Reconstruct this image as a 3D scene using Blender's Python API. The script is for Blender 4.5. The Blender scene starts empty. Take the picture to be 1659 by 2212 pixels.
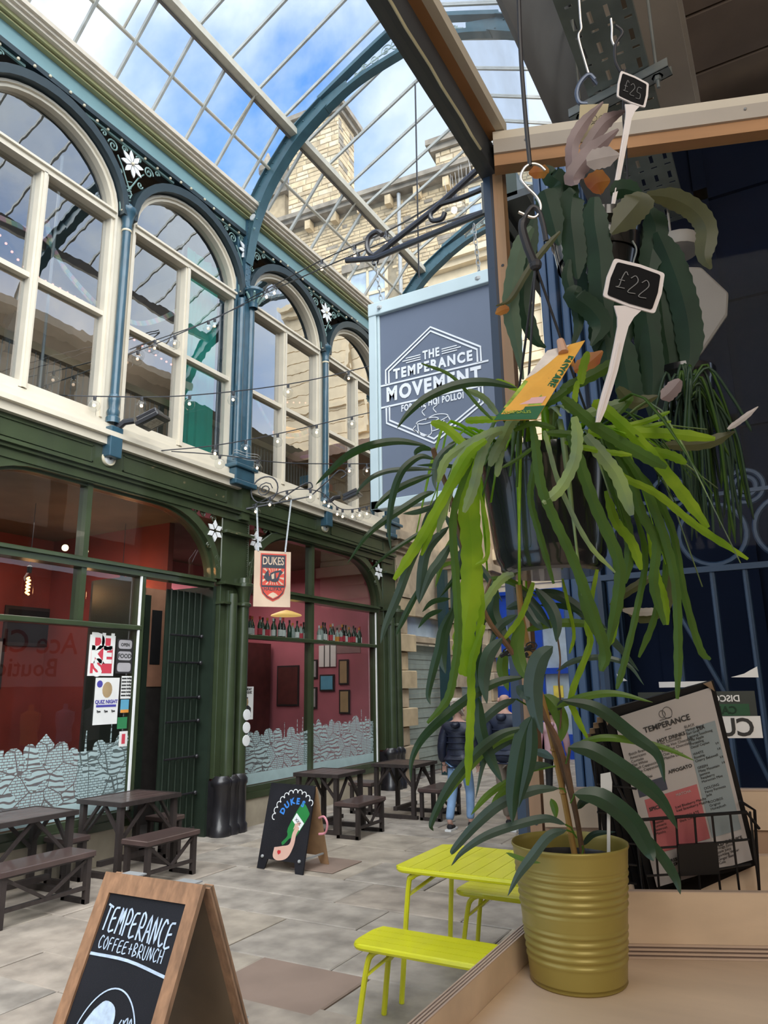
import bpy, bmesh, math, random
from mathutils import Vector, Matrix, Quaternion
SC = bpy.context.scene
COL = SC.collection
R_ = random.Random(7)
PI = math.pi

# ---------------------------------------------------------------- camera
RX = (0.87146898, -0.12756865, -0.47356949)     # world axes seen from the camera (x right, y down, z forward)
RY = (0.49018564, 0.19481421, 0.84956781)
RZ = (-0.01612015, -0.97250895, 0.23230686)
CAMP = Vector((0, 0, 1.85))
FPX = 1578.0
cam = bpy.data.cameras.new('camera')
camo = bpy.data.objects.new('camera', cam)
COL.objects.link(camo)
camo.matrix_world = Matrix(((RX[0], -RX[1], -RX[2], 0), (RY[0], -RY[1], -RY[2], 0), (RZ[0], -RZ[1], -RZ[2], 1.85), (0, 0, 0, 1)))
cam.sensor_fit = 'HORIZONTAL'
cam.sensor_width = 36
cam.lens = FPX / 1659 * 36
cam.clip_start = 0.02
cam.clip_end = 500
SC.camera = camo

# ---------------------------------------------------------------- sky
world = bpy.data.worlds.new('sky')
SC.world = world
world.use_nodes = True
nt = world.node_tree
nt.nodes.clear()
N = nt.nodes.new
L = nt.links.new
out = N('ShaderNodeOutputWorld'); bg = N('ShaderNodeBackground')
tc = N('ShaderNodeTexCoord'); mp = N('ShaderNodeMapping')
mp.inputs['Scale'].default_value = (1.0, 1.0, 1.0)
mp.inputs['Location'].default_value = (3.1, 0.4, 1.7)
L(tc.outputs['Generated'], mp.inputs['Vector'])
n1 = N('ShaderNodeTexNoise'); n1.inputs['Scale'].default_value = 1.9; n1.inputs['Detail'].default_value = 9; n1.inputs['Roughness'].default_value = .56
n1.inputs['Distortion'].default_value = .35
L(mp.outputs['Vector'], n1.inputs['Vector'])
# the clear patch of the sky lies in one direction, clouds gather around it
dt = N('ShaderNodeVectorMath'); dt.operation = 'DOT_PRODUCT'
bd = Vector((-.49, .605, .628)).normalized()
dt.inputs[1].default_value = bd
L(tc.outputs['Generated'], dt.inputs[0])
mr = N('ShaderNodeMapRange'); mr.inputs['From Min'].default_value = .968; mr.inputs['From Max'].default_value = .998
mr.inputs['To Min'].default_value = .065; mr.inputs['To Max'].default_value = -.12
L(dt.outputs['Value'], mr.inputs['Value'])
ad = N('ShaderNodeMath'); ad.operation = 'ADD'
L(n1.outputs['Fac'], ad.inputs[0]); L(mr.outputs['Result'], ad.inputs[1])
cr = N('ShaderNodeValToRGB')
cr.color_ramp.elements[0].position = .41; cr.color_ramp.elements[0].color = (0, 0, 0, 1)
cr.color_ramp.elements[1].position = .60; cr.color_ramp.elements[1].color = (1, 1, 1, 1)
L(ad.outputs[0], cr.inputs['Fac'])
sep = N('ShaderNodeSeparateXYZ'); L(tc.outputs['Generated'], sep.inputs[0])
sk = N('ShaderNodeValToRGB')
sk.color_ramp.elements[0].position = 0.0; sk.color_ramp.elements[0].color = (.34, .56, .86, 1)
sk.color_ramp.elements[1].position = .8; sk.color_ramp.elements[1].color = (.035, .20, .70, 1)
L(sep.outputs['Z'], sk.inputs['Fac'])
n2 = N('ShaderNodeTexNoise'); n2.inputs['Scale'].default_value = 4.0; n2.inputs['Detail'].default_value = 6
L(mp.outputs['Vector'], n2.inputs['Vector'])
cl = N('ShaderNodeValToRGB')
cl.color_ramp.elements[0].position = .35; cl.color_ramp.elements[0].color = (.56, .64, .76, 1)
cl.color_ramp.elements[1].position = .62; cl.color_ramp.elements[1].color = (.88, .90, .93, 1)
L(n2.outputs['Fac'], cl.inputs['Fac'])
mx = N('ShaderNodeMix'); mx.data_type = 'RGBA'
L(cr.outputs['Color'], mx.inputs['Factor']); L(sk.outputs['Color'], mx.inputs[6]); L(cl.outputs['Color'], mx.inputs[7])
L(mx.outputs[2], bg.inputs['Color'])
bg.inputs['Strength'].default_value = 1.7
L(bg.outputs[0], out.inputs[0])

# ---------------------------------------------------------------- sun behind thin cloud, added cafe fill lamps, exposure
def lamp(name, kind, loc, energy, color=(1, 1, 1), **kw):
    d = bpy.data.lights.new(name, kind)
    d.energy = energy; d.color = color
    for k, v in kw.items(): setattr(d, k, v)
    o = bpy.data.objects.new(name, d)
    COL.objects.link(o); o.location = loc
    return o
cafe_up = lamp('cafe_uplighter', 'AREA', (1.9, -.8, 2.5), 62, (1, .93, .84), shape='RECTANGLE', size=1.2, size_y=1.2)  # unseen fill lamp, added to brighten the cafe ceiling
cafe_up.rotation_euler = (math.pi, 0, 0)
sun = lamp('sun', 'SUN', (10, -5, 20), 7.5, (1, .97, .92), angle=math.radians(75))
sun.rotation_euler = Vector((-.62, .42, -.75)).to_track_quat('-Z', 'Y').to_euler()
cafe_lamp = lamp('cafe_ceiling_light', 'AREA', (1.1, -1.0, 3.3), 38, (1, .93, .84), shape='RECTANGLE', size=1.6, size_y=1.6)  # fill added behind the camera to lift the cafe interior
cafe_lamp.rotation_euler = Vector((-.45, .75, -.5)).to_track_quat('-Z', 'Y').to_euler()
SC.view_settings.view_transform = 'Standard'
SC.view_settings.look = 'None'
SC.view_settings.gamma = 1
SC.view_settings.use_curve_mapping = False
SC.view_settings.exposure = 0.0
SC.cycles.max_bounces = 12
SC.cycles.transparent_max_bounces = 24
SC.cycles.caustics_reflective = False
SC.cycles.caustics_refractive = False
SC.cycles.sample_clamp_indirect = 4

# ---------------------------------------------------------------- helpers
def at(px, py, dd):                     # a point of the photograph at a given distance along the view
    dx, dy = (px - 829.5) / FPX * dd, (py - 1106) / FPX * dd
    return Vector((RX[0]*dx + RX[1]*dy + RX[2]*dd, RY[0]*dx + RY[1]*dy + RY[2]*dd, 1.85 + RZ[0]*dx + RZ[1]*dy + RZ[2]*dd))

MATS = {}
def mat(name, col, rough=.55, metal=0., var=.12, scale=6., bump=0., bscale=None, emit=0., col2=None, coat=0., stretch=None, spec=None):
    if name in MATS: return MATS[name]
    m = bpy.data.materials.new(name); m.use_nodes = True
    t = m.node_tree; b = t.nodes['Principled BSDF']
    c = tuple(col) + (1,)
    b.inputs['Roughness'].default_value = rough; b.inputs['Metallic'].default_value = metal
    if coat: b.inputs['Coat Weight'].default_value = coat
    if spec is not None: b.inputs['Specular IOR Level'].default_value = spec
    tcn = t.nodes.new('ShaderNodeTexCoord'); src = tcn.outputs['Object']
    if stretch:
        mpn = t.nodes.new('ShaderNodeMapping'); mpn.inputs['Scale'].default_value = stretch
        t.links.new(src, mpn.inputs['Vector']); src = mpn.outputs['Vector']
    if var > 0:
        nz = t.nodes.new('ShaderNodeTexNoise'); nz.inputs['Scale'].default_value = scale; nz.inputs['Detail'].default_value = 5
        t.links.new(src, nz.inputs['Vector'])
        rp = t.nodes.new('ShaderNodeValToRGB')
        a = tuple(x * (1 - var) for x in col) + (1,)
        d = (tuple(col2) if col2 else tuple(min(1, x * (1 + var)) for x in col)) + (1,)
        rp.color_ramp.elements[0].position = .32; rp.color_ramp.elements[0].color = a
        rp.color_ramp.elements[1].position = .68; rp.color_ramp.elements[1].color = d
        t.links.new(nz.outputs['Fac'], rp.inputs['Fac']); t.links.new(rp.outputs['Color'], b.inputs['Base Color'])
    else:
        b.inputs['Base Color'].default_value = c
    if bump:
        nb = t.nodes.new('ShaderNodeTexNoise'); nb.inputs['Scale'].default_value = bscale or scale * 4; nb.inputs['Detail'].default_value = 4
        t.links.new(src, nb.inputs['Vector'])
        bn = t.nodes.new('ShaderNodeBump'); bn.inputs['Strength'].default_value = bump; bn.inputs['Distance'].default_value = .01
        t.links.new(nb.outputs['Fac'], bn.inputs['Height']); t.links.new(bn.outputs['Normal'], b.inputs['Normal'])
    if emit:
        b.inputs['Emission Color'].default_value = c; b.inputs['Emission Strength'].default_value = emit
    MATS[name] = m
    return m

def glass_mat(name, tint=(1, 1, 1), ior=1.5, rough=0., wave=0., dirt=0., boost=1.):
    m = bpy.data.materials.new(name); m.use_nodes = True
    t = m.node_tree; t.nodes.clear(); n = t.nodes.new; l = t.links.new
    o = n('ShaderNodeOutputMaterial'); tr = n('ShaderNodeBsdfTransparent'); gl = n('ShaderNodeBsdfGlossy'); mxs = n('ShaderNodeMixShader')
    fr = n('ShaderNodeFresnel'); fr.inputs['IOR'].default_value = ior
    tr.inputs['Color'].default_value = tuple(tint) + (1,); gl.inputs['Roughness'].default_value = rough
    mm = n('ShaderNodeMath'); mm.operation = 'MULTIPLY'; mm.use_clamp = True; mm.inputs[1].default_value = boost
    l(fr.outputs[0], mm.inputs[0])
    # a pane reflects once, at the face the light meets first
    ge = n('ShaderNodeNewGeometry'); iv = n('ShaderNodeMath'); iv.operation = 'SUBTRACT'; iv.inputs[0].default_value = 1; l(ge.outputs['Backfacing'], iv.inputs[1])
    m3 = n('ShaderNodeMath'); m3.operation = 'MULTIPLY'; l(mm.outputs[0], m3.inputs[0]); l(iv.outputs[0], m3.inputs[1]); f = m3.outputs[0]
    l(f, mxs.inputs[0]); l(tr.outputs[0], mxs.inputs[1]); l(gl.outputs[0], mxs.inputs[2])
    tcn = n('ShaderNodeTexCoord')
    if wave:
        nz = n('ShaderNodeTexNoise'); nz.inputs['Scale'].default_value = 2.2; nz.inputs['Detail'].default_value = 2
        l(tcn.outputs['Object'], nz.inputs['Vector'])
        bn = n('ShaderNodeBump'); bn.inputs['Strength'].default_value = wave; bn.inputs['Distance'].default_value = .05
        l(nz.outputs['Fac'], bn.inputs['Height']); l(bn.outputs['Normal'], gl.inputs['Normal'])
    last = mxs.outputs[0]
    if dirt:
        df = n('ShaderNodeBsdfDiffuse'); df.inputs['Color'].default_value = (.75, .78, .8, 1)
        nz = n('ShaderNodeTexNoise'); nz.inputs['Scale'].default_value = 3; nz.inputs['Detail'].default_value = 6
        l(tcn.outputs['Object'], nz.inputs['Vector'])
        mr_ = n('ShaderNodeMapRange'); mr_.inputs['From Min'].default_value = .4; mr_.inputs['From Max'].default_value = .8
        mr_.inputs['To Max'].default_value = dirt
        l(nz.outputs['Fac'], mr_.inputs['Value'])
        m2 = n('ShaderNodeMixShader'); l(mr_.outputs['Result'], m2.inputs[0]); l(last, m2.inputs[1]); l(df.outputs[0], m2.inputs[2]); last = m2.outputs[0]
    l(last, o.inputs[0])
    MATS[name] = m
    return m

class MB:
    def __init__(s): s.v = []; s.f = []
    def add(s, vs, fs):
        o = len(s.v); s.v += [tuple(v) for v in vs]; s.f += [tuple(i + o for i in f) for f in fs]; return s
    def fbox(s, o, a, b, c):
        o, a, b, c = map(Vector, (o, a, b, c))
        return s.add([o, o+a, o+a+b, o+b, o+c, o+a+c, o+a+b+c, o+b+c], [(0,3,2,1), (4,5,6,7), (0,1,5,4), (1,2,6,5), (2,3,7,6), (3,0,4,7)])
    def box(s, x0, x1, y0, y1, z0, z1):
        return s.fbox((x0, y0, z0), (x1-x0, 0, 0), (0, y1-y0, 0), (0, 0, z1-z0))
    def chbox(s, x0, x1, y0, y1, z0, z1, c):        # box with a chamfered top
        vs = [(x0,y0,z0),(x1,y0,z0),(x1,y1,z0),(x0,y1,z0),(x0,y0,z1-c),(x1,y0,z1-c),(x1,y1,z1-c),(x0,y1,z1-c),(x0+c,y0+c,z1),(x1-c,y0+c,z1),(x1-c,y1-c,z1),(x0+c,y1-c,z1)]
        fs = [(0,3,2,1),(0,1,5,4),(1,2,6,5),(2,3,7,6),(3,0,4,7),(4,5,9,8),(5,6,10,9),(6,7,11,10),(7,4,8,11),(8,9,10,11)]
        return s.add(vs, fs)
    def bar(s, a, b, w, h, up=(0, 0, 1)):            # rectangular bar from a to b
        a, b = Vector(a), Vector(b); d = (b-a).normalized(); up = Vector(up)
        sd = d.cross(up)
        if sd.length < 1e-4: sd = d.cross(Vector((1, 0, 0)))
        sd.normalize(); u = sd.cross(d).normalized()
        return s.fbox(a - sd*w/2 - u*h/2, b-a, sd*w, u*h)
    def tube(s, pts, r, n=8, cap=True, closed=False, flat=1.):
        pts = [Vector(p) for p in pts]; k = len(pts)
        rs = r if isinstance(r, (list, tuple)) else [r]*k
        ref = None; rings = []
        for i, p in enumerate(pts):
            if closed: t = (pts[(i+1) % k] - pts[i-1])
            else: t = pts[min(i+1, k-1)] - pts[max(i-1, 0)]
            if t.length < 1e-9: t = Vector((0, 0, 1))
            t.normalize()
            if ref is None:
                ref = Vector((0, 0, 1)) if abs(t.z) < .9 else Vector((1, 0, 0))
            ref = (ref - t*ref.dot(t))
            if ref.length < 1e-5: ref = t.orthogonal()
            ref.normalize(); b = t.cross(ref)
            rings.append([p + (ref*math.cos(2*PI*j/n)*flat + b*math.sin(2*PI*j/n))*rs[i] for j in range(n)])
        vs = [v for rg in rings for v in rg]; fs = []
        for i in range(k if closed else k-1):
            i2 = (i+1) % k
            for j in range(n):
                fs.append((i*n+j, i*n+(j+1) % n, i2*n+(j+1) % n, i2*n+j))
        if cap and not closed:
            fs.append(tuple(range(n-1, -1, -1))); fs.append(tuple((k-1)*n+j for j in range(n)))
        return s.add(vs, fs)
    def prism(s, poly, d):
        poly = [Vector(p) for p in poly]; d = Vector(d); k = len(poly)
        fs = [tuple(range(k-1, -1, -1)), tuple(range(k, 2*k))] + [(i, (i+1) % k, (i+1) % k + k, i+k) for i in range(k)]
        return s.add(poly + [p+d for p in poly], fs)
    def band(s, inner, outer, d, closed=False):       # strip between two polylines, extruded by d
        inner = [Vector(p) for p in inner]; outer = [Vector(p) for p in outer]; d = Vector(d); k = len(inner)
        vs = inner + outer + [p+d for p in inner] + [p+d for p in outer]; fs = []
        rng = range(k) if closed else range(k-1)
        for i in rng:
            j = (i+1) % k
            fs += [(i, j, k+j, k+i), (2*k+i, 3*k+i, 3*k+j, 2*k+j), (i, 2*k+i, 2*k+j, j), (k+i, k+j, 3*k+j, 3*k+i)]
        if not closed: fs += [(0, k, 3*k, 2*k), (k-1, 3*k-1, 4*k-1, 2*k-1)]
        return s.add(vs, fs)
    def lathe(s, prof, c=(0, 0, 0), n=24, axis='z', cap=False):
        c = Vector(c); vs = []; fs = []
        for r, h in prof:
            for j in range(n):
                a = 2*PI*j/n; x, y = r*math.cos(a), r*math.sin(a)
                vs.append(c + (Vector((x, y, h)) if axis == 'z' else Vector((h, x, y)) if axis == 'x' else Vector((y, h, x))))
        for i in range(len(prof)-1):
            for j in range(n): fs.append((i*n+j, i*n+(j+1) % n, (i+1)*n+(j+1) % n, (i+1)*n+j))
        if cap: fs += [tuple(range(n-1, -1, -1)), tuple((len(prof)-1)*n+j for j in range(n))]
        return s.add(vs, fs)
    def ball(s, c, r, n=8, m=5, sz=1.):
        c = Vector(c); prof = [(max(r*math.sin(PI*i/m), 1e-4), -r*sz*math.cos(PI*i/m)) for i in range(m+1)]
        return s.lathe(prof, c, n)
    def xf(s, M):
        s.v = [tuple(M @ Vector(v)) for v in s.v]; return s

ORG = {}
def meta(o, label=None, cat=None, group=None, kind=None):
    if label: o['label'] = label
    if cat: o['category'] = cat
    if group: o['group'] = group
    if kind: o['kind'] = kind
    return o
def empty(name, loc, label=None, cat=None, group=None, kind=None, parent=None):
    o = bpy.data.objects.new(name, None); COL.objects.link(o); o.empty_display_size = .1
    loc = Vector(loc); ORG[o] = loc
    if parent: o.parent = parent; o.location = loc - ORG[parent]
    else: o.location = loc
    return meta(o, label, cat, group, kind)
def obj(name, mb, m, parent=None, label=None, cat=None, group=None, kind=None, smooth=False, org=None, bevel=0, sub=0):
    me = bpy.data.meshes.new(name)
    if parent is not None: org = ORG[parent]
    elif org is None:
        xs, ys, zs = zip(*mb.v); org = Vector(((min(xs)+max(xs))/2, (min(ys)+max(ys))/2, min(zs)))
    org = Vector(org)
    me.from_pydata([tuple(Vector(v) - org) for v in mb.v], [], mb.f)
    me.materials.append(MATS[m] if isinstance(m, str) else m)
    if smooth:
        me.polygons.foreach_set('use_smooth', [True]*len(me.polygons))
        if smooth != 2: me.set_sharp_from_angle(angle=math.radians(40))
    if isinstance(m, str) and m.endswith('glass'):
        b_ = bmesh.new(); b_.from_mesh(me); bmesh.ops.recalc_face_normals(b_, faces=b_.faces[:]); b_.to_mesh(me); b_.free()
    me.update()
    o = bpy.data.objects.new(name, me); COL.objects.link(o); ORG[o] = org
    if parent is not None: o.parent = parent
    else: o.location = org
    if bevel:
        md = o.modifiers.new('b', 'BEVEL'); md.width = bevel; md.segments = 2; md.limit_method = 'ANGLE'
    if sub:
        md = o.modifiers.new('s', 'SUBSURF'); md.levels = sub; md.render_levels = sub
    return meta(o, label, cat, group, kind)
def copy_tree(o, parent=None, d=(0, 0, 0)):
    c = o.copy(); COL.objects.link(c); ORG[c] = ORG[o] + Vector(d)
    if parent: c.parent = parent
    else: c.location = o.location + Vector(d)
    for ch in KIDS.get(o, []) if 'KIDS' in globals() else []: pass
    for ch in [x for x in o.children]:
        copy_tree(ch, c, d)
    return c
def text(name, s, size, o, ux, uy, m, parent=None, ext=.001, bold=0., align='CENTER', space=1., xs=1., fit=0.):
    cu = bpy.data.curves.new(name, 'FONT'); cu.body = s; cu.size = size; cu.extrude = ext; cu.offset = bold
    cu.align_x = align; cu.align_y = 'CENTER'; cu.space_character = space
    cu.resolution_u = 3
    cu.materials.append(MATS[m] if isinstance(m, str) else m)
    ob = bpy.data.objects.new(name, cu); COL.objects.link(ob)
    ux, uy = Vector(ux).normalized(), Vector(uy).normalized(); uz = ux.cross(uy)
    org = ORG[parent] if parent is not None else Vector((0, 0, 0)); o = Vector(o) - org
    ob.parent = parent
    ux = ux*xs
    ob.matrix_local = Matrix(((ux.x, uy.x, uz.x, o.x), (ux.y, uy.y, uz.y, o.y), (ux.z, uy.z, uz.z, o.z), (0, 0, 0, 1)))
    TEXTS.append((ob, fit)); ORG[ob] = o + org
    return ob
TEXTS = []
def finish_texts():
    dg = bpy.context.evaluated_depsgraph_get()
    for ob, fit in TEXTS:
        me = bpy.data.meshes.new_from_object(ob.evaluated_get(dg)); name = ob.name.split('.')[0]
        if not me.vertices: print('EMPTY TEXT', ob.data.body)
        if fit:
            xs_ = [v.co.x for v in me.vertices]; w_ = max(xs_) - min(xs_); c_ = (max(xs_) + min(xs_))/2
            for v in me.vertices: v.co.x = (v.co.x - c_)*fit/w_
        mo = bpy.data.objects.new(name, me); COL.objects.link(mo); mo.parent = ob.parent; mo.matrix_local = ob.matrix_local.copy()
        if len(me.materials) == 0: me.materials.append(ob.data.materials[0])
        bpy.data.objects.remove(ob)
def spline(pts, n=6):
    pts = [Vector(p) for p in pts]; out_ = []
    P = [pts[0]*2 - pts[1]] + pts + [pts[-1]*2 - pts[-2]]
    for i in range(1, len(P)-2):
        for k in range(n):
            t = k/n; a, b, c, d = P[i-1], P[i], P[i+1], P[i+2]
            out_.append(.5*((2*b) + (c-a)*t + (2*a-5*b+4*c-d)*t*t + (3*b-a-3*c+d)*t**3))
    out_.append(pts[-1]); return out_
def spiral(c, u, v, r0, turns, n=18, a0=0., dirn=1):
    c, u, v = Vector(c), Vector(u), Vector(v)
    return [c + (u*math.cos(a0+dirn*2*PI*turns*i/n) + v*math.sin(a0+dirn*2*PI*turns*i/n))*r0*(1-.85*i/n) for i in range(n+1)]

# ---------------------------------------------------------------- materials
mat('cream_paint', (.68, .615, .50), .45, var=.05, scale=3)
mat('cream_dark', (.66, .58, .47), .5, var=.07)
mat('olive_line', (.36, .35, .17), .5, var=.05)
mat('teal_paint', (.20, .34, .36), .5, var=.06, scale=2)
mat('petrol_paint', (.030, .085, .125), .32, var=.15, coat=.3)
mat('rib_teal', (.055, .125, .155), .38, var=.12, coat=.2)
mat('filigree', (.20, .32, .30), .5, var=.1)
mat('black_teal', (.018, .034, .043), .4, var=.1)
mat('green_paint', (.040, .056, .026), .33, var=.16, scale=3, coat=.35)
mat('green_dark', (.02, .032, .022), .4, var=.15)
mat('white_paint', (.85, .86, .86), .5, var=.03)
mat('gold_stud', (.75, .66, .48), .4, var=.05)
mat('black_iron', (.016, .015, .018), .35, var=.25, coat=.3)
mat('iron_thin', (.035, .037, .045), .45, var=.2)
mat('stone_floor', (.37, .315, .26), .62, var=.32, scale=3.4, bump=.7, bscale=7)
mat('stone_floor_b', (.35, .31, .265), .6, var=.32, scale=4, bump=.7, bscale=6)
mat('stone_floor_c', (.39, .335, .27), .66, var=.3, scale=3, bump=.7, bscale=8)
mat('stone_red', (.27, .195, .155), .6, var=.15, scale=2, bump=.25)
mat('joint', (.15, .125, .1), .9, var=.2)
mat('plinth_stone', (.40, .345, .26), .75, var=.2, scale=3, bump=.3)
mat('sandstone', (.60, .46, .28), .8, var=.24, scale=2.5, bump=.5)
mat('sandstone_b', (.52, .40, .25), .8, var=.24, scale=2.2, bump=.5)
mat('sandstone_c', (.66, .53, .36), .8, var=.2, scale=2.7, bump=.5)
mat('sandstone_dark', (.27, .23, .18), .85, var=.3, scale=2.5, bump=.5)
mat('cream_stone', (.70, .57, .38), .75, var=.1, scale=3, bump=.2)
mat('pier_stone', (.46, .36, .25), .75, var=.28, scale=2.2, bump=.3)
mat('wood_rail', (.46, .33, .20), .5, var=.15, stretch=(1, .2, 1))
mat('dark_room', (.05, .042, .038), .8, var=.2)
mat('brown_room', (.16, .12, .09), .8, var=.25, scale=1.5)
mat('red_wall', (.26, .045, .038), .7, var=.2, scale=1.5)
mat('pink_wall', (.46, .14, .18), .7, var=.15, scale=1.5)
mat('teal_cloth', (.02, .62, .45), .8, var=.15, scale=2)
mat('frame_dark', (.03, .028, .03), .4, var=.1)
mat('paper', (.80, .80, .78), .7, var=.04)
mat('lead', (.35, .36, .36), .5, var=.1)
mat('bar_grey', (.46, .46, .42), .5, var=.12)
mat('purlin_cream', (.55, .51, .42), .5, var=.1)
glass_mat('roof_glass', (.97, .98, .99), 1.3, dirt=.03, boost=.6)
glass_mat('upper_glass', (.84, .88, .90), 1.5, wave=.035, boost=8.)
glass_mat('shop_glass', (.92, .94, .93), 1.5, wave=.01, boost=2.1)
glass_mat('cafe_glass', (.97, .985, .985), 1.25, dirt=.0, boost=.22)
# ================================================================ STREET FLOOR
FX = -7.02
fl = obj('floor', MB().box(-16, 6, -3, 34, -.30, -.035), 'joint', kind='structure', label='stone flagged arcade floor')
def flagstones():
    rnd = random.Random(3); n = 0; y = 1.4; small = MB()
    while y < 24:
        h = rnd.choice([.55, .62, .7, .8]); x = -7.55 + rnd.random()*.5
        if abs(y - 3.95) < .3: y = 3.95; h = .65
        red_row = abs(y - 3.95) < .01
        while x < 1.2:
            w = rnd.uniform(.6, 1.25)
            m = rnd.choice(['stone_floor', 'stone_floor_b', 'stone_floor_c'])
            if red_row and -4.6 < x < -3.62: w = max(.3, -3.6 - x)
            if red_row and abs(x + 3.6) < .02: w = .87; m = 'stone_red'
            if x + w < -7.35: x += w; continue
            x1 = min(x + w, 1.2)
            g = .007
            y0c, y1c = y + g, y + h - g
            dz = rnd.uniform(-.004, .004)
            q = [(x+g, y0c), (x1-g, y0c), (x1-g, y1c), (x+g, y1c)]
            q = [(a + rnd.uniform(-.006, .006), b + rnd.uniform(-.006, .006)) for a, b in q]
            vs = []; c = .008
            cx_, cy_ = (x+x1)/2, y + h/2
            for (a, b) in q: vs.append((a, b, -.035))
            for (a, b) in q: vs.append((a, b, dz - .008))
            for (a, b) in q: vs.append((a + (c if a < cx_ else -c), b + (c if b < cy_ else -c), dz))
            fs = [(0,1,5,4),(1,2,6,5),(2,3,7,6),(3,0,4,7),(4,5,9,8),(5,6,10,9),(6,7,11,10),(7,4,8,11),(8,9,10,11)]
            if n < 297 and y < 17.5 and x1 > -7.35 and x < -.2:
                obj('flagstone', MB().add(vs, fs), m, fl); n += 1
            else: small.add(vs, fs)
            x = x1
        y += h
    obj('flagstone_far', small, 'stone_floor', fl, kind='stuff')
flagstones()
obj('sunken_hatch', MB().chbox(-4.98, -4.45, 6.78, 7.36, 0.004, .012, .004), 'stone_red', label='small reddish brown slab hatch in the paving behind the bottle sandwich board', cat='hatch')

# ================================================================ ARCADE FACADE (plane x = FX)
wall = obj('wall_left', MB().box(-7.16, -7.06, -2.5, 3.28, 0, 9.1), 'green_dark', kind='structure', label='iron and glass arcade shop front', org=(FX, 0, 0))
def part(name, mb, m, parent=wall, **k): return obj(name, mb, m, parent, **k)
Y0, Y1 = -2.0, 12.72
COLS = [1.04, 3.36, 5.68, 8.0, 10.28, 12.6]
# eaves gutter, teal fascia, sill band, entablature: each a long moulding
g = MB()
for (x0, x1, z0, z1) in ((-7.1, -6.62, 9.32, 9.38), (-7.1, -6.66, 9.28, 9.32), (-7.1, -6.70, 9.24, 9.28)): g.box(x0, x1, Y0, Y1, z0, z1)
part('gutter', g, 'cream_dark')
part('gutter_stripe', MB().box(-7.1, -6.76, Y0, Y1, 9.19, 9.24).box(-7.1, -6.80, Y0, Y1, 9.155, 9.175), 'olive_line')
part('fascia', MB().box(-7.1, -6.87, Y0, Y1, 8.93, 9.19), 'teal_paint')
part('fascia_strip', MB().box(-7.1, -6.85, Y0, Y1, 8.86, 8.93), 'black_teal')
part('sill_band', MB().box(-7.12, -6.86, Y0, Y1, 4.70, 4.80).box(-7.12, -6.80, Y0, Y1, 4.80, 4.86).box(-7.12, -6.90, Y0, Y1, 4.86, 4.98).box(-7.12, -6.95, Y0, Y1, 4.98, 5.04), 'cream_paint')
part('entablature', MB().box(-7.12, -6.93, Y0, Y1, 4.36, 4.70).box(-7.12, -6.82, Y0, Y1, 4.36, 4.40).box(-7.12, -6.86, Y0, Y1, 4.32, 4.36).box(-7.12, -6.90, Y0, Y1, 4.22, 4.32), 'green_paint')
for a, b in zip(COLS[:-1], COLS[1:]):
    m_ = MB(); y0, y1 = a + .22, b - .22
    for (p, q, r, s_) in ((y0, y1, 4.64, 4.655), (y0, y1, 4.45, 4.465), (y0, y0+.015, 4.45, 4.655), (y1-.015, y1, 4.45, 4.655)):
        m_.box(-6.94, -6.915, p, q, r, s_)
    part('raised_panel', m_, 'green_paint')
for c in (1.04, 5.68, 10.30):
    ov = empty('oval_medallion', (-6.93, c, 4.55), parent=wall)
    obj('disc', MB().lathe([(.002, 0), (.062, 0), (.07, .02), (.055, .035), (.002, .04)], (-6.93, c, 4.55), 20, 'x'), 'white_paint', ov, smooth=1)
    obj('rim', MB().lathe([(.07, 0), (.095, .0), (.095, .02), (.085, .035), (.07, .02)], (-6.93, c, 4.55), 20, 'x'), 'gold_stud', ov, smooth=1)
    obj('boss', MB().ball((-6.885, c, 4.55), .018), 'frame_dark', ov)

def arch_pts(c, hw, zs, rise, n=20, a0=0., a1=PI):
    return [(c + hw*math.cos(a1 + (a0-a1)*i/n), zs + rise*math.sin(a1 + (a0-a1)*i/n)) for i in range(n+1)]
def F(x, pts): return [(x, p[0], p[1]) for p in pts]

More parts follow.
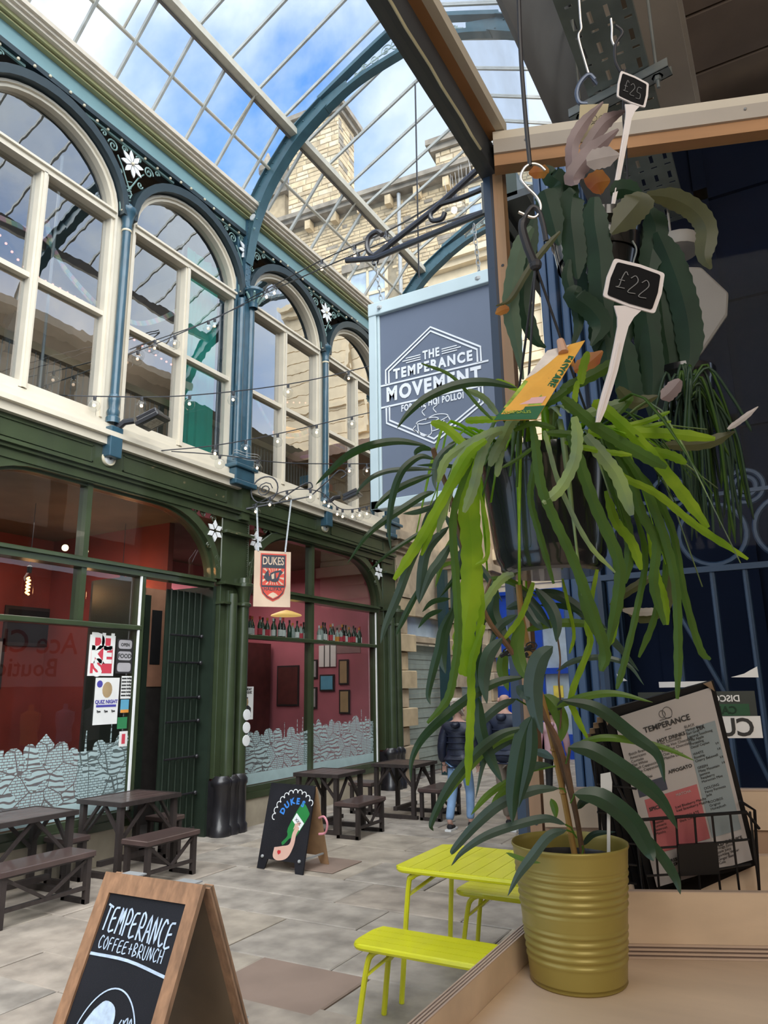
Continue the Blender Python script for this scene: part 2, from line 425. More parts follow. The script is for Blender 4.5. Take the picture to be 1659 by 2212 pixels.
def upper_window(k, ya, yb):
    c = (ya+yb)/2; w = empty('window_%d' % k, (FX, c, 5.0), kind='structure')
    lo, hi = ya + .10, yb - .10; hw = (hi-lo)/2; zs = 7.80; rise = .93
    # outer cream moulding: jambs plus arch
    def path(off, z0=5.04): return [(lo+off, z0)] + arch_pts(c, hw-off, zs, rise-off) + [(hi-off, z0)]
    obj('frame', MB().band(F(-7.10, path(.015)), F(-7.10, path(.105)), (.14, 0, 0)), 'cream_paint', w, smooth=1)
    obj('frame_bead', MB().band(F(-7.10, path(.03)), F(-7.10, path(.062)), (.17, 0, 0)), 'cream_paint', w, smooth=1)
    obj('arch_band', MB().band(F(-7.10, arch_pts(c, hw+.075, zs, rise+.11)), F(-7.10, arch_pts(c, hw-.01, zs, rise-.01)), (.26, 0, 0)), 'black_teal', w, smooth=1)
    obj('crossbar', MB().box(-7.10, -6.93, lo+.06, hi-.06, 7.72, 7.83).box(-7.10, -6.90, lo+.06, hi-.06, 7.79, 7.82), 'cream_paint', w)
    obj('mullion', MB().box(-7.10, -6.95, c-.05, c+.05, 5.05, 7.73).box(-7.1, -6.93, c-.022, c+.022, 5.05, 7.73), 'cream_paint', w)
    for (p, q) in ((lo+.1, c-.05), (c+.05, hi-.1)):
        obj('glazing_rail', MB().box(-7.09, -6.97, p, q, 6.35, 6.41), 'cream_paint', w)
        obj('bottom_rail', MB().box(-7.09, -6.96, p, q, 5.04, 5.12), 'cream_paint', w)
        for z0, z1 in ((5.1, 6.36), (6.40, 7.73)):
            obj('pane', MB().box(-7.045, -7.040, p-.01, q+.01, z0, z1), 'upper_glass', w)
    fan = arch_pts(c, hw-.1, zs+.02, rise-.12)
    obj('fan_pane', MB().prism(F(-7.045, fan), (.004, 0, 0)), 'upper_glass', w)
    return w
for k, (a, b) in enumerate(zip(COLS[:-1], COLS[1:])):
    upper_window(k+1, a, b)

# openwork spandrels between the arches
def spandrel(c):
    sp = empty('spandrel', (-6.9, c, 8.3), parent=wall)
    x = -6.915; m_ = MB(); hwA = 1.05; zs = 7.80; rise = 1.04
    def edge(sg):                       # curve of the neighbouring arch, from the column outwards
        cc = c + sg*1.15; pts = []
        for i in range(9):
            a = (PI if sg > 0 else 0) - sg*(i/8)*1.12 + (-sg*.06)
            pts.append((cc + hwA*math.cos(a), zs + rise*math.sin(a)))
        return pts
    eL, eR = edge(-1), edge(1)
    for e in (eL, eR): m_.tube(F(x, e), .018, 6)
    m_.bar((x, eL[-1][0], 8.84), (x, eR[-1][0], 8.84), .03, .03)
    for sg in (-1, 1):
        m_.tube(spiral((x, c + sg*.30, 8.70), (0, sg, 0), (0, 0, 1), .085, 1.6), .011, 5)
        m_.tube(spiral((x, c + sg*.12, 8.78), (0, -sg, 0), (0, 0, 1), .05, 1.3), .010, 5)
        m_.tube(spiral((x, c + sg*.17, 8.42), (0, sg, 0), (0, 0, -1), .05, 1.3), .010, 5)
        m_.tube(spiral((x, c + sg*.45, 8.78), (0, sg, 0), (0, 0, 1), .045, 1.2), .010, 5)
        m_.tube([(x, c, 8.25), (x, c+sg*.06, 8.36), (x, c+sg*.13, 8.5), (x, c+sg*.22, 8.62)], .010, 5)
        m_.tube([(x, c+sg*.02, 8.12), (x, c+sg*.05, 8.2), (x, c-sg*.03, 8.28)], .009, 5)
    for q in range(5): m_.tube([(x, c-.04, 8.06+q*.07), (x, c+.04, 8.10+q*.07)], .008, 4)
    obj('scrollwork', m_, 'filigree', sp, smooth=1)
    obj('backing', MB().band(F(x-.03, [(c-.04, 8.0)] + eL), F(x-.03, [(c+.04, 8.0)] + eR), (.004, 0, 0)) if False else MB().box(x-.03, x-.02, c-.05, c+.05, 7.9, 8.3), 'black_teal', sp)
    fm = MB()
    for q in range(8):
        a = q*PI/4 + .2; u = Vector((0, math.cos(a), math.sin(a))); v = Vector((0, -math.sin(a), math.cos(a))); o_ = Vector((x+.02, c, 8.62))
        fm.prism([o_ + u*.02, o_ + u*.10 + v*.035, o_ + u*.15 + v*.022, o_ + u*.19, o_ + u*.15 - v*.022, o_ + u*.10 - v*.035], (.014, 0, 0))
    obj('flower', fm, 'white_paint', sp)
    obj('flower_boss', MB().ball((x+.04, c, 8.62), .022), 'gold_stud', sp, smooth=1)
    st = MB()
    for e in (eL, eR):
        for p in e[::2]: st.ball((x+.03, p[0], p[1]), .02, 8, 4)
    for p in (-.42, -.2, .2, .42): st.ball((x+.03, c+p, 8.845), .02, 8, 4)
    for sg in (-1, 1):
        for dy, zz in ((.62, 8.80), (.82, 8.87), (1.02, 8.90)): st.ball((x+.075, c+sg*dy, zz), .02, 8, 4)
    obj('studs', st, 'gold_stud', sp, smooth=1, kind='stuff')
for c in COLS[:-1]: spandrel(c)

# upper columns
def slim_column(c):
    co = empty('iron_column', (-6.88, c, 5.0), parent=wall); x = -6.90
    obj('shaft', MB().lathe([(.055, 5.35), (.055, 7.70)], (x, c, 0), 14), 'petrol_paint', co, smooth=1)
    obj('base', MB().lathe([(.085, 4.99), (.085, 5.06), (.065, 5.08), (.078, 5.14), (.06, 5.18), (.072, 5.26), (.075, 5.32), (.058, 5.36)], (x, c, 0), 14), 'petrol_paint', co, smooth=1)
    obj('capital', MB().lathe([(.056, 7.62), (.07, 7.66), (.06, 7.70), (.075, 7.78), (.10, 7.86), (.115, 7.88), (.115, 7.93), (.07, 7.95), (.05, 8.0)], (x, c, 0), 14), 'petrol_paint', co, smooth=1)
    obj('collar', MB().lathe([(.06, 7.60), (.066, 7.615), (.06, 7.63)], (x, c, 0), 14), 'gold_stud', co, smooth=1)
    obj('backing_post', MB().box(-7.12, -6.96, c-.11, c+.11, 5.0, 8.0), 'cream_paint', co)
    obj('bracket_block', MB().box(-7.0, -6.80, c-.09, c+.09, 4.55, 4.93), 'petrol_paint', co, bevel=.01)
for c in (1.04, 5.68, 10.28): slim_column(c)
def great_column(c):
    co = empty('main_column', (-6.85, c, 0), parent=wall)
    # upper iron stage: two engaged shafts on a flat post
    obj('post', MB().box(-7.12, -6.92, c-.17, c+.17, 4.75, 9.1).box(-6.92, -6.84, c-.06, c+.06, 5.1, 9.2), 'petrol_paint', co, bevel=.006)
    for dy in (-.11, .12): obj('shaft', MB().lathe([(.065, 5.15), (.06, 7.72)], (-6.86, c+dy, 0), 14), 'petrol_paint', co, smooth=1)
    obj('base', MB().box(-7.0, -6.74, c-.24, c+.24, 4.72, 4.80).box(-7.0, -6.77, c-.21, c+.21, 4.8, 4.98).box(-7.0, -6.73, c-.25, c+.25, 4.98, 5.04).box(-7.0, -6.78, c-.2, c+.2, 5.04, 5.18), 'petrol_paint', co, bevel=.015)
    cp = obj('capital', MB().lathe([(.07, 7.64), (.08, 7.70), (.10, 7.78), (.15, 7.88), (.17, 7.90), (.17, 7.94), (.05, 7.96)], (-6.80, c+.10, 0), 16), 'petrol_paint', co, smooth=1)
    lv = MB()
    for q in range(8):
        a = q*PI/4; o_ = Vector((-6.80, c+.10, 7.72)); u = Vector((math.cos(a), math.sin(a), 0))
        lv.tube([o_ + u*.075, o_ + u*.12 + Vector((0, 0, .08)), o_ + u*.17 + Vector((0, 0, .13)), o_ + u*.18 + Vector((0, 0, .10))], [.018, .022, .016, .008], 5)
    obj('leafwork', lv, 'filigree', cp, smooth=1)
    rv = MB()
    for q in range(22): rv.ball((-6.838, c + (-.035 if q % 2 else .035), 8.02 + q*.052), .012, 6, 3)
    obj('rivets', rv, 'petrol_paint', co, kind='stuff')
    # green ground floor stage
    obj('pilaster', MB().box(-7.14, -6.93, c-.27, c+.27, .7, 4.36).box(-6.93, -6.88, c-.16, c-.06, .75, 3.2).box(-6.93, -6.88, c+.10, c+.2, .75, 3.2), 'green_paint', co, bevel=.008)
    for dy in (-.02, .23): obj('green_shaft', MB().lathe([(.085, .72), (.075, 3.15)], (-6.88, c+dy-.06, 0), 14), 'green_paint', co, smooth=1)
    gc = obj('green_capital', MB().lathe([(.08, 2.98), (.105, 3.0), (.105, 3.03), (.08, 3.05), (.09, 3.15), (.12, 3.24), (.15, 3.27), (.15, 3.31), (.09, 3.33), (.08, 3.4)], (-6.88, c+.17, 0), 14)
        .box(-7.0, -6.82, c-.30, c+.30, 3.27, 3.31).box(-7.0, -6.84, c-.29, c+.29, 3.0, 3.03).box(-7.0, -6.82, c-.30, c+.30, 4.0, 4.04), 'green_paint', co, smooth=1)
    bd_ = MB()
    for q in range(28): bd_.ball((-6.90, c+.24, 3.4 + q*.03), .012, 6, 3)
    obj('beading', bd_, 'green_paint', co, kind='stuff')
    bs = MB()
    for dy in (-.18, -.02, .14): bs.lathe([(.15, 0), (.15, .10), (.125, .13), (.125, .60), (.14, .62), (.14, .68), (.09, .74)], (-6.88, c+dy, 0), 12)
    obj('iron_base', bs.box(-7.1, -6.9, c-.3, c+.28, 0, .68), 'black_iron', co, smooth=1)
for c in (3.36, 8.0, 12.62): great_column(c)
rg = MB()
for zz in (5.10, 5.16, 5.2):
    rg.tube([(-6.78 + .14*math.cos(a), 8.02 + .26*math.sin(a), zz + .02*math.sin(3*a)) for a in [2*PI*i/24 for i in range(24)]], .005, 4, closed=True)
obj('cable_ties', rg, 'lead', wall)

# ---------------------------------------------------------------- shop windows
def basket(lo, hi, zs, zt, r, n=10):
    pts = [(lo, zs)]
    for i in range(n+1):
        a = PI - (PI/2)*i/n; pts.append((lo + r + r*math.cos(a), zs + (zt-zs)*math.sin(a)))
    for i in range(n+1):
        a = PI/2 - (PI/2)*i/n; pts.append((hi - r + r*math.cos(a), zs + (zt-zs)*math.sin(a)))
    pts.append((hi, zs)); return pts
def shop_arch(lo, hi):
    inn = basket(lo+.10, hi-.10, 3.34, 4.20, 1.05); out_ = basket(lo, hi, 3.34, 4.30, 1.10)
    part('shop_arch', MB().band(F(-7.12, out_), F(-7.12, inn), (.20, 0, 0)), 'green_paint', smooth=1)
    i2 = basket(lo+.13, hi-.13, 3.34, 4.17, 1.03)
    part('arch_bead', MB().band(F(-7.12, basket(lo+.06, hi-.06, 3.34, 4.24, 1.08)), F(-7.12, i2), (.13, 0, 0)), 'green_paint', smooth=1)
    for sg, c in ((1, lo), (-1, hi)):            # openwork corners with a white star
        sp = empty('corner_spandrel', (-6.95, c, 3.9), parent=wall)
        x = -6.93; m_ = MB(); yy = c + sg*.16
        for (dy, zz, rr) in ((.03, 4.17, .06), (-.08, 3.62, .055), (.24, 4.20, .05), (.38, 4.22, .04), (-.09, 3.5, .045), (.1, 3.78, .05)):
            m_.tube(spiral((x, yy + sg*dy, zz), (0, sg, 0), (0, 0, 1), rr, 1.5), .012, 5)
        m_.tube(F(x, [(c+sg*.02, 3.36), (c+sg*.10, 3.7), (c+sg*.28, 4.0), (c+sg*.55, 4.18), (c+sg*.8, 4.26)]), .014, 5)
        m_.tube(F(x, [(c+sg*.01, 3.36), (c+sg*.01, 4.28), (c+sg*.8, 4.29)]), .014, 5)
        obj('scrollwork', m_, 'green_paint', sp, smooth=1)
        fm = MB(); o_ = Vector((x+.01, c + sg*.17, 4.0))
        for q in range(6):
            a = q*PI/3 + PI/2; u = Vector((0, math.cos(a), math.sin(a))); v = Vector((0, -math.sin(a), math.cos(a)))
            fm.prism([o_ + u*.025, o_ + u*.09 + v*.04, o_ + u*.155, o_ + u*.09 - v*.04], (.016, 0, 0))
        obj('star', fm, 'white_paint', sp)
shop_arch(-1.2, 3.06); shop_arch(3.66, 7.72); shop_arch(8.28, 12.32)

def shop_window(k, lo, hi, mull, fanlo, fanhi, flo, fhi):
    w = empty('window_%d' % k, (FX, (lo+hi)/2, .5), kind='structure')
    obj('sill', MB().box(-7.14, -6.92, lo, hi, .36, .44).box(-7.14, -6.96, lo, hi, .44, .52), 'green_paint', w)
    obj('stall_riser', MB().box(-7.16, -6.94, lo-.02, hi+.02, 0, .37), 'plinth_stone', w)
    obj('transom', MB().box(-7.12, -6.95, fanlo, fanhi, 3.22, 3.34).box(-7.12, -6.91, fanlo, fanhi, 3.29, 3.32), 'green_paint', w)
    obj('mullion', MB().box(-7.11, -6.97, mull-.035, mull+.035, 2.6 if k == 6 else .5, 4.2), 'green_paint', w)
    obj('rail', MB().box(-7.10, -6.95, lo, hi, 2.56, 2.62), 'green_paint', w, bevel=.01)
    for y in (lo, hi): obj('jamb', MB().box(-7.11, -6.96, y-.03, y+.03, .5, 3.25), 'green_paint', w)
    obj('jamb_light', MB().box(-6.975, -6.955, hi-.055, hi-.03, .52, 3.22), 'white_paint', w)
    ps = [(lo, hi, .5, 2.57)] if k == 6 else [(lo, mull, .5, 2.57), (mull, hi, .5, 2.57)]
    ps += [(lo, mull, 2.61, 3.23), (mull, hi, 2.61, 3.23)]
    for (p, q, z0, z1) in ps: obj('pane', MB().box(-7.045, -7.040, p+.02, q-.02, z0, z1), 'shop_glass', w)
    fp = [p for p in basket(flo, fhi, 3.33, 4.19, 1.04)]
    obj('fan_pane', MB().prism(F(-7.045, fp), (.004, 0, 0)), 'shop_glass', w)
    return w
shop_window(6, 3.72, 6.38, 5.50, 3.72, 7.62, 3.76, 7.62)
shop_window(7, 8.28, 12.14, 10.03, 8.28, 12.2, 8.38, 12.2)
# ---------------------------------------------------------------- doorway with folded iron gate
dr = empty('door_1', (FX-.4, 6.95, 0), kind='structure')
obj('recess_side', MB().box(-7.9, -7.0, 6.39, 6.43, 0, 3.25).box(-7.9, -7.0, 7.66, 7.72, 0, 3.25), 'green_dark', dr)
obj('recess_back', MB().box(-7.95, -7.9, 6.4, 7.7, 0, 3.25), 'dark_room', dr)
lf = obj('door_leaf', MB().box(-7.62, -7.57, 6.45, 7.08, .05, 3.1), 'green_dark', dr)
obj('door_panel', MB().box(-7.57, -7.555, 6.50, 7.02, .25, 1.1).box(-7.57, -7.555, 6.50, 7.02, 1.2, 1.3), 'green_dark', lf)
for q in range(9): obj('louvre', MB().box(-7.57, -7.55, 6.54, 6.98, .3+q*.08, .33+q*.08), 'green_dark', lf)
obj('door_glass', MB().box(-7.57, -7.565, 6.54, 6.98, 1.4, 2.9), 'shop_glass', lf)
obj('letter_plate', MB().box(-7.56, -7.54, 6.6, 6.9, 2.25, 2.31), 'lead', lf)
obj('door_lock', MB().ball((-7.55, 6.50, 1.5), .025), 'lead', lf)
obj('heart_sticker', MB().prism([(-7.56, 6.72+.06*16*math.sin(a)**3/16, 1.22+.06*(13*math.cos(a)-5*math.cos(2*a)-2*math.cos(3*a)-math.cos(4*a))/16) for a in [2*PI*i/20 for i in range(20)]], (.004, 0, 0)), mat('sticker_red', (.6, .03, .04), .5), lf)
gt = empty('folding_gate', (-7.1, 7.4, 0), 'dark green folded iron security gate in the shop doorway', 'gate')
for q in range(11):
    y = 7.02 + q*.055; x = -7.14 - (.05 if q % 2 else 0)
    obj('gate_bar', MB().tube([(x, y, .12), (x, y, 3.15)], .011, 6), 'green_dark', gt)
for zz in (.55, 1.0, 1.45, 1.75, 2.2, 2.55): obj('gate_hinge', MB().tube([(-7.1, 7.0, zz), (-7.12, 7.62, zz)], .014, 6).ball((-7.09, 7.56, zz), .03), 'black_iron', gt, smooth=1)
obj('gate_sheet', MB().box(-7.22, -7.2, 7.0, 7.64, .1, 3.15), 'green_dark', gt)
lamp_c = empty('wall_lantern', (-7.25, 7.28, 2.85), 'small white wall lantern inside the shop doorway above the folded gate', 'lamp')
obj('lantern_body', MB().lathe([(.03, 2.78), (.07, 2.86), (.085, 2.98), (.05, 3.06), (.01, 3.08)], (-7.3, 7.30, 0), 8), 'paper', lamp_c)
obj('lantern_arm', MB().tube([(-7.3, 7.3, 3.06), (-7.3, 7.3, 3.14), (-7.2, 7.3, 3.14)], .012, 5), 'black_iron', lamp_c)

obj('hall_wall', MB().box(-7.90, -7.88, 7.28, 7.66, 1.9, 3.25), mat('peach_wall', (.55, .27, .17), .7, var=.1), dr)
obj('hall_picture', MB().box(-7.88, -7.87, 7.40, 7.58, 2.2, 2.95), 'frame_dark', dr)
# ---------------------------------------------------------------- shop interiors
iw = empty('wall_shop', (-9, 8, 0), kind='structure')
obj('red_wall', MB().box(-10.6, -10.5, -2, 8.15, 0, 4.3), 'red_wall', iw)
obj('pink_wall', MB().box(-10.4, -10.3, 8.15, 12.9, 0, 4.3), 'pink_wall', iw)
obj('side_wall', MB().box(-10.6, -7.2, 12.42, 12.52, 0, 4.3), 'pink_wall', iw)
obj('side_wall', MB().box(-10.6, -7.2, -2.0, -1.9, 0, 4.3), 'red_wall', iw)
obj('dividing_wall', MB().box(-10.5, -7.9, 7.66, 7.76, 0, 4.3), 'red_wall', iw)
obj('shop_floor', MB().box(-10.6, -7.17, -2, 12.5, .02, .12), 'dark_room', iw)
obj('shop_ceiling', MB().box(-10.6, -7.05, -2, 12.5, 4.26, 4.34), 'brown_room', iw)
obj('arch_opening', MB().prism([(-7.92+.42*math.cos(a), 12.41, 2.62+.45*math.sin(a)) for a in [PI*i/14 for i in range(15)]] + [(-8.34, 12.41, 2.5), (-7.5, 12.41, 2.5)], (0, .01, 0)), mat('dusky_pink', (.33, .2, .2), .7), iw)
iw2 = empty('wall_upstairs', (-9, 8, 5), kind='structure')
obj('back_wall', MB().box(-10.6, -10.5, -2, 12.6, 4.9, 9.1), 'brown_room', iw2)
obj('upper_floor', MB().box(-10.6, -7.1, -2, 12.6, 4.8, 4.9), 'dark_room', iw2)
obj('upper_ceiling', MB().box(-10.6, -7.05, -2, 12.7, 9.1, 9.2), 'dark_room', iw2)
obj('end_wall', MB().box(-10.6, -7.1, 12.6, 12.7, 4.8, 9.2), 'brown_room', iw2)
for y in (2.0, 3.2, 4.5, 5.9, 7.2, 8.6, 9.9, 11.2): obj('ceiling_beam', MB().box(-10.5, -7.2, y-.06, y+.06, 8.86, 9.1), 'dark_room', iw2)
ra = empty('balustrade', (-7.5, 6, 5), 'timber topped wire balustrade running behind the upper arched windows', 'railing')
obj('handrail', MB().box(-7.56, -7.46, -1.9, 12.4, 5.80, 5.90), 'wood_rail', ra)
rm = MB()
for q in range(128): rm.box(-7.515, -7.505, 1.6+q*.085, 1.607+q*.085, 4.9, 5.8)
obj('wire_mesh', rm, 'lead', ra, kind='stuff')
for y in (3.3, 5.1, 7.0, 8.9, 10.8): obj('baluster_post', MB().box(-7.54, -7.48, y-.03, y+.03, 4.9, 5.8), 'dark_room', ra)
for (y, x) in ((4.95, -7.3), (7.05, -7.3), (9.35, -7.3), (11.6, -7.3)): obj('inner_rod', MB().tube([(x, y, 5.0), (x, y, 8.4)], .018, 6), 'lead', iw2)
# green drape behind the second window
dpts = [(-7.26 + .035*math.sin(i*1.9), 7.02 + i*.052) for i in range(15)]
dm = MB()
for i in range(14):
    a, b = dpts[i], dpts[i+1]; dm.add([(a[0], a[1], 5.0), (b[0], b[1], 5.0), (b[0], b[1], 8.3), (a[0]+(.0), a[1]+(.35 if i < 3 else 0), 8.3)], [(0, 1, 2, 3)])
obj('hanging_drape', dm, 'teal_cloth', label='bright green drape hanging behind the second upper arched window', cat='curtain', smooth=2)
# ================================================================ GLASS ROOF
roof = obj('ceiling', MB().bar((-4, Y0, 11.58), (-4, 12.75, 11.58), .16, .14), 'purlin_cream', kind='structure', label='pitched glass roof over the arcade', org=(-4, 5, 9.3))
PROF = [(-6.90, 9.34), (-6.44, 9.98), (-5.95, 10.52), (-4.0, 11.52)]
def roofpart(name, mb, m, **k): return obj(name, mb, m, roof, **k)
for side in (-1, 1):
    def S(p): return (p[0], p[1]) if side < 0 else (-8 - p[0], p[1])
    pr_ = [S(p) for p in PROF]
    k0 = -9; ys = [3.96 + .625*k for k in range(k0, 15)]
    for i, y in enumerate(ys):
        for (a, b) in ((pr_[0], pr_[2]), (pr_[2], pr_[3])):
            if side > 0 and (a == pr_[0]): continue
            roofpart('glazing_bar', MB().bar((a[0], y, a[1]), (b[0], y, b[1]), .032, .05), 'bar_grey')
        if i < len(ys)-1:
            for (a, b) in ((pr_[0], pr_[1]), (pr_[1], pr_[2]), (pr_[2], pr_[3])):
                if side > 0 and a != pr_[2]: continue
                v = [(a[0], y+.016, a[1]), (b[0], y+.016, b[1]), (b[0], y+.609, b[1]), (a[0], y+.609, a[1])]
                roofpart('roof_pane', MB().prism(v, (0, 0, .006)), 'roof_glass')
    roofpart('purlin', MB().box(pr_[2][0]-.07, pr_[2][0]+.05, Y0, 12.7, 10.36, 10.46).box(pr_[2][0]-.045, pr_[2][0]+.03, Y0, 12.7, 10.46, 10.50), 'purlin_cream')
    roofpart('purlin_web', MB().box(pr_[2][0]-.10, pr_[2][0]-.072, Y0, 12.7, 10.33, 10.50), mat('purlin_dark', (.16, .14, .12), .6))
    roofpart('thin_purlin', MB().tube([(pr_[1][0], Y0, 9.94), (pr_[1][0], 12.7, 9.94)], .026, 8), 'purlin_cream', smooth=1)
    for y in (2.1, 5.0, 7.05, 9.9, 11.6):
        roofpart('tie_rod', MB().tube([(pr_[2][0]-.02, y-.02, 10.38), (pr_[1][0], y+.02, 9.96)], .018, 6).ball((pr_[2][0], y-.02, 10.38), .035), 'purlin_cream')
    roofpart('ridge_rail', MB().box(-4.05+side*.1, -4.0+side*.1, Y0, 12.7, 11.46, 11.51), 'purlin_cream')
def rib(c):
    rb = empty('roof_rib', (-6.85, c, 9.1), parent=roof)
    for side in (-1, 1):
        def X(x): return x if side < 0 else -8 - x
        outer = spline([(X(-6.98), c, 8.9), (X(-6.88), c, 9.3), (X(-6.62), c, 9.75), (X(-6.30), c, 10.14), (X(-5.98), c, 10.46), (X(-5.45), c, 10.80)], 5)
        inner = spline([(X(-6.82), c, 8.4), (X(-6.70), c, 9.0), (X(-6.47), c, 9.54), (X(-6.17), c, 9.95), (X(-5.84), c, 10.28), (X(-5.32), c, 10.62)], 5)
        obj('rib_web', MB().band([p + Vector((0, -.035, 0)) for p in outer], [p + Vector((0, -.035, 0)) for p in inner], (0, .07, 0)), 'rib_teal', rb, smooth=1)
        def flange(line, off):
            return MB().band([p + Vector((0, -.085, 0)) for p in line], [p + Vector((0, .085, 0)) for p in line], (0, 0, off))
        obj('rib_flange', flange(outer, .022), 'rib_teal', rb, smooth=1)
        obj('rib_flange', flange(inner, -.022), 'rib_teal', rb, smooth=1)
        top = spline([(X(-5.5), c, 10.78), (X(-4.9), c, 11.09), (X(-4.4), c, 11.33), (-4.0, c, 11.5)], 5)
        bot = spline([(X(-5.35), c, 10.57), (X(-4.95), c, 10.76), (X(-4.55), c, 10.87), (-4.0, c, 10.95)], 5)
        for ln, th in ((top, .07), (bot, .07)):
            obj('rib_chord', MB().band([p + Vector((0, -.07, 0)) for p in ln], [p + Vector((0, .07, 0)) for p in ln], (0, 0, th)), 'rib_teal', rb, smooth=1)
        obj('rib_gusset', MB().prism([(X(-5.5), c-.02, 10.78), (X(-5.35), c-.02, 10.60), (X(-5.0), c-.02, 10.80), (X(-5.0), c-.02, 10.95)], (0, .04, 0)), 'rib_teal', rb)
        sw = MB()
        for i, (x, z, r) in enumerate([(-4.82, 10.98, .045), (-4.68, 11.04, .06), (-4.50, 11.10, .08), (-4.30, 11.16, .10), (-4.12, 11.2, .12)]):
            sw.tube(spiral((X(x), c, z), (1, 0, 0), (0, 0, 1 if i % 2 else -1), r, 1.5), .010, 5)
        sw.tube([(X(-4.95), c, 10.9), (X(-4.75), c, 11.0), (X(-4.55), c, 11.07), (X(-4.3), c, 11.14), (X(-4.05), c, 11.2)], .011, 5)
        obj('scrollwork', sw, mat('scroll_pale', (.42, .52, .50), .5), rb, smooth=1)
        rv = MB()
        for ln in (outer, inner):
            for p in ln[::2]:
                q = p + (Vector((0, 0, -.05)) if ln is outer else Vector((0, 0, .05)))
                for sg in (-1, 1): rv.ball(q + Vector((0, sg*.042, 0)), .014, 6, 3)
        obj('rivets', rv, 'rib_teal', rb, kind='stuff')
        if side < 0:
            obj('rib_flower', MB().lathe([(.002, 0), (.05, 0), (.06, .012), (.002, .03)], (X(-6.74), c-.06, 9.16), 10, 'y').xf(Matrix()), 'white_paint', rb)
            cw = MB()
            for i in range(4): cw.tube(spiral((X(-6.72)+.03*i, c-.05, 8.95+.14*i), (1, 0, 0), (0, 0, 1 if i % 2 else -1), .04, 1.3, 10), .009, 4)
            obj('rib_scroll', cw, 'filigree', rb)
rib(8.0); rib(12.6)
# the other side of the arcade, over the cafe
rw = obj('wall_right', MB().box(-1.04, -.9, 2.97, 13, 4.12, 4.25).box(-1.04, -.9, 4.6, 13, 4.6, 9.2).box(-1.04, -.9, 13, 24, 0, 9.2), 'green_dark', kind='structure', label='shop fronts on the cafe side of the arcade')
obj('underside', MB().box(-1.0, .9, 2.97, 13, 4.10, 4.14), mat('soffit_dark', (.035, .04, .042), .5, var=.2), rw)
obj('fascia_board', MB().box(-1.08, -1.04, 2.97, 13, 4.08, 4.25), mat('fascia_grey', (.05, .055, .055), .5, var=.1), rw)
obj('underside_batten', MB().box(-1.0, -.97, 2.97, 13, 4.05, 4.10).box(-.7, -.66, 2.97, 13, 4.06, 4.10), 'fascia_grey', rw)
obj('gutter', MB().box(-1.5, -.9, 4.6, 12.7, 9.2, 9.38), 'cream_dark', rw)
for y in (7.2, 9.5, 11.8): obj('front_window', MB().box(-1.06, -1.04, y-2.1, y-.2, 5.1, 8.6), 'cream_paint', rw)
obj('shop_wall', MB().box(-1.0, -.9, 5.5, 13, 0, 4.12), 'green_dark', rw)
sb = obj('boutique_board', MB().box(-1.08, -1.045, 6.9, 10.45, 1.95, 3.15), mat('board_pale', (.62, .66, .72), .6, var=.04), label='pale boutique sign board on the cafe side of the arcade', cat='sign')
text('lettering', 'Ace Clothing', .60, (-1.086, 8.65, 2.78), (0, -1, 0), (0, 0, 1), mat('sign_red', (.35, .01, .02), .5), sb, .002, .004)
text('lettering', 'Boutique', .50, (-1.086, 8.9, 2.30), (0, -1, 0), (0, 0, 1), 'frame_dark', sb, .002, .004)

# ================================================================ BUILDINGS BEYOND
def brickwork(name, o, u, w, h, bw, bh, parent, limit, mats, proud=.03, skip=None, seed=1, depthdir=None):
    """stones laid in courses on a face: o corner, u horizontal unit vector, up z"""
    rnd = random.Random(seed); o = Vector(o); u = Vector(u).normalized(); nrm = depthdir or Vector((u.y, -u.x, 0))
    rest = MB(); rest2 = MB(); rest3 = MB(); n = 0; z = 0
    while z < h - .02:
        hh = bh*rnd.uniform(.75, 1.3); hh = min(hh, h-z); x = -rnd.random()*bw
        while x < w:
            ww = bw*rnd.uniform(.45, 1.5); x0, x1 = max(x, 0), min(x+ww, w); x += ww
            if x1 - x0 < .06: continue
            if skip and skip((x0+x1)/2, z+hh/2): continue
            pr_ = proud*rnd.uniform(.3, 1.); g = .012
            a = o + u*(x0+g) + Vector((0, 0, z+g)); c = .015
            U = u*(x1-x0-2*g); H = Vector((0, 0, hh-2*g)); D = nrm*pr_
            uu = u*c; zz = Vector((0, 0, c))
            vs = [a, a+U, a+U+H, a+H, a+D+uu+zz, a+D+U-uu+zz, a+D+U-uu+H-zz, a+D+uu+H-zz]
            fs = [(0,1,5,4),(1,2,6,5),(2,3,7,6),(3,0,4,7),(4,5,6,7)]
            if n < limit: obj('stone', MB().add(vs, fs), rnd.choice(mats), parent); n += 1
            else: (rest if rnd.random() < .62 else rest2 if rnd.random() < .6 else rest3).add(vs, fs)
        z += hh
    if rest.v: obj('stone_courses', rest, mats[0], parent, kind='stuff')
    if rest3.v: obj('stone_courses', rest3, mats[-1], parent, kind='stuff')
    if rest2.v: obj('stone_courses', rest2, mats[1], parent, kind='stuff')
th = math.radians(4.4); U = Vector((math.cos(th), math.sin(th), 0)); NB = Vector((U.y, -U.x, 0))
bld = empty('stone_building', (-12, 20, 0), 'tall golden stone building with bracketed eaves rising behind the glass roof', 'building')
BO = Vector((-19.0, 19.6, 0))
def BP(s, z, d=0): return BO + U*s + Vector((0, 0, z)) + NB*d
obj('wall_core', MB().fbox(BP(0, 0, -.1), U*17, NB*-5, (0, 0, 18.95)), mat('mortar', (.34, .28, .19), .9, var=.15), bld)
def skipw(x, z):
    return (4.75 < x < 6.8 and 1.9 < z < 4.55) or (x > 9.75 and z < 2.6)
